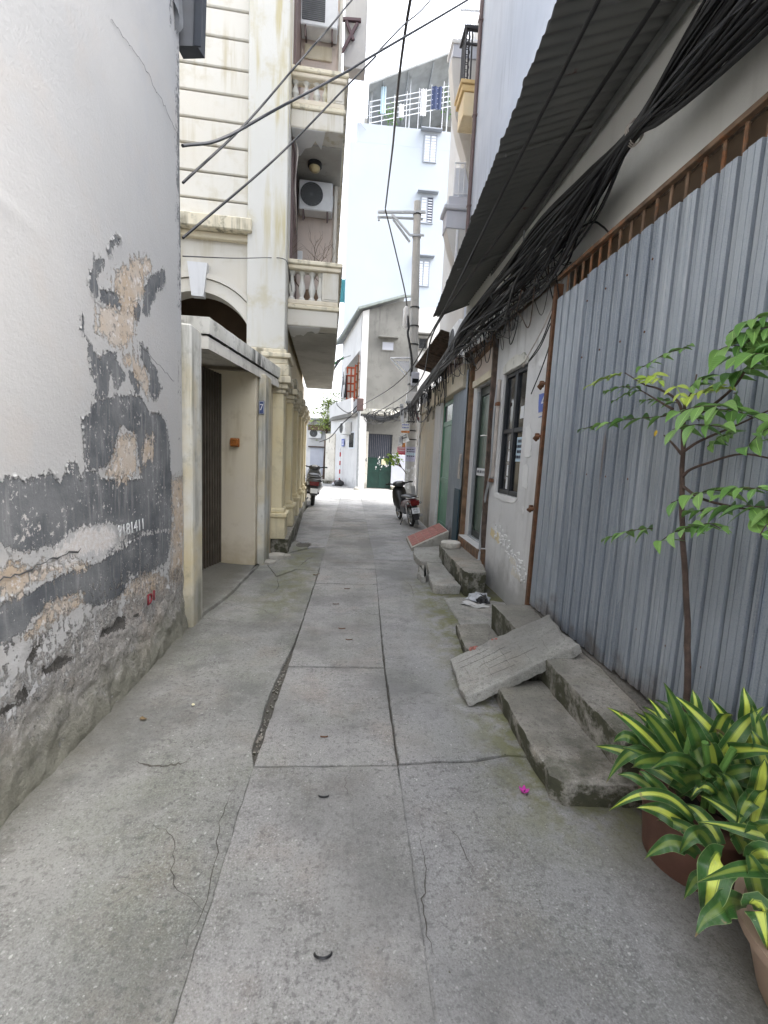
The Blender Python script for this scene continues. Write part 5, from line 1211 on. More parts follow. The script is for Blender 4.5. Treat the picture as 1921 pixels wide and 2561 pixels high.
# crumpled plastic bag at the doorstep
bg_ = thing('plastic_bag', 'crumpled clear and black plastic bag lying by the doorstep pipe', 'plastic bag', (1.32, 4.24, 0))
for (dx, dy, s, mt_) in ((0, 0, 0.10, 'plastic'), (0.02, -0.05, 0.07, 'black')):
    mb = MB(); mb.lathe([(s*0.4, -0.005), (s, 0.02), (s*1.05, 0.04), (s*0.8, 0.07), (s*0.35, 0.085)], (1.32+dx, 4.24+dy, 0), 22)
    mb.v = [p+V((1, 1, 0.6))*0 + (p-V((1.32+dx, 4.24+dy, 0.03)))*0.55*mnoise.noise(p*26) + V((0, 0, 0.02*mnoise.noise(p*48))) for p in mb.v]
    mb.build('bag_film', M[mt_], bg_, 0)
mb = MB(); mb.grid(lambda u, v: (1.13+0.22*u+0.03*math.sin(v*9), 4.02+0.17*v*(1-0.5*u)+0.03*math.sin(u*7), 0.026+0.008*math.sin(u*11+v*5)), 10, 6); tag(mb.build('plaster_sheet', M['whiteflake'], fix=False), 'white flake of paint lying on the pad near the plastic bag', 'paint flake')
# hanging corrugated panel and rubber flap beside the glass door
cp = thing('leaning_tin_sheet', 'narrow blue grey corrugated panel leaning between glass door and green door', 'metal panel', (1.5, 6.6, 0.2))
mb = MB(); vs = []; kk = 0
yy = [6.2+0.01*i for i in range(91)]
for y in yy:
    for z in (0.16, 1.4, 2.66-0.03*(y-6.2)): vs.append((1.565+0.011*math.sin(y*2*math.pi/0.082)+0.01*(y-6.2), y, z))
mb.add(vs, [(i*3+j, i*3+3+j, i*3+4+j, i*3+1+j) for i in range(len(yy)-1) for j in range(2)]); mb.build('sheet', M['galv'], cp, 30, fix=False)
MB().box(1.53, 1.548, 6.18, 6.48, 0.15, 1.0, 0.004).build('rubber_flap', M['padblue'], cp)
MB().tube(catmull([(1.535, 6.24, 1.5), (1.52, 6.23, 1.35), (1.525, 6.25, 1.15)], 4), 0.018, 6).build('wrapped_handle', M['cablewhite'], cp)
# ================================================================ beyond the low house on the right
bh = thing('beige_house', 'beige stained house wall with green metal door and two small vents', 'house', (WX, 9, 0))
P = lambda y, z: (WX+0.002, y, z)
wall_plane(MB(), [6.1, 7.2, 8.0, 8.62, 9.5, 10.55], [-0.05, 0.3, 1.4, 2.42], [(7.22, 8.0, 0.22, 2.41), (8.86, 9.10, 2.20, 2.37), (9.50, 9.76, 2.20, 2.37)], P, (1, 0, 0), 0.14).build('wall', M['beige'], bh, 0, fix=False)
MB().box(WX+0.15, 2.3, 6.78, 10.55, -0.05, 3.0).build('house_core', M['brownwood'], bh)
MB().box(1.56, 1.72, 8.02, 8.58, -0.03, 2.42, 0.008).build('door_pillar', M['white'], bh)
MB().box(1.50, 1.74, 6.3, 8.75, 2.425, 2.75, 0.012).build('beam', M['cream'], bh)
MB().box(1.54, 1.74, 8.76, 10.55, 2.425, 2.62, 0.012).build('beam', M['beige'], bh)
MB().box(1.57, 1.75, 10.56, 10.68, -0.03, 2.9, 0.01).build('end_pier', M['white'], bh)
gdm = MB().box(1.606, 1.646, 7.23, 7.30, 0.23, 2.40).box(1.606, 1.646, 7.93, 7.995, 0.23, 2.40).box(1.609, 1.643, 7.301, 7.929, 1.98, 2.06).box(1.609, 1.643, 7.301, 7.929, 1.02, 1.10).box(1.609, 1.643, 7.301, 7.929, 0.23, 0.32).box(1.609, 1.643, 7.301, 7.929, 2.33, 2.40)
gd_ = gdm.build('door', M['doorgreen'], bh)
MB().box(1.621, 1.631, 7.301, 7.929, 0.321, 1.019).build('door_panel', M['doorgreen'], gd_); MB().box(1.621, 1.631, 7.301, 7.929, 1.101, 1.979).build('door_panel', M['doorgreen'], gd_)
MB().box(1.621, 1.631, 7.301, 7.929, 2.061, 2.329).build('transom_pane', M['darkglass'], gd_)
# dark awning further on and the recess under it
aw = thing('dark_awning', 'dark rusty corrugated awning beside the white air conditioner', 'awning', (1.7, 9, 3.7))
mb = MB()
mb.grid(lambda u, v: (1.60+0.75*v, 8.68+3.6*u, 3.86-0.20*v+0.02*math.sin((8.68+3.6*u)*46)), 160, 3); mb.build('awning_sheet', M['oldwood'], aw, 40, fix=False)
MB().box(2.31, 2.36, 6.8, 12, 2.9, 3.9).build('awning_back', M['brownwood'], aw)
for y in (9.0, 10.4, 11.8): MB().bar((1.63, y, 3.82), (2.3, y, 3.63), 0.03, 0.04).build('awning_rafter', M['oldwood'], aw)
aircon('air_conditioner', 'white air conditioner seen end-on above the cables by the dark awning', (2.03, 8.22, 3.20), -math.pi/2, 0.72, 0.62, 0.29)
# tall pale blue house behind the low one
bl = thing('pale_blue_house', 'tall pale blue rendered house rising behind the corrugated eave', 'house', (2.1, 4, 3))
MB().box(2.00, 8, 1.0, 8.62, 3.92, 14).build('blue_wall', M['bluewall'], bl)  # near end is out of view, its length set to block sky light
MB().tube([(1.96, 8.60, 4.4), (1.96, 8.60, 10.0), (1.97, 8.62, 16)], 0.035, 10).build('drain_pipe', M['brownpipe'], bl)
mb = MB()
for z in (6, 7.5, 9, 10.5): mb.box(1.92, 2.0, 8.56, 8.64, z, z+0.03)
mb.build('pipe_clamp', M['brownpipe'], bl)
# house with ochre balcony
oh = thing('ochre_balcony_house', 'house with small ochre balcony and black iron rail behind the blue wall', 'house', (2.4, 9.5, 7))
MB().box(2.34, 6, 8.7, 10.25, 3.2, 16).build('house_wall', M['curvegrey'], oh)
yy = 9.4
bo = MB().box(1.86, 2.339, yy, yy+.55, 8.50, 8.62, 0.01).build('balcony_slab', M['orange'], oh)
MB().box(1.91, 2.339, yy+.02, yy+.5, 8.08, 8.499, 0.01).build('balcony_apron', M['ochrepale'], bo)
MB().box(1.83, 2.339, yy-.03, yy+.58, 8.621, 8.69, 0.01).build('balcony_moulding', M['orange'], bo)
rl = MB()
for x_ in (1.90, 1.96, 2.02): rl.bar((x_, yy+.05, 8.69), (x_-.01, yy+.05, 9.62), 0.028, 0.028)
rl.bar((1.9, yy+.05, 9.64), (1.9, yy+.5, 9.66), 0.09, 0.07).bar((1.88, yy+.05, 9.62), (2.33, yy+.05, 9.62), 0.08, 0.06).bar((1.9, yy+.05, 9.35), (2.33, yy+.05, 9.35), 0.035, 0.035)
for i in range(5): rl.bar((1.9, yy+.1+0.08*i, 8.69), (1.9, yy+.1+0.08*i, 9.62), 0.02, 0.02)
rl.bar((2.2, yy+.05, 8.69), (2.2, yy+.05, 9.6), 0.02, 0.02)
rl.build('iron_rail', M['railblack'], bo)
rl = MB()
for i in range(6): rl.tube([(1.93+0.045*math.cos(t), yy+.03, 8.8+.13*i+0.05*math.sin(t)) for t in [2*math.pi*k/10 for k in range(11)]], 0.008, 4, False)
rl.build('iron_scroll', M['railblack'], bo)
MB().box(2.31, 2.339, yy+.1, yy+.8, 8.75, 10.6).build('balcony_door', M['bluegrey'], oh)
# grey house with curved stacked balconies
ch = thing('curved_balcony_house', 'grey house with curved stacked balconies and thin white rails', 'house', (2.6, 11, 6))
MB().box(2.52, 6.5, 10.27, 14.0, 3.0, 11.5).build('house_wall', M['curvegrey'], ch)
mb = MB(); mb.prism([(2.519, 7.0), (2.36, 7.30), (2.21, 7.88), (2.04, 8.31), (1.93, 8.69), (1.82, 9.46), (1.78, 9.78), (2.519, 9.78)], 10.3, 10.62, 'y'); cw = mb.build('curved_wall', M['curvegrey'], ch, 30)
MB().box(1.80, 2.519, 10.28, 10.7, 9.781, 10.02).build('balcony_front', M['bluegrey'], cw)
MB().box(1.76, 2.519, 10.25, 10.74, 10.021, 10.09).build('balcony_moulding', M['white'], cw)
rl = MB()
for zz_ in (10.16, 10.72): rl.bar((1.92, 10.35, zz_), (2.5, 10.35, zz_+.03), .03, .03)
for i in range(6): rl.bar((1.92+.11*i, 10.35, 10.09), (1.92+.11*i, 10.35, 10.74), .022, .022)
rl.build('white_rail', M['railwhite'], cw)
mb = MB(); mb.prism([(2.519, 5.4), (2.519, 6.44), (1.88, 6.44), (1.93, 6.25), (2.01, 6.0), (2.12, 5.75)], 10.3, 10.66, 'y'); lb = mb.build('balcony_console', M['curvegrey'], ch, 30)
MB().box(1.86, 2.519, 10.28, 10.68, 6.441, 6.80, .01).build('balcony_front', M['bluegrey'], lb)
MB().box(1.80, 2.519, 10.22, 10.74, 6.801, 6.90, .02).build('balcony_moulding', M['bluegrey'], lb)
MB().box(1.90, 2.519, 10.30, 10.66, 6.901, 7.10, .01).build('parapet', M['bluegrey'], lb)
rl = MB()
for zz_ in (7.18, 7.80): rl.bar((2.0, 10.36, zz_), (2.51, 10.36, zz_+.03), .03, .03)
for i in range(5): rl.bar((2.0+.11*i, 10.36, 7.10), (2.0+.11*i, 10.36, 7.82), .02, .02)
rl.build('white_rail', M['railwhite'], lb)
MB().box(2.03, 2.5, 10.42, 10.44, 7.101, 7.74).build('white_screen', M['shutterwhite'], lb)
MB().tube([(2.12, 10.27, 5.5), (2.12, 10.27, 6.4)], 0.03, 8).build('drain_pipe', M['railwhite'], ch)

# ================================================================ grey cement house closing the lane
gh = thing('grey_cement_house', 'bare grey cement house with green metal gate and slanting roof', 'house', (1.5, 19.8, 0))
FY = 19.8
mb = MB(); mb.prism([(0.52, 3.42), (2.50, 3.42), (2.50, 8.12), (1.75, 8.0), (0.52, 7.60)], FY, FY+0.25, 'y'); mb.build('front_wall', M['grey'], gh, 0)
wall_plane(MB(), [0.42, 3.6], [-0.05, 3.42], [(0.70, 1.77, 0.02, 2.42)], lambda u, z: (u, FY+0.12, z), (0, 1, 0), 0.16).build('ground_front', M['grey'], gh, 0, fix=False)
mb = MB(); mb.prism([(2.5, 3.42), (3.7, 3.42), (3.7, 7.95), (2.5, 7.80)], FY+0.1, FY+0.3, 'y'); mb.build('side_block', M['greywall'], gh, 0)
MB().box(0.6, 4.5, FY+0.31, 27, 0, 7.4).build('house_core', M['grey'], gh)
mb = MB(); mb.prism([(0.24, 3.4), (0.52, 3.4), (0.52, 7.6), (0.24, 7.5)], FY-0.03, FY+0.24, 'y'); mb.build('corner_strip', M['white'], gh, 0)
# roof: verge board along the slope, soffit along the side eave
mb = MB().bar((0.05, FY-0.12, 7.58), (2.0, FY-0.12, 8.22), 0.14, 0.10).bar((2.0, FY-0.1, 8.2), (2.55, FY-0.1, 8.28), 0.12, 0.08); mb.build('verge', M['greenroof'], gh)
mb = MB(); mb.add([(0.05, FY-0.15, 7.60), (2.0, FY-0.15, 8.24), (2.0, 26, 8.3), (-1.2, 26, 7.6), (0.05, FY-0.15, 7.53), (2.0, FY-0.15, 8.17), (2.0, 26, 8.2), (-1.2, 26, 7.5)], [(0, 1, 2, 3), (4, 7, 6, 5), (0, 4, 5, 1), (0, 3, 7, 4)]); mb.build('roof_sheet', M['rooftin'], gh, 0)
MB().tube([(0.04, FY-0.16, 7.52), (-0.6, 23.2, 7.46), (-1.2, 26, 7.44)], 0.05, 8).build('gutter', M['greenroof'], gh)
# side wall with loggia
sd_ = V((-0.75, 4.5, 0)).normalized(); sn = V((-sd_.y, sd_.x, 0))
def SP(s, z, o=0.0): p = V((0.22, FY, 0))+sd_*s+sn*o; return (p.x, p.y, z)
wall_plane(MB(), [0, 5.5], [3.3, 7.5], [(0.25, 4.4, 3.9, 5.95)], lambda s, z: SP(s, z), -sn, 0.9).build('side_wall', M['white'], gh, 0, fix=False)
MB().quad(SP(0.2, 3.9, -0.9), SP(4.5, 3.9, -0.9), SP(4.5, 6, -0.9), SP(0.2, 6, -0.9)).build('loggia_back', M['brownwood'], gh, 0)
for (x0, x1, y0, n_c) in ((-0.34, 0.0, 20.95, 2), (0.02, 0.22, 20.4, 1)):
    fr = MB(); n_r = 4
    for i in range(n_c+1): x = x0+(x1-x0)*i/n_c; fr.bar((x, y0, 3.95), (x, y0, 5.42), 0.07, 0.06)
    for j in range(n_r+1): fr.bar((x0, y0, 3.98+1.4*j/n_r), (x1, y0, 3.98+1.4*j/n_r), 0.05, 0.065)
    for j in range(3): fr.bar((x1, y0, 4.0+.7*j), (x1+.02, y0+.9, 4.0+.7*j), 0.05, 0.06)
    fw_ = fr.build('lattice_window', M['orangewood'], gh)
    for i in range(n_c):
        for j in range(n_r):
            a, b_ = x0+(x1-x0)*(i+.16)/n_c, x0+(x1-x0)*(i+.84)/n_c; z0, z1 = 3.98+1.4*(j+.1)/n_r, 3.98+1.4*(j+.9)/n_r
            MB().quad((a, y0+.01, z0), (b_, y0+.01, z0), (b_, y0+.01, z1), (a, y0+.01, z1)).build('pane', M['curtain'], fw_, 0)
fr = MB()
for i in range(4): fr.bar((0.16+0.09*i, FY-0.02, 4.0), (0.16+0.09*i, FY-0.02, 5.7), 0.045, 0.045) if i < 1 else None
for j in range(5): fr.bar(SP(0.05, 4.0+.35*j, .02), SP(0.5, 4.0+.35*j, .02), 0.03, 0.03)
fr.bar(SP(0.5, 4, .02), SP(.5, 5.5, .02), .05, .05); fr.build('rail_grid', M['rust'], gh)
# curved parapet ledge over the ground floor
po = [SP(-0.15, 0, 0.35)[:2], SP(1.2, 0, 0.55)[:2], SP(2.6, 0, 0.8)[:2], SP(4.4, 0, 0.8)[:2], SP(5.2, 0, 0.3)[:2], SP(5.2, 0, -0.2)[:2], SP(0.1, 0, -0.2)[:2]]
MB().prism(po, 3.10, 3.26, 'z').build('ledge_slab', M['grey'], gh, 0)
mb = MB(); mb.prism(po[:4]+[SP(4.4, 0, .72)[:2], SP(2.6, 0, .72)[:2], SP(1.2, 0, .47)[:2], SP(-.1, 0, .27)[:2]], 3.261, 3.88, 'z'); mb.build('parapet', M['white'], gh, 0)
MB().prism([(0.25, FY-0.45), (0.8, FY-0.62), (1.6, FY-0.62), (2.1, FY-0.35), (2.2, FY+0.1), (0.25, FY+0.1)], 3.22, 3.42, 'z').build('entrance_ledge', M['canopy_top'], gh, 0)
# windows with little hoods
for (x0, x1, z0, z1, mt_) in ((1.14, 1.62, 6.0, 6.32, 'bluegrey'), (2.72, 3.05, 6.15, 6.55, 'darkglass')):
    f_ = MB().box(x0-.05, x1+.05, FY-0.02, FY+0.105, z0-.05, z0).box(x0-.05, x1+.05, FY-0.02, FY+0.105, z1, z1+.05).box(x0-.05, x0, FY-0.02, FY+.105, z0+.001, z1-.001).box(x1, x1+.05, FY-.02, FY+.105, z0+.001, z1-.001).build('window', M['grey'], gh)
    MB().box(x0+.001, x1-.001, FY-0.005, FY-0.001, z0+.001, z1-.001).build('pane', M[mt_], f_)
    MB().box(x0-.18, x1+.18, FY-0.2, FY+0.1, z1+.16, z1+.22).build('window_hood', M['grey'], f_)
# gate number 14
MB().box(0.46, 0.70, FY-0.02, FY+0.119, -0.02, 2.5, 0.01).build('gate_pier', M['canopy'], gh)
MB().box(1.77, 2.4, FY+0.0, FY+0.119, -0.02, 1.55, 0.01).build('gate_dado', M['bluegrey'], gh)
gg = MB().box(0.71, 1.76, FY+0.16, FY+0.19, 0.02, 1.38).build('gate', M['gategreen'], gh)
mb = MB()
for i in range(13): mb.box(0.72+0.0845*i, 0.735+0.0845*i, FY+0.165, FY+0.18, 1.381, 2.40)
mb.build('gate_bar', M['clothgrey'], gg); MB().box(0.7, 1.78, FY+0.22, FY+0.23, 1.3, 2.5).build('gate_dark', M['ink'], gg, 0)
mb = MB()
for x in (0.71, 1.23, 1.74): mb.box(x, x+0.03, FY+0.145, FY+0.159, 0.03, 1.37)
for z in (0.03, 0.7, 1.34): mb.box(0.741, 1.739, FY+0.148, FY+0.158, z, z+0.03)
mb.build('gate_frame', M['gategreen'], gg)
rr_ = random.Random(5); mb = MB()
for i in range(22):
    x, z = 1.3+rr_.gauss(0, .17), 1.1+rr_.gauss(0, .13); s = rr_.uniform(.01, .045)
    mb.prism(rough_poly([(x-s, z-s), (x+s, z-s*.7), (x+s*.8, z+s*1.3), (x-s*.6, z+s)], .02, .02, i), FY+0.1415, FY+0.1445, 'y')
mb.build('peeled_patch', M['chalk'], gg, 0)['kind'] = 'stuff'
t = thing('paper_notice', 'cream paper notice on the dark green gate', 'notice', (1.42, FY+0.14, 1.1)); MB().box(1.33, 1.52, FY+0.134, FY+0.140, 1.08, 1.32, 0.002).build('sheet', M['papercream'], t)
nn = thing('painted_number', 'black painted number 14 on the pier beside the green gate', 'house number', (0.58, FY-0.03, 1.2))
text_mesh('numeral', '14', 0.26, frame_mtx((0.575, FY-0.024, 1.25), (1, 0, 0), (0, 0, 1)), M['ink'], nn, 0.004, 0.8)
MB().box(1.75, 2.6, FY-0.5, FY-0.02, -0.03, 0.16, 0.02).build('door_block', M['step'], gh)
# laundry and awning on the loggia
for (s, w_, z0, z1, mt_, nm, lab) in ((1.15, 0.38, 4.05, 5.05, 'clothdark', 'hanging_jacket', 'black jacket hanging before the orange lattice window'), (1.25, 0.3, 4.62, 5.2, 'clothgrey', 'hanging_shirt', 'grey shirt hanging over the black jacket on the loggia line'), (1.95, 0.34, 4.1, 4.95, 'clothwhite', 'hanging_shirt', 'black and white checked shirt at the far end of the loggia line'), (2.3, 0.2, 4.2, 4.9, 'clothdark', 'hanging_shirt', 'narrow dark garment at the outer end of the loggia line')):
    mb = MB(); mb.grid(lambda u, v: SP(s+(u-.5)*w_*(1-0.25*v), z0+(z1-z0)*v, 0.42+0.05*math.sin(u*14)*(1-v)+(0.1 if mt_ == 'clothgrey' else 0)), 14, 8); tag(mb.build(nm, M[mt_], fix=False), lab, 'laundry', 'laundry on the loggia line')
ln = thing('laundry_pole', 'thin white laundry pole in front of the loggia of the grey house', 'pole', SP(1.5, 5.1, 0.45)); MB().tube([SP(0.4, 4.98, .42), SP(2.8, 5.16, .42)], 0.018, 6).build('pole_tube', M['steel'], ln)
aw2 = thing('green_awning', 'rolled green awning under the white eave wall of the grey house', 'awning', SP(1.5, 5.8, 0.6))
MB().tube([SP(1.0, 5.75, 0.6), SP(3.0, 5.85, 0.75)], 0.05, 8).build('awning_roll', M['tarpgreen'], aw2); MB().tube([SP(0.2, 5.70, .4), SP(1.0, 5.75, 0.6)], 0.025, 6).build('awning_arm', M['steel'], aw2)
mb = MB(); mb.grid(lambda u, v: SP(1.1+1.9*u, 5.75-0.35*v*u-0.1*v, 0.62+0.25*v), 8, 4); mb.build('awning_cloth', M['clothgrey'], aw2, fix=False)

# ground floor side wall running back to the left
lw = thing('white_side_wall', 'worn white ground floor wall running left from the grey house corner', 'wall', (0.2, 19.5, 0))
d2_ = V((-1.35, 3.5, 0)).normalized(); n2_ = V((-d2_.y, d2_.x, 0))
def LP(s, z, o=0.0): p = V((0.30, 19.3, 0))+d2_*s+n2_*o; return (p.x, p.y, z)
MB().add([LP(0, -.05), LP(3.9, -.05), LP(3.9, 3.1), LP(0, 3.1), LP(0, -.05, -.3), LP(3.9, -.05, -.3), LP(3.9, 3.1, -.3), LP(0, 3.1, -.3)], [(0, 1, 2, 3), (0, 4, 5, 1), (0, 3, 7, 4), (3, 2, 6, 7), (1, 5, 6, 2)]).build('wall_face', M['white'], lw, 0)
MB().bar(LP(3.7, 1.5, .05), LP(3.72, 1.5, .05), 0.5, 0.02).build('pier_patch', M['canopy_top'], lw)
MB().add([LP(3.1, -.05, .05), LP(3.9, -.05, .25), LP(3.9, 2.45, .25), LP(3.1, 2.45, .05), LP(3.1, -.05, -.2), LP(3.9, -.05, -.2), LP(3.9, 2.45, -.2), LP(3.1, 2.45, -.2)], [(0, 1, 2, 3), (0, 4, 5, 1), (1, 5, 6, 2), (3, 2, 6, 7), (0, 3, 7, 4)]).build('end_pier', M['canopy'], lw, 0)
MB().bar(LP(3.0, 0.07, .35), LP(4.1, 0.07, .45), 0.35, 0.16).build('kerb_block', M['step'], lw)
MB().bar(LP(3.25, 2.12, .075), LP(3.6, 2.12, .165), 0.02, 0.22, (0, 0, 1)).build('meter_hole', M['brownwood'], lw)
f_ = MB().bar(LP(0.55, 2.1, .01), LP(1.25, 2.1, .01), 0.03, 0.75).build('window', M['shutterwhite'], lw); MB().bar(LP(0.62, 2.1, .028), LP(1.18, 2.1, .028), 0.006, 0.64).build('pane', M['darkglass'], f_)
aircon('air_conditioner', 'small white air conditioner on the worn white wall behind the thin lamp post', LP(1.35, 2.35, 0.02), math.atan2(n2_.y, n2_.x)+math.pi/2, 0.75, 0.55, 0.3, stand=False)
sg = thing('street_sign', 'small blue street name plate above the red and white striped post', 'sign', LP(1.95, 1.95, .08)); MB().bar(LP(1.75, 2.0, .05), LP(2.1, 2.0, .05), 0.015, 0.34).build('plate', M['numblue'], sg)
mb = MB()
for z in (2.07, 1.98, 1.9): mb.bar(LP(1.79, z, .0595), LP(2.06, z, .0595), 0.003, 0.035)
mb.build('plate_lettering', M['signwhite'], sg)
sp_ = thing('striped_post', 'thin red and white striped post against the worn white wall', 'post', LP(1.95, 0, .15))
for i in range(8):
    z0 = 0.15+0.2*i; MB().tube([LP(1.95, z0, .15), LP(1.95, z0+0.199, .15)], 0.032, 8).build('post_band', M['redband' if i % 2 == 0 else 'signwhite'], sp_)
tb = thing('rubbish_bags', 'heap of dark and red rubbish bags at the foot of the striped post', 'rubbish', LP(1.6, 0, .35))
for (s, o, r_, mt_) in ((1.75, .35, .16, 'black'), (1.5, .3, .2, 'black'), (2.0, .35, .13, 'darkred'), (1.75, .5, .09, 'plastic')):
    c_ = V(LP(s, 0, o)); mb = MB(); mb.lathe([(r_*.5, 0), (r_, r_*.4), (r_*.9, r_*.9), (r_*.4, r_*1.4), (r_*.15, r_*1.6)], c_, 14); mb.v = [p+(p-c_)*.35*mnoise.noise(p*9) for p in mb.v]; mb.build('bag', M[mt_], tb, 40)

# ================================================================ far end of the lane
fh = thing('far_white_house', 'far white house with pale blue gate closing the left lane', 'house', (-2.2, 30, 0))
MB().box(-8, 0.5, 30, 36, -0.05, 3.6).build('front_wall', M['white'], fh); MB().box(-8, 0.6, 29.6, 36, 3.61, 3.72).build('roof_slab', M['rooftin'], fh)
MB().box(-2.75, -1.9, 29.94, 29.99, 0.02, 1.85).build('gate', M['bluegrey'], fh); MB().box(-2.9, -1.5, 29.85, 29.99, 1.86, 1.93).build('gate_lintel', M['oldwood'], fh)
MB().box(-2.9, -1.3, 29.6, 29.99, 2.95, 3.3).build('awning', M['brownwood'], fh)
MB().box(-1.85, -1.45, 29.9, 29.99, 1.95, 2.4).build('wall_box', M['rustlight'], fh)
aircon('air_conditioner', 'round fan air conditioner on the far white house above the pale gate', (-2.45, 29.98, 2.45), 0.0, 0.8, 0.6, 0.3, stand=False)
MB().box(-2.3, -1.2, 26.9, 27.4, -0.03, 0.14).build('far_step', M['step'], None); tag(bpy.data.objects['far_step'], 'low concrete step in front of the far pale blue gate', 'step')

# white tower block
tw = thing('white_tower', 'tall pale blue-white tower block with roof terrace and shuttered windows', 'building', (2, 28, 0))
MB().box(-0.80, 7.5, 28, 36, 0, 19.3).build('tower_wall', M['tower'], tw)
for (x, z) in ((3.88, 19.45), (3.88, 15.98), (3.86, 12.45), (3.86, 9.0)):
    W, H_ = 0.78, 1.5
    f_ = MB().box(x-W/2, x+W/2, 27.94, 27.998, z-H_/2, z-H_/2+.06).box(x-W/2, x+W/2, 27.94, 27.998, z+H_/2-.06, z+H_/2).box(x-W/2, x-W/2+.06, 27.94, 27.998, z-H_/2+.061, z+H_/2-.061).box(x+W/2-.06, x+W/2, 27.94, 27.998, z-H_/2+.061, z+H_/2-.061).box(x-.03, x+.03, 27.945, 27.998, z-H_/2+.061, z+H_/2-.061).build('window', M['winline'], tw) if z < 18.4 else None
    if f_ is None:
        continue
    for sx in (-1, 1):
        op = (abs(z-15.98) < .1 and sx == 1)
        a, b_ = (x-W/2+.07, x-.04) if sx < 0 else (x+.04, x+W/2-.07)
        MB().box(a, b_, 27.965, 27.99, z-H_/2+.07, z+H_/2-.07).build('shutter', M['ink' if op else 'shutterwhite'], f_)
        mb = MB()
        for k in range(9): mb.box(a+.02, b_-.02, 27.952, 27.964, z-H_/2+.12+k*.145, z-H_/2+.12+k*.145+(.05 if op else .03))
        mb.build('louvre', M['shutterwhite' if op else 'winline'], f_)
    mb = MB().box(x-W/2-.22, x+W/2+.22, 27.7, 27.998, z+H_/2+.16, z+H_/2+.22); mb.build('window_hood', M['winline'], f_)
# terrace: parapet rises to the right in this view, tin roof on posts, rails, laundry and plants
x, z = 3.9, 17.75
MB().box(-0.4, 7.5, 28, 28.3, 19.301, 20.3).build('terrace_parapet', M['tower'], tw)
f_ = MB().box(3.5, 4.28, 27.94, 27.998, 18.55, 18.61).box(3.5, 4.28, 27.94, 27.998, 19.99, 20.05).box(3.5, 3.56, 27.94, 27.998, 18.611, 19.989).box(4.22, 4.28, 27.94, 27.998, 18.611, 19.989).box(3.86, 3.92, 27.945, 27.998, 18.611, 19.989).build('window', M['winline'], tw)
for (a, b_) in ((3.57, 3.85), (3.93, 4.21)):
    MB().box(a, b_, 27.965, 27.99, 18.62, 19.98).build('shutter', M['shutterwhite'], f_)
    mb = MB()
    for k in range(9): mb.box(a+.02, b_-.02, 27.952, 27.964, 18.68+k*.143, 18.71+k*.143)
    mb.build('louvre', M['winline'], f_)
MB().box(3.28, 4.5, 27.7, 27.998, 20.2, 20.26).build('window_hood', M['winline'], f_)
mb = MB(); mb.add([(0.2, 27.6, 22.0), (7.5, 27.6, 25.3), (7.5, 36, 25.0), (0.2, 36, 21.7), (0.2, 27.6, 22.1), (7.5, 27.6, 25.4), (7.5, 36, 25.1), (0.2, 36, 21.8)], [(0, 3, 2, 1), (4, 5, 6, 7), (0, 1, 5, 4), (0, 4, 7, 3)]); mb.build('terrace_roof', M['rooftin'], tw, 0)
mb = MB()
for i in range(5): mb.bar((1.0+1.4*i, 27.7, 22.33+.63*i), (1.0+1.4*i, 35, 22.05+.63*i), 0.05, 0.06)
for i in range(4): mb.bar((0.4+2.2*i, 28.2, 20.3), (0.4+2.2*i, 28.2, 22.1+i), 0.07, 0.07)
mb.build('roof_frame', M['steel'], tw)
MB().box(0.0, 7.5, 33, 33.2, 20.3, 24).build('terrace_back', M['grey'], tw)
mb = MB()
for k in range(5): mb.bar((0.3, 28.05, 20.35+.28*k), (6.2, 28.05, 21.6+.28*k*.95+.45), 0.035, 0.035)
for i in range(9): mb.bar((0.3+.7*i, 28.05, 20.2), (0.3+.7*i, 28.05, 21.5+.24*i), 0.03, 0.03)
mb.build('terrace_rail', M['railwhite'], tw)
for (x, z0, z1, w_, mt_, lab) in ((3.35, 21.0, 22.4, .35, 'clothwhite', 'white towel on the terrace rail of the tower'), (4.1, 21.4, 22.6, .6, 'clothblue', 'navy clothes on the terrace rail of the tower'), (2.1, 20.8, 21.5, .3, 'clothwhite', 'small white cloth low on the terrace rail of the tower'), (1.05, 20.9, 22.3, .3, 'paperblue', 'pale blue cloth at the left end of the terrace')):
    mb = MB(); mb.grid(lambda u, v: (x+(u-.5)*w_, 28.0+.04*math.sin(u*13), z0+(z1-z0)*v), 10, 5); tag(mb.build('hanging_cloth', M[mt_], fix=False), lab, 'laundry', 'laundry on the terrace rail')
def leafcloud(name, label, c, rad, n, size, mt, seed, cat='plant', stems=()):
    t = thing(name, label, cat, tuple(c)); rr = random.Random(seed); mb = MB()
    for i in range(n):
        p = V((rr.gauss(0, .5)*rad[0], rr.gauss(0, .5)*rad[1], rr.gauss(0, .5)*rad[2]))
        if stems and rr.random() < .85: p = p*0.35+V(rr.choice(stems))-V(c)*1.0
        s = size*rr.uniform(.6, 1.3); rot = Euler((rr.uniform(-1, 1), rr.uniform(-1, 1), rr.uniform(0, 6.3))).to_matrix()
        q = [V((0, -s*.5, 0)), V((s*.25, 0, s*.06)), V((0, s*.6, -s*.05)), V((-s*.25, 0, s*.06))]
        mb.add([rot @ a+p+V(c) for a in q], [(0, 1, 2, 3)])
    o = mb.build('foliage', M[mt], t, 0, fix=False); o['kind'] = 'stuff'; return t
leafcloud('terrace_plant', 'green potted shrub at the right end of the tower terrace', (5.1, 28.3, 22.2), (.5, .3, 1.0), 160, .16, 'leaf', 1)
leafcloud('terrace_plant', 'green potted shrub at the left part of the tower terrace', (1.6, 28.3, 21.0), (.5, .3, .7), 140, .16, 'leaf', 2)
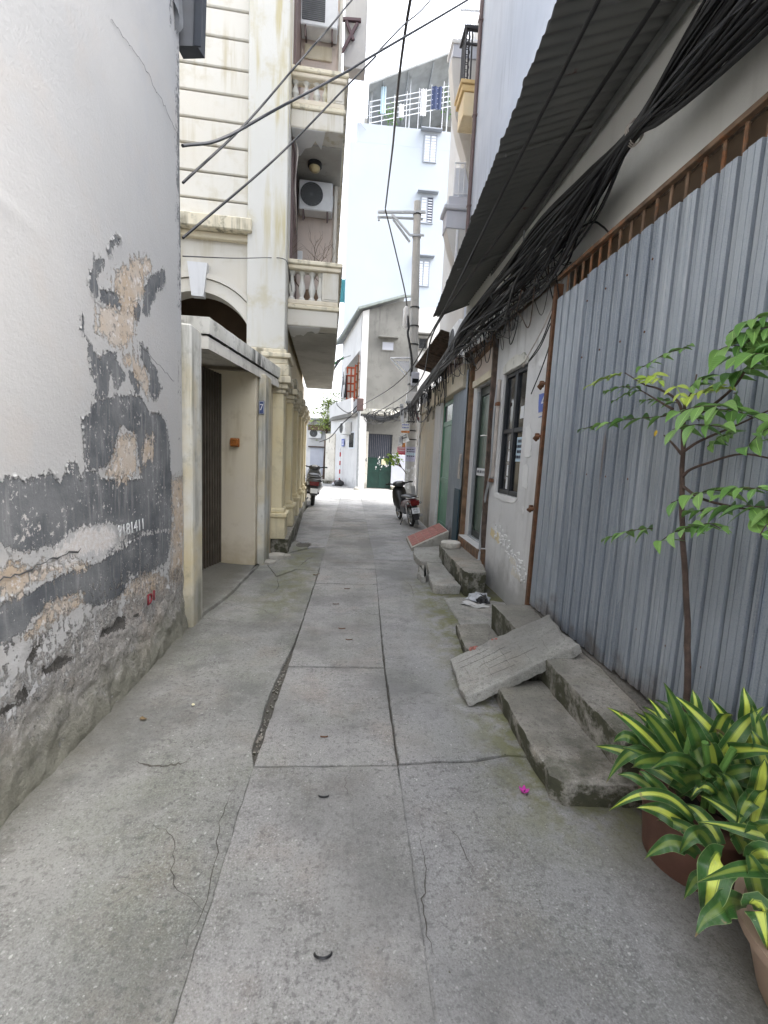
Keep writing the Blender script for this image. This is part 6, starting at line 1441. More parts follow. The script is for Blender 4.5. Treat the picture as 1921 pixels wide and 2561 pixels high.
mb = MB(); mb.bar((-0.9, 27.9, 20.2), (0.4, 27.9, 20.7), .03, .03).bar((-0.9, 27.9, 20.2), (-.5, 27.9, 20.9), .03, .03).bar((-.5, 27.9, 20.9), (.4, 27.9, 21.3), .03, .03).bar((-.4, 27.9, 20.5), (.1, 27.9, 19.9), .03, .03); mb.build('drying_rack', M['steel'], tw)
# yellow green tree beyond the corner
tc = V((-1.35, 24.2, 3.6))
stems = [(-1.35+math.cos(a)*r_, 24.2+math.sin(a)*r_*.8, 3.4+h_) for a, r_, h_ in [(random.Random(i).uniform(0, 6.3), random.Random(i+50).uniform(.1, .75), random.Random(i+90).uniform(-.7, 1.0)) for i in range(26)]]
lt = leafcloud('lane_tree', 'small loose yellow green tree over the wall at the lane corner', tc, (1.0, .8, 1.1), 900, .15, 'treefar', 9, 'tree', stems)
mb = MB(); mb.tube([(-1.5, 24.5, 0), (-1.45, 24.4, 1.6), (-1.38, 24.25, 2.7)], [.07, .06, .04], 8)
for s_ in stems[:14]: mb.tube(catmull([(-1.4, 24.3, 2.5), ((-1.4+s_[0])/2, (24.3+s_[1])/2, (2.6+s_[2])/2+.1), s_], 4), .014, 5)
mb.build('trunk', M['bark'], lt)
# ================================================================ utility pole with fittings
up = thing('utility_pole', 'round concrete utility pole with steel cross arm and clamps', 'utility pole', (1.76, 13, 0))
def pole_x(z): return 1.755-0.0265*z
MB().tube([(pole_x(z), 13, z) for z in (-.05, 2, 4, 6, 8.36)], [0.172, 0.155, 0.135, 0.115, 0.095], 20).build('pole_shaft', M['concpole'], up)
mb = MB()
mb.bar((0.46, 12.93, 7.98), (1.76, 12.93, 8.08), 0.06, 0.06).bar((0.5, 12.97, 7.90), (0.5, 12.97, 7.78), 0.04, 0.05)
mb.bar((0.46, 13.08, 7.93), (1.72, 13.08, 7.98), 0.05, 0.05)
mb.bar((0.85, 12.93, 7.96), (1.36, 12.9, 7.45), 0.05, 0.05).bar((1.36, 12.9, 7.45), (1.75, 12.88, 7.47), 0.05, 0.05).bar((0.9, 13.08, 7.9), (1.38, 13.08, 7.36), 0.05, 0.05)
mb.build('cross_arm', M['steel'], up)
mb = MB()
for z in (8.03, 7.46, 5.6, 5.1, 4.6, 3.5, 2.75, 2.45, 2.2, 1.95): mb.lathe([(0.105+0.0095*(8.3-z)+.006, z-.018), (0.105+0.0095*(8.3-z)+.006, z+.018)], (pole_x(z), 13, 0), 18)
mb.build('strap', M['black'], up)
MB().tube([(1.37, 12.82, 5.0), (1.35, 12.82, 5.05), (1.35, 12.82, 5.5), (1.37, 12.82, 5.56)], [.05, .075, .075, .05], 12).build('splice_case', M['acwhite'], up)
MB().tube([(0.98, 12.86, 4.17), (1.55, 12.86, 4.21)], 0.028, 8).bar((1.0, 12.86, 4.14), (1.44, 12.86, 3.72), .03, .03).build('lamp_arm', M['railwhite'], up)
MB().add([(1.13, 12.87, 4.10), (1.52, 12.87, 4.12), (1.50, 12.87, 3.78)], [(0, 1, 2)]).build('lamp_plate', M['railwhite'], up, 0)
mx = thing('meter_box', 'white electricity meter box strapped to the utility pole under the cables', 'meter box', (1.7, 12.75, 3.0))
MB().box(1.47, 1.98, 12.64, 12.80, 3.0, 3.26, 0.012).build('box_body', M['acwhite'], mx); MB().box(1.45, 2.0, 12.62, 12.80, 2.95, 2.995, 0.006).build('box_shelf', M['steel'], mx)
MB().bar((1.5, 12.7, 2.94), (1.66, 12.8, 2.6), .03, .03).bar((1.95, 12.7, 2.94), (1.78, 12.8, 2.6), .03, .03).build('box_bracket', M['black'], mx)
mx2 = thing('meter_box', 'pale distribution box higher on the utility pole above the cable bundle', 'meter box', (1.7, 12.75, 3.45))
MB().box(1.58, 1.80, 12.66, 12.82, 3.45, 3.8, 0.012).build('box_body', M['bluegrey'], mx2); MB().box(1.6, 1.78, 12.652, 12.659, 3.5, 3.62, .002).build('box_window', M['darkglass'], mx2)
def flyer(label, x0, x1, z0, z1, mt, inkc='ink', rows=3, band=None, bend=0.0, rot=0.0):
    t = thing('flyer', label, 'flyer', ((x0+x1)/2, 12.82, z0), 0, 'flyers taped to the utility pole')
    cx, cz = (x0+x1)/2, (z0+z1)/2
    def pt(u, v, o=0.0):
        x, z = (u-.5)*(x1-x0), (v-.5)*(z1-z0); xr, zr = x*math.cos(rot)-z*math.sin(rot), x*math.sin(rot)+z*math.cos(rot)
        px = pole_x(cz); r_ = 0.172; xx = cx+xr; dx = min(1, abs(xx-px)/max(r_, .01)); y = 13-math.sqrt(max(0.0, r_*r_*(1-dx*dx)))-0.012-bend*(v-.5)**2
        return (xx, min(y, 12.93)-o, cz+zr)
    MB().grid(lambda u, v: pt(u, v), 8, 6).build('sheet', M[mt], t, 30, fix=False)
    mb = MB()
    for i in range(rows):
        v0 = 0.78-0.6*i/max(1, rows); u = 0.12
        while u < .82:
            w_ = random.uniform(.06, .16); mb.quad(pt(u, v0, .003), pt(min(u+w_, .88), v0, .003), pt(min(u+w_, .88), v0+.3/rows, .003), pt(u, v0+.3/rows, .003)); u += w_+.06
    mb.build('printed_line', M[inkc], t, 0, fix=False)
    if band: MB().grid(lambda u, v: pt(u, band[0]+(band[1]-band[0])*v, .004), 6, 2).build('printed_band', M[band[2]], t, 0, fix=False)
flyer('white flyer with orange lower band, highest on the utility pole', 1.39, 1.62, 2.13, 2.40, 'paper', 'numblue', 2, (0.0, .22, 'paperorange'))
flyer('crumpled white flyer tilted below the orange banded one', 1.42, 1.60, 1.86, 2.10, 'paper', 'ink', 2, None, .3, .35)
flyer('small black printed flyer on the left flank of the pole', 1.33, 1.46, 1.78, 2.02, 'clothwhite', 'ink', 4)
flyer('bright pink flyer on the left side of the utility pole', 1.31, 1.54, 1.50, 1.73, 'paperpink', 'signwhite', 2, (0.02, .18, 'redband'))
flyer('large lilac flyer on the right front of the utility pole', 1.55, 1.83, 1.32, 1.74, 'paperviolet', 'ink', 4, (.42, .6, 'paperblue'))
flyer('narrow orange flyer strip above the pink flyer', 1.44, 1.53, 1.72, 1.88, 'paperorange', 'signwhite', 1)
flyer('long torn white plastic strip hanging on the left of the pole', 1.34, 1.44, 2.42, 2.95, 'plastic', 'clothgrey', 3, None, .1, .1)
mb = MB(); rr_ = random.Random(3)
for i in range(26):
    a = rr_.uniform(-2.6, -0.6); z = rr_.uniform(.55, 1.2); s = rr_.uniform(.02, .07); r_ = .17
    c_ = V((pole_x(z)+r_*math.cos(a), 13+r_*math.sin(a), z)); mb.obox(c_, (s, .012, s*1.4), (0, rr_.uniform(-.5, .5), a+math.pi/2), .003)
mb.build('paint_smear', M['chalk'], up)['kind'] = 'stuff'
MB().tube(catmull([(1.92, 12.7, 0.0), (1.92, 12.7, 1.5), (1.90, 12.7, 2.4), (1.80, 12.75, 2.6), (1.74, 12.8, 2.9)], 5), .03, 8).build('red_conduit', M['redpipe'], up)
MB().tube(catmull([(2.02, 12.6, 0.0), (2.02, 12.6, 3.2)], 3), .05, 10).build('grey_conduit', M['bluegrey'], up)
# weed growing out of the pole
st = [(1.05, 12.7, 1.35), (1.15, 12.7, 1.45), (1.25, 12.7, 1.42), (1.32, 12.7, 1.35), (1.2, 12.7, 1.25), (1.1, 12.7, 1.4)]
wd = leafcloud('pole_weed', 'bright green leafy weed sprouting from the left of the utility pole', (1.2, 12.7, 1.38), (.35, .15, .22), 110, .11, 'leafnew', 4, 'plant', st)
mb = MB()
for s_ in st: mb.tube(catmull([(1.6, 12.82, .95), (1.45, 12.72, 1.12), s_], 4), .008, 5)
mb.build('stem', M['bark'], wd)
# slim steel post at the corner of the grey house
sp2 = thing('steel_post', 'slim dark steel post at the corner of the grey house', 'post', (0.29, 18.7, 0))
MB().tube([(0.29, 18.7, -.03), (0.27, 18.7, 1.6), (0.23, 18.7, 3.6)], [.075, .07, .055], 12).build('post_tube', M['steel'], sp2)
MB().lathe([(.17, 0), (.16, .08), (.1, .13)], (0.29, 18.7, 0), 14).build('post_foot', M['canopy'], sp2)
MB().box(.13, .40, 18.5, 18.66, 3.25, 3.75, .02).build('coil_box', M['brownpipe'], sp2)

# ================================================================ cables
cb = thing('cable_bundle', 'thick sagging bundle of black cables tied along the right wall to the pole', 'cables', (1.4, 3, 3.1))
rr_ = random.Random(11)
ctrl = [(V((1.38, -1.0, 3.40)), .19), (V((1.385, 0.3, 3.32)), .20), (V((1.40, 1.2, 3.265)), .19), (V((1.40, 1.86, 3.20)), .15), (V((1.375, 2.38, 3.10)), .042), (V((1.40, 2.9, 3.08)), .13), (V((1.39, 3.5, 3.06)), .20), (V((1.36, 4.4, 3.02)), .19), (V((1.315, 5.35, 2.98)), .14), (V((1.33, 6.2, 2.92)), .11), (V((1.42, 8.0, 2.93)), .10), (V((1.5, 10.2, 2.93)), .09), (V((1.58, 12.75, 2.86)), .07), (V((1.15, 15.5, 2.72)), .10), (V((0.45, 18.55, 3.05)), .06)]
for i in range(64):
    a0 = rr_.uniform(0, 6.28); rad = math.sqrt(rr_.random()); pts = []
    ph = rr_.uniform(0, 6)
    for k, (c_, s_) in enumerate(ctrl):
        a = a0+0.55*math.sin(k*0.9+ph)+rr_.uniform(-.25, .25); r_ = s_*(rad*0.8+rr_.uniform(0, .25))
        pts.append(c_+V((math.cos(a)*r_*0.55, 0, math.sin(a)*r_-(.08*s_*rr_.random() if k not in (4,) else 0))))
    big = i < 5
    end = len(pts) if i % 3 else 13
    MB().tube(catmull(pts[:end], 6), rr_.uniform(.011, .015) if big else rr_.choice((.0045, .006, .0075, .009)), 6).build('cable', M['cable2' if i % 7 == 0 else 'cable'], cb, 60)
for i in range(16):      # slack outer strands that bow away from the bundle
    pts = []; ph = rr_.uniform(0, 6)
    for k, (c_, s_) in enumerate(ctrl[:13]):
        a = rr_.uniform(-.5, .5)-1.57+0.7*math.sin(k+ph); r_ = s_*(rr_.uniform(.5, 1.5) if k != 4 else .8)
        pts.append(c_+V((math.cos(a)*r_*.7-.02, 0, math.sin(a)*r_*1.15)))
    MB().tube(catmull(pts, 6), rr_.choice((.004, .005, .007, .010)), 6).build('cable', M['cable' if i % 3 else 'cable2'], cb, 60)
# two loose strands hanging away from the bundle at the top right
for (o, r_) in ((V((-.06, 0, -.20)), .011), (V((-.04, 0, -.25)), .008), (V((-.05, 0, -.30)), .012)):
    MB().tube(catmull([(1.40, 0.3, 3.15+o.z), V((1.36, 1.2, 3.17+o.z)), V((1.33, 1.75, 3.13+o.z*.8)), V((1.36, 2.15, 3.08+o.z*.3)), V((1.375, 2.40, 3.07)), V((1.38, 2.9, 3.02)), V((1.38, 3.4, 2.98))], 6), r_, 6).build('cable', M['cable'], cb, 60)
for (y, s_) in ((2.38, .055), (4.4, .12), (6.2, .085), (8.0, .09)):
    c_ = [c for c, s in ctrl if abs(c.y-y) < .05][0]; mb = MB()
    for k in range(3): mb.tube([c_+V((s_*.75*math.cos(a), .012*k+.006*math.sin(3*a), s_*1.05*math.sin(a))) for a in [2*math.pi*j/16 for j in range(17)]], .003, 5, False)
    mb.build('cable_tie', M['cablewhite' if y < 3 else 'cable'], cb)
# tangle of thin wires drooping under the bundle
for i in range(54):
    y0 = rr_.uniform(3.2, 6.0); L = rr_.uniform(.3, 1.6); y1 = y0+rr_.uniform(-.3, L)
    z0 = 3.0-0.02*(y0-3.3)+rr_.uniform(-.1, .05); dz = rr_.uniform(.06, .42)
    x = rr_.uniform(1.34, 1.50)
    pts = [V((1.38, y0, z0)), V((x, y0+(y1-y0)*.3+rr_.uniform(-.1, .1), z0-dz)), V((x+rr_.uniform(-.05, .06), y0+(y1-y0)*.65+rr_.uniform(-.1, .1), z0-dz*rr_.uniform(.5, 1.2))), V((1.42, y1, z0+rr_.uniform(-.12, .03)))]
    MB().tube(catmull(pts, 7), rr_.choice((.003, .0035, .005)), 5).build('loose_wire', M[rr_.choice(('cable', 'cable', 'cable2', 'oldwood'))], cb, 60)
for i in range(5):       # coiled loops
    c_ = V((1.48, 4.75+rr_.uniform(-.15, .2), 2.78+rr_.uniform(-.08, .08))); r_ = rr_.uniform(.06, .12)
    MB().tube([c_+V((.02*math.sin(2*t), r_*math.cos(t), r_*.8*math.sin(t)+.012*t)) for t in [0.35*k for k in range(32)]], .0032, 5).build('loose_wire', M['cable'], cb, 60)
for i in range(60):      # fringe of hanging ends further on
    y0 = rr_.uniform(6.3, 12.4); z0 = 2.88; x = 1.42+.02*(y0-6)+rr_.uniform(-.05, .06); l = rr_.uniform(.15, .6)
    pts = [V((x, y0, z0)), V((x+rr_.uniform(-.04, .04), y0+rr_.uniform(-.1, .1), z0-l)), V((x+rr_.uniform(-.05, .05), y0+rr_.uniform(.0, .35), z0-l*rr_.uniform(.3, 1.0))), V((x, y0+rr_.uniform(.1, .5), z0))]
    MB().tube(catmull(pts, 5), .006, 5).build('loose_wire', M['cable'], cb, 60)
for i in range(16):      # tangle between pole and the slim post
    t = rr_.random(); c_ = V((1.5, 13, 2.85)).lerp(V((.4, 18.5, 3.05)), t)+V((0, 0, -.15)); r_ = rr_.uniform(.1, .28)
    MB().tube([c_+V((r_*math.cos(a), r_*1.5*math.cos(a+.7), r_*.8*math.sin(a))) for a in [.5*k for k in range(rr_.randint(9, 16))]], .012, 5).build('loose_wire', M['cable'], cb, 60)
def wire(label, pts, r, mt='cable', n=10):
    P_ = [V(p) for p in pts]; t = thing('cable', label, 'cable', tuple(P_[0]))
    MB().tube(catmull(P_, n), r, 6).build('strand', M[mt], t, 60); return t
wire('pale drooping wire on the grey wall beside the fence post', [(1.50, 3.20, 3.02), (1.53, 3.42, 2.80), (1.54, 3.70, 2.55), (1.56, 4.1, 2.36), (1.57, 4.2, 2.30)], .0055, 'cablewhite')
wire('black wire loop hanging over the white patch by the fence post', [(1.53, 3.55, 2.60), (1.54, 3.75, 2.42), (1.56, 4.05, 2.32), (1.55, 3.80, 2.38), (1.54, 3.60, 2.52)], .005)
wire('short black wire hanging below the white patch by the fence post', [(1.53, 3.52, 2.40), (1.55, 3.7, 2.22), (1.57, 3.95, 2.02)], .005)
wire('thin dark wires looping on the wall beside the rail of the fence', [(1.42, 3.1, 2.95), (1.5, 3.0, 2.98), (1.53, 2.92, 2.92), (1.54, 2.85, 2.85)], .006)
wire('straight dark wire close under the roof eave edge', [(0.93, 0.6, 3.40), (0.98, 3.0, 3.30), (1.12, 6.6, 3.30), (0.95, 10, 3.05), (0.30, 18.6, 3.45)], .011)
wire('straight thick dark wire in the middle of the roof eave', [(1.22, 0.6, 3.42), (1.22, 3.2, 3.35), (1.13, 6.65, 3.27), (1.3, 10, 2.95), (0.5, 18, 2.9)], .012)
wire('heavy black cable climbing from the pole cross arm over the lane', [(1.7, -8, 8.6), (1.02, 2.5, 7.55), (0.55, 6.4, 7.32), (0.60, 10, 7.65), (0.66, 12.9, 8.08)], .020)
wire('black cable dropping from the cross arm down to the utility pole', [(0.66, 12.9, 8.05), (0.98, 12.85, 7.0), (1.30, 12.8, 5.9), (1.40, 12.78, 5.3)], .018)
wire('black cable bulging on the pole below the white splice case', [(1.40, 12.78, 5.3), (1.44, 12.76, 5.0), (1.42, 12.76, 4.85), (1.50, 12.76, 4.5), (1.58, 12.78, 4.1), (1.58, 12.78, 3.7)], .032)
wire('thick grey wire crossing the lane from the left wall corner, slackest of three', [(-1.26, 3.50, 3.50), (-1.13, 4.0, 3.88), (-0.82, 4.7, 4.62), (-0.25, 5.4, 5.51), (0.11, 5.77, 6.04), (1.43, 7.2, 8.02), (2.0, 7.8, 8.9)], .012, 'cable2')
wire('thin wire from the left wall corner rising steeply past the column', [(-1.26, 3.50, 3.26), (-1.02, 4.3, 4.2), (-0.68, 5.0, 5.25), (-0.38, 5.6, 6.16), (-0.15, 6.2, 7.0), (0.6, 7.6, 9.1)], .009)
wire('lowest thin wire from the left wall corner rising past the upper balcony', [(-1.26, 3.49, 2.89), (-0.79, 4.6, 4.15), (-0.25, 5.5, 5.42), (0.11, 5.88, 6.1)], .009)
wire('thin grey wire branching upward from the slack wire over the lane', [(0.11, 5.76, 6.03), (0.45, 6.4, 6.9), (0.9, 7.3, 8.05), (1.9, 8.6, 10.4)], .008)
wire('pale thin wire running level over the arch to the corner column', [(-1.30, 3.6, 2.81), (-1.24, 4.9, 3.34), (-1.18, 6.2, 3.89), (-0.99, 6.24, 3.91), (-0.92, 6.25, 3.83), (-0.90, 6.5, 3.6)], .005, 'cable2')
wire('black lead hooked from the slim post to the upper parapet corner', [(0.2, 18.5, 3.5), (-0.2, 19.2, 3.2), (-0.7, 20.5, 3.6), (-0.8, 21.2, 3.9)], .02)
wire('dark cable running down left from the slim post past the street sign', [(0.2, 18.6, 3.3), (-0.5, 19.4, 2.7), (-1.0, 20.5, 2.2), (-1.6, 22.0, 2.0)], .022)
wire('white cable loop dropping from the pole to the beige wall', [(1.7, 12.6, 2.7), (1.75, 12.2, 2.1), (1.65, 11.4, 1.75), (1.56, 10.3, 2.0), (1.55, 9.4, 2.45)], .012, 'cablewhite')
wire('black cable loop hanging down the beige wall by the vents', [(1.5, 11.2, 2.8), (1.53, 10.6, 2.3), (1.55, 9.8, 2.25), (1.54, 9.0, 2.4), (1.5, 8.2, 2.8)], .012)
# ================================================================ motor scooters (parked, seen from behind); local +Y is forward
def motorbike(name, label, loc, rz, lean, sc, kind):
    t = thing(name, label, 'motorbike', loc, rz, 'motorbikes parked in the lane')
    t.rotation_euler = (0, lean, rz); t.scale = (sc, sc, sc)
    b = lambda m_, n, mt, p=None, s_=40: m_.build(n, M[mt], p or t, s_, None, False)
    R = 0.27 if kind == 'moped' else 0.235
    rot = Matrix.Rotation(math.pi/2, 4, 'Y')
    for (nm, y) in (('rear_wheel', 0.0), ('front_wheel', 1.22)):
        wdt = 0.05 if kind == 'scooter' else 0.036
        tyre = [(R*(0.72), -wdt*.8), (R*.88, -wdt), (R*.97, -wdt*.6), (R, 0), (R*.97, wdt*.6), (R*.88, wdt), (R*.72, wdt*.8)]
        w_ = b(MB().lathe(tyre, (0, y, R), 28, rot, False), nm, 'rubber')
        mb = MB().lathe([(R*.70, -.02), (R*.73, -.03), (R*.73, .03), (R*.70, .02), (R*.70, -.02)], (0, y, R), 28, rot, False).lathe([(.0, -.05), (.05, -.05), (.05, .05), (.0, .05)], (0, y, R), 14, rot)
        for k in range(6):
            a = k*math.pi/3; mb.bar((0, y+.04*math.cos(a), R+.04*math.sin(a)), (0, y+R*.71*math.cos(a), R+R*.71*math.sin(a)), .02, .025)
        b(mb, 'rim', 'chrome', w_)
    body = 'silver' if kind == 'scooter' else 'black'
    def loft(secs, nm, mt, n=16):
        mb = MB()
        vs = []; fs = []
        for (y, z, hw, hh, ex) in secs:
            for j in range(n):
                a = 2*math.pi*j/n; c_, s_ = math.cos(a), math.sin(a)
                vs.append((hw*math.copysign(abs(c_)**ex, c_), y, z+hh*math.copysign(abs(s_)**ex, s_)))
        for i in range(len(secs)-1):
            for j in range(n): fs.append((i*n+j, i*n+(j+1) % n, (i+1)*n+(j+1) % n, (i+1)*n+j))
        fs.append(tuple(range(n-1, -1, -1))); fs.append(tuple((len(secs)-1)*n+j for j in range(n)))
        return b(mb.add(vs, fs), nm, mt)
    if kind == 'scooter':
        tail = loft([(-.36, .70, .10, .05, .8), (-.33, .67, .19, .10, .8), (-.2, .64, .225, .15, .8), (.1, .60, .23, .19, .8), (.45, .52, .20, .20, .8), (.62, .42, .17, .14, .8)], 'tail_body', 'silver')
        seat = loft([(-.30, .82, .13, .035, .8), (-.22, .84, .17, .055, .8), (.1, .83, .18, .06, .8), (.38, .79, .15, .055, .8), (.52, .77, .10, .04, .8)], 'seat', 'black')
        b(MB().tube(catmull([(-.16, -.12, .80), (-.17, -.33, .80), (0, -.41, .81), (.17, -.33, .80), (.16, -.12, .80)], 6), .02, 8), 'grab_rail', 'silver')
        lens = b(MB().prism([(-.13, .68), (.13, .68), (.11, .575), (-.11, .575)], -.375, -.33, 'y'), 'tail_light', 'tailred', tail)
        for s_ in (-1, 1): b(MB().obox((s_*.175, -.335, .63), (.06, .05, .10), (0, s_*.3, 0), .015), 'indicator', 'chrome', tail)
        b(MB().bar((0, -.33, .55), (0, -.47, .33), .20, .02), 'mudguard', 'black')
        b(MB().obox((0, -.43, .44), (.19, .008, .14), (-.5, 0, 0), .004), 'license_plate', 'plate')
        b(MB().prism([(.45, .28), (1.0, .26), (1.0, .32), (.45, .34)], -.17, .17, 'x'), 'floorboard', 'black')
        loft([(.92, .62, .20, .38, .75), (1.0, .66, .22, .40, .75), (1.07, .70, .17, .36, .75), (1.10, .72, .10, .28, .75)], 'front_shield', 'silver')
        hz = 1.02
    else:
        tail = loft([(-.42, .68, .06, .035, .8), (-.34, .66, .10, .07, .8), (-.1, .62, .115, .10, .8), (.3, .55, .11, .11, .8), (.55, .50, .09, .10, .8)], 'tail_body', 'darkred')
        seat = loft([(-.36, .76, .09, .03, .8), (-.25, .77, .12, .045, .8), (.15, .76, .125, .05, .8), (.45, .72, .10, .045, .8), (.55, .70, .07, .03, .8)], 'seat', 'black')
        b(MB().tube(catmull([(-.12, -.15, .74), (-.125, -.38, .75), (0, -.46, .76), (.125, -.38, .75), (.12, -.15, .74)], 6), .013, 8), 'grab_rail', 'chrome')
        b(MB().prism([(-.115, .70), (.115, .70), (.095, .58), (-.095, .58)], -.47, -.40, 'y'), 'tail_light', 'tailred', tail)
        for s_ in (-1, 1): b(MB().obox((s_*.15, -.40, .63), (.07, .05, .06), (0, 0, 0), .02), 'indicator', 'chrome', tail)
        b(MB().bar((0, -.40, .58), (0, -.52, .24), .13, .015), 'mudguard', 'black')
        b(MB().obox((0, -.49, .46), (.19, .008, .14), (-.35, 0, 0), .004), 'license_plate', 'plate')
        mtx = Matrix.Translation((0, -.4965, .4625)) @ Euler((-.35+math.pi/2, 0, 0)).to_matrix().to_4x4()
        for (tx, dz) in (('29-K1', .03), ('1557', -.032)):
            o = text_mesh('plate_lettering', tx, .062, mtx @ Matrix.Translation((0, dz, .001)), M['ink'], None, .002, .9); o.parent = t
        for s_ in (-1, 1): b(MB().tube([(s_*.09, 0, .27), (s_*.10, .02, .60)], .022, 8), 'shock_absorber', 'chrome')
        b(MB().tube([(.12, .55, .26), (.13, .2, .22), (.14, -.15, .27), (.145, -.42, .33)], [.02, .035, .045, .04], 10), 'exhaust_pipe', 'chrome')
        b(MB().obox((0, .55, .38), (.18, .34, .24), (0, 0, 0), .04), 'engine', 'clothgrey')
        loft([(.78, .45, .10, .16, .8), (.95, .60, .19, .28, .75), (1.02, .66, .20, .30, .75), (1.07, .70, .12, .24, .75)], 'front_shield', 'black')
        hz = 1.0
    loft([(.88, hz-.03, .10, .05, .8), (.93, hz, .17, .065, .8), (1.02, hz, .16, .075, .8), (1.10, hz-.02, .09, .06, .8)], 'handlebar_cowl', 'black')
    b(MB().prism([(-.09, hz+.01), (.09, hz+.01), (.055, hz+.075), (-.055, hz+.075)], .90, .925, 'y'), 'instrument_panel', 'clothwhite')
    for s_ in (-1, 1):
        b(MB().tube([(s_*.14, .95, hz+.0), (s_*.27, .90, hz+.03), (s_*.36, .86, hz+.03)], [.02, .019, .02], 8), 'handle_grip', 'rubber')
        b(MB().tube([(s_*.18, .98, hz+.02), (s_*.30, .97, hz+.03), (s_*.38, .93, hz+.02)], .007, 6), 'brake_lever', 'black')
        b(MB().tube([(s_*.075, 1.0, .62), (s_*.075, 1.22, .25)], .022, 8), 'fork_leg', 'clothgrey')
    b(MB().grid(lambda u, v: ((u-.5)*.13, 1.22+(R+.03)*math.cos(.3+2.2*v), R+(R+.03)*math.sin(.3+2.2*v)), 3, 10), 'front_mudguard', body)
    b(MB().bar((-.13, .30, .20), (-.24, .26, .0), .02, .02), 'side_stand', 'black')
    return t
motorbike('motor_scooter', 'silver grey motor scooter with red tail light parked by the cream pilasters', (-1.03, 12.25, 0), 0.10, 0.05, 1.0, 'scooter')
motorbike('moped', 'dark moped with white licence plate leaning by the beige wall', (1.30, 9.1, 0), 0.14, -0.14, 0.84, 'moped')
sh = thing('leaning_strip', 'pale metal strip leaning beside the dark moped against the beige wall', 'metal strip', (1.48, 9.3, 0)); MB().bar((1.42, 9.2, 0.02), (1.33, 9.5, 0.82), .10, .015).build('strip_plate', M['steel'], sh)
# ================================================================ potted plants at the right front
def pot(name, label, c, r0, r1, h, mt):
    t = thing(name, label, 'plant pot', c)
    t_ = 0.016
    MB().lathe([(r0*.97, 0), (r0, .01), (r1*.96, h*.86), (r1*1.05, h*.87), (r1*1.06, h), (r1*.97, h), (r1*.93, h*.88)], n=40).build('pot_shell', M[mt], t, world=False)
    mb = MB(); mb.lathe([(r1*.9, h*.84), (r1*.5, h*.87), (0.01, h*.88)], n=24); mb.v = [p+V((0, 0, .012*mnoise.noise(p*20))) for p in mb.v]; mb.build('soil', M['soil'], t, world=False)
    return t
pot('flower_pot', 'dark brown clay pot beside the low step, under the striped leaves', (1.28, 1.37, 0.0), .15, .175, .24, 'terracotta')
pot('flower_pot', 'large tan clay pot at the bottom right corner of the view', (1.33, 0.88, 0.0), .19, .245, .215, 'tanpot')
TRUNK = [(1.37, 1.565, 0.344), (1.36, 1.569, 0.527), (1.36, 1.617, 0.807), (1.35, 1.685, 1.141), (1.35, 1.73, 1.376), (1.35, 1.752, 1.547), (1.345, 1.751, 1.605), (1.34, 1.753, 1.674)]
BRANCHES = [[(1.35, 1.73, 1.376), (1.345, 1.686, 1.407), (1.33, 1.579, 1.436), (1.3, 1.409, 1.466), (1.27, 1.217, 1.439)], [(1.35, 1.736, 1.482), (1.36, 1.672, 1.521), (1.38, 1.548, 1.57), (1.4, 1.396, 1.631)], [(1.35, 1.75, 1.47), (1.345, 1.801, 1.513), (1.34, 1.854, 1.551)], [(1.345, 1.751, 1.605), (1.34, 1.8, 1.691), (1.33, 1.912, 1.754), (1.32, 2.001, 1.786), (1.3, 2.124, 1.858)], [(1.345, 1.751, 1.605), (1.33, 1.62, 1.637), (1.31, 1.503, 1.688), (1.3, 1.452, 1.728), (1.29, 1.406, 1.774), (1.28, 1.331, 1.809)], [(1.34, 1.82, 1.658), (1.34, 1.887, 1.689), (1.35, 2.063, 1.77)], [(1.35, 1.724, 1.341), (1.31, 1.566, 1.301), (1.27, 1.364, 1.29), (1.24, 1.208, 1.294)], [(1.34, 1.82, 1.658), (1.33, 1.837, 1.635), (1.32, 1.876, 1.628)]]
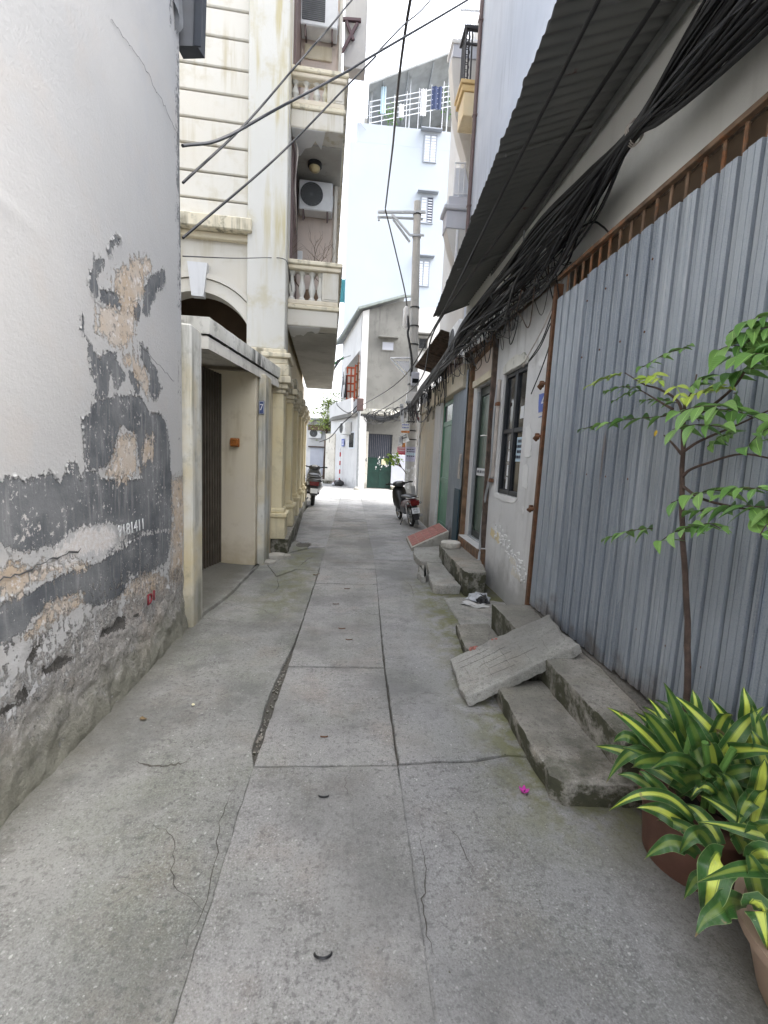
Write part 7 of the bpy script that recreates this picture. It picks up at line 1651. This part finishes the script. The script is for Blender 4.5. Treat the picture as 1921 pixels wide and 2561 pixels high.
SPRAYS = [((1.3, 2.148, 1.862), (1.269, 2.402, 1.837), 5, 0.065, 1), ((1.31, 1.844, 1.628), (1.304, 2.477, 1.614), 6, 0.085, 0), ((1.33, 2.041, 1.871), (1.31, 1.74, 1.89), 6, 0.055, 0), ((1.34, 2.072, 1.784), (1.338, 2.325, 1.803), 4, 0.06, 0), ((1.31, 1.942, 1.813), (1.31, 1.885, 1.782), 3, 0.06, 1), ((1.26, 1.692, 1.624), (1.215, 1.426, 1.62), 4, 0.11, 0), ((1.25, 1.684, 1.561), (1.201, 1.398, 1.551), 3, 0.1, 0), ((1.25, 1.495, 1.615), (1.267, 1.355, 1.581), 3, 0.095, 0), ((1.3, 1.685, 1.686), (1.271, 1.483, 1.688), 5, 0.07, 1), ((1.33, 1.823, 1.753), (1.299, 1.723, 1.691), 2, 0.06, 1), ((1.36, 1.817, 1.682), (1.39, 2.093, 1.729), 4, 0.055, 0), ((1.37, 2.094, 1.776), (1.358, 2.282, 1.75), 3, 0.045, 0), ((1.28, 1.496, 1.85), (1.297, 1.361, 1.861), 4, 0.1, 0), ((1.3, 1.531, 1.889), (1.288, 1.358, 1.894), 4, 0.09, 0), ((1.27, 1.542, 1.826), (1.271, 1.424, 1.813), 3, 0.085, 0), ((1.24, 1.463, 1.778), (1.202, 1.248, 1.744), 4, 0.11, 0), ((1.28, 1.51, 1.717), (1.281, 1.39, 1.739), 4, 0.1, 0), ((1.3, 1.477, 1.674), (1.319, 1.476, 1.646), 2, 0.07, 0), ((1.24, 1.335, 1.477), (1.232, 1.245, 1.543), 4, 0.11, 0), ((1.36, 1.632, 1.498), (1.369, 1.532, 1.543), 5, 0.06, 0), ((1.25, 1.642, 1.275), (1.254, 1.423, 1.342), 4, 0.1, 0), ((1.24, 1.405, 1.324), (1.195, 1.22, 1.36), 4, 0.08, 0), ((1.23, 1.205, 1.307), (1.241, 1.509, 1.257), 7, 0.09, 0), ((1.27, 1.758, 1.156), (1.267, 2.066, 1.059), 5, 0.08, 0), ((1.22, 1.646, 1.114), (1.194, 1.462, 1.207), 3, 0.09, 0), ((1.25, 1.492, 1.209), (1.202, 1.344, 1.221), 3, 0.07, 0), ((1.2, 1.202, 1.223), (1.219, 1.191, 1.26), 3, 0.11, 0), ((1.32, 1.95, 1.778), (1.308, 1.987, 1.808), 3, 0.06, 1), ((1.31, 1.697, 1.727), (1.318, 1.631, 1.749), 4, 0.07, 0), ((1.29, 1.447, 1.829), (1.31, 1.405, 1.834), 3, 0.09, 0), ((1.25, 1.361, 1.758), (1.257, 1.313, 1.778), 4, 0.1, 0), ((1.33, 1.655, 1.596), (1.354, 1.77, 1.647), 4, 0.07, 0)]
YLEAF = (1.33, 1.89, 1.574)
DRACO = [((1.241, 1.36, 0.282), (0.984, 1.5, 0.51), 0.062, 0.04, 1), ((1.297, 1.38, 0.271), (1.16, 1.52, 0.537), 0.062, 0.03, 1), ((1.405, 1.3, 0.347), (1.211, 1.46, 0.581), 0.075, 0.03, 1), ((1.408, 1.28, 0.363), (1.31, 1.42, 0.598), 0.055, 0.03, 1), ((1.376, 1.28, 0.45), (1.383, 1.36, 0.67), 0.075, 0.01, 1), ((1.121, 1.42, 0.369), (1.007, 1.48, 0.215), 0.05, 0.06, 0.25), ((1.143, 1.34, 0.241), (1.018, 1.44, 0.281), 0.045, 0.03, 0.3), ((1.177, 1.26, 0.253), (0.945, 1.36, 0.2), 0.05, 0.09, 0.9), ((1.194, 1.24, 0.188), (1.018, 1.32, 0.247), 0.075, 0.04, 1), ((1.099, 1.14, 0.237), (0.956, 1.18, 0.192), 0.06, 0.05, 0.2), ((1.067, 1.03, 0.348), (0.988, 0.98, 0.174), 0.105, 0.05, 1), ((1.108, 0.98, 0.234), (0.936, 0.95, 0.2), 0.08, 0.05, 0.15), ((1.242, 1.26, 0.338), (1.175, 1.28, 0.323), 0.04, 0.03, 0.8), ((1.086, 0.95, 0.28), (1.087, 0.9, 0.216), 0.085, 0.04, 0.9), ((1.335, 1.2, 0.334), (1.33, 1.2, 0.509), 0.085, 0.02, 1), ((1.109, 1.46, 0.374), (1.029, 1.5, 0.364), 0.05, 0.03, 0.2), ((1.162, 1.45, 0.367), (1.154, 1.5, 0.473), 0.055, 0.0, 0.15), ((1.341, 1.28, 0.401), (1.305, 1.36, 0.5), 0.06, 0.03, 0.25), ((1.387, 1.25, 0.46), (1.359, 1.3, 0.637), 0.05, 0.02, 0.4), ((1.247, 1.3, 0.337), (1.236, 1.4, 0.461), 0.06, 0.02, 0.2), ((1.306, 1.24, 0.312), (1.213, 1.3, 0.399), 0.06, 0.03, 0.3), ((1.3, 1.22, 0.305), (1.254, 1.26, 0.417), 0.05, 0.03, 0.3), ((1.385, 1.2, 0.38), (1.321, 1.25, 0.579), 0.07, 0.02, 0.6), ((1.151, 1.3, 0.237), (1.053, 1.38, 0.34), 0.05, 0.02, 0.15), ((1.179, 1.2, 0.218), (1.08, 1.3, 0.22), 0.05, 0.02, 0.3), ((1.205, 1.18, 0.236), (1.158, 1.28, 0.292), 0.06, 0.02, 0.7), ((1.118, 1.12, 0.285), (1.014, 1.12, 0.265), 0.06, 0.06, 0.2), ((1.064, 1.05, 0.248), (0.985, 1.05, 0.191), 0.05, 0.04, 0.2), ((1.117, 1.0, 0.361), (1.132, 0.95, 0.377), 0.08, 0.04, 0.7), ((1.148, 0.98, 0.228), (1.032, 0.93, 0.448), 0.07, 0.02, 0.35), ((1.166, 1.05, 0.352), (1.166, 1.0, 0.451), 0.08, 0.03, 0.4), ((1.193, 1.08, 0.295), (1.117, 1.08, 0.378), 0.07, 0.03, 0.3), ((1.268, 1.15, 0.31), (1.295, 1.15, 0.451), 0.08, 0.02, 0.9), ((1.305, 1.18, 0.398), (1.217, 1.15, 0.317), 0.06, 0.03, 0.4)]

def draco_leaf(t, base, tip, wd, arch, var, seed):
    rr = random.Random(seed); base, tip = V(base), V(tip)
    mid = base.lerp(tip, .55)+V((0, 0, arch*1.6+.01)); L = (tip-base).length
    if tip.z < base.z: mid = base.lerp(tip, .45)+V((-.02, -.01, arch*1.6+.03))
    nv, nu = 16, 8; up = V((-.55, -.75, .45)).normalized(); vs = []; uvs = []
    for j in range(nv+1):
        v = j/nv
        p = base*(1-v)**2+mid*2*v*(1-v)+tip*v*v; d = ((mid-base)*(1-v)+(tip-mid)*v).normalized()
        side = d.cross(up); side.normalize(); nrm = side.cross(d)
        prof_ = (math.sin(math.pi*min(1, .10+.90*v)**.85) if v < 1 else 0)
        w_ = wd*max(.0, (0.30*(1-v)+prof_*(1-.28*(1-v))))*(1 if v < .999 else 0.02)
        for i in range(nu+1):
            u = i/nu; s = (u-.5); wav = .010*math.sin(v*15+seed)*abs(s)*2*wd/.06
            vs.append(p+side*s*w_+nrm*(-.30*w_*(1-(2*s)**2)*.6+wav)+nrm*0.004*math.sin(v*9+seed*2)); uvs.append((u, v))
    fs = [(j*(nu+1)+i, j*(nu+1)+i+1, (j+1)*(nu+1)+i+1, (j+1)*(nu+1)+i) for j in range(nv) for i in range(nu)]
    o = MB().add(vs, fs).build('leaf', M['draco'], t, 180, fix=False); me = o.data
    ag = me.attributes.new('age', 'FLOAT', 'POINT'); ag.data.foreach_set('value', np.full(len(me.vertices), rr.choice((0, .2, .6, 1)), np.float32))
    ul = me.uv_layers.new(name='UVMap')
    for lp in me.loops: ul.data[lp.index].uv = uvs[lp.vertex_index]
    at = me.attributes.new('variegation', 'FLOAT', 'POINT'); at.data.foreach_set('value', np.full(len(me.vertices), var, np.float32))
    return o
da = thing('striped_plant', 'leafy plant with upright dark green leaves striped lime yellow in the brown pot', 'potted plant', (1.275, 1.36, .26))
db = thing('striped_plant', 'nearer plant with broad drooping lime striped leaves in the tan pot', 'potted plant', (1.30, 0.92, .24))
for i, (b_, tp, w_, a_, v_) in enumerate(DRACO): draco_leaf(db if b_[1] < 1.13 else da, b_, tp, w_*0.80, a_, v_, i)
rr_ = random.Random(21)
for k, (t, c0, n_) in enumerate(((da, V((1.27, 1.36, .24)), 34), (db, V((1.31, .92, .22)), 34))):
    mb = MB()
    for i in range(4):
        q = c0+V((rr_.uniform(-.07, .07), rr_.uniform(-.06, .06), 0)); mb.tube([q, q+V((.0, 0, .12)), q+V((rr_.uniform(-.04, .04), rr_.uniform(-.04, .04), .25))], .011, 7)
    mb.build('stem', M['leaf'], t)
    for i in range(n_):
        a = rr_.uniform(0, 6.28); el = rr_.uniform(.1, 1.25); L = rr_.uniform(.22, .38); q = c0+V((rr_.uniform(-.07, .07), rr_.uniform(-.06, .06), rr_.uniform(0, .16)))
        d = V((math.cos(a)*math.cos(el), math.sin(a)*math.cos(el), math.sin(el)))
        draco_leaf(t, q, q+d*L+V((0, 0, -.05)), rr_.uniform(.04, .06), rr_.uniform(.02, .06), rr_.choice((.12, .2, .3, .7)), 100+i+50*k)
# sapling
sp = thing('sapling', 'thin young tree with feathery green leaves in front of the corrugated fence', 'tree', tuple(TRUNK[0]))
tk = [V(p) for p in TRUNK]; tk[0] = V((TRUNK[0][0], TRUNK[0][1], .24))
pp = catmull(tk, 6); MB().tube([p+V((.004*mnoise.noise(p*14), .004*mnoise.noise(p*14+V((5, 5, 5))), 0)) for p in pp], [.0135-.0075*i/(len(pp)-1) for i in range(len(pp))], 9).build('trunk', M['bark'], sp)
for bp in BRANCHES:
    q = catmull(bp, 6); MB().tube(q, [.0065-.004*i/(len(q)-1) for i in range(len(q))], 7).build('branch', M['bark'], sp)
def leaf_mesh(mt, fold, seed):
    nu, nv = 4, 8; vs = []; uvs = []
    for j in range(nv+1):
        v = j/nv; w_ = .46*(math.sin(math.pi*v**.8))**.9*(1-.25*v)
        if v > .97: w_ = .01
        for i in range(nu+1):
            s = i/nu-.5
            vs.append((s*w_, v, fold*abs(s)*w_*1.2-.16*v*v+.03*math.sin(v*6+seed)*s)); uvs.append((i/nu, v))
    me = bpy.data.meshes.new('leaf'); me.from_pydata(vs, [], [(j*(nu+1)+i, j*(nu+1)+i+1, (j+1)*(nu+1)+i+1, (j+1)*(nu+1)+i) for j in range(nv) for i in range(nu)])
    ul = me.uv_layers.new(name='UVMap')
    for lp in me.loops: ul.data[lp.index].uv = uvs[lp.vertex_index]
    for p in me.polygons: p.use_smooth = True
    me.materials.append(M[mt]); return me
LM = {0: [leaf_mesh('leaf', .5, 0), leaf_mesh('leaf', .9, 2), leaf_mesh('leaf', .2, 4)], 1: [leaf_mesh('leafnew', .6, 1), leaf_mesh('leafnew', .3, 3)], 2: [leaf_mesh('leafyellow', .3, 5)]}
def put_leaf(p, d, up, L, kind):
    me = rr_.choice(LM[kind]); o = bpy.data.objects.new('leaf', me); COL.objects.link(o); o.parent = sp
    y = d.normalized(); x = y.cross(up); x.normalize(); z = x.cross(y)
    mt = Matrix((x*L, y*L, z*L)).transposed().to_4x4(); mt.translation = p-ROOT[sp.name]; o.matrix_local = mt
for (a, b_, n_, L, kind) in SPRAYS:
    a, b_ = V(a), V(b_); ax = b_-a; q = catmull([a, a.lerp(b_, .5)+V((0, 0, .012)), b_], 5)
    MB().tube(q, .0018, 5).build('leaf_stalk', M['bark' if kind == 0 else 'leafnew'], sp)
    d = ax.normalized(); up0 = V((-.35, -.35, .87)); sd = d.cross(up0).normalized(); up = sd.cross(d)
    for i in range(n_):
        t = (i+.6)/n_; p = q[int(t*(len(q)-1))]; Lq = L*(.75+.35*math.sin(math.pi*min(1, t+.15)))*rr_.uniform(.88, 1.15)
        for s in (-1, 1):
            dd = d*rr_.uniform(.35, .75)+sd*s*rr_.uniform(.7, 1.0)+up*rr_.uniform(-.35, .2)+V((0, 0, -.25 if kind == 0 else -.1))
            put_leaf(p, dd, up+V((rr_.uniform(-.3, .3), rr_.uniform(-.3, .3), 0)), Lq*.88, kind)
    put_leaf(q[-1], d+V((0, 0, -.15)), up, L*.8, kind)
put_leaf(V(YLEAF), V((-.2, .1, -1)), V((-.5, -.8, .1)), .03, 2)
MB().tube([TRUNK[-1], V(TRUNK[-1])+V((.03, 0, .06)), V(TRUNK[-1])+V((.05, .02, .12))], .003, 5).build('branch', M['bark'], sp)
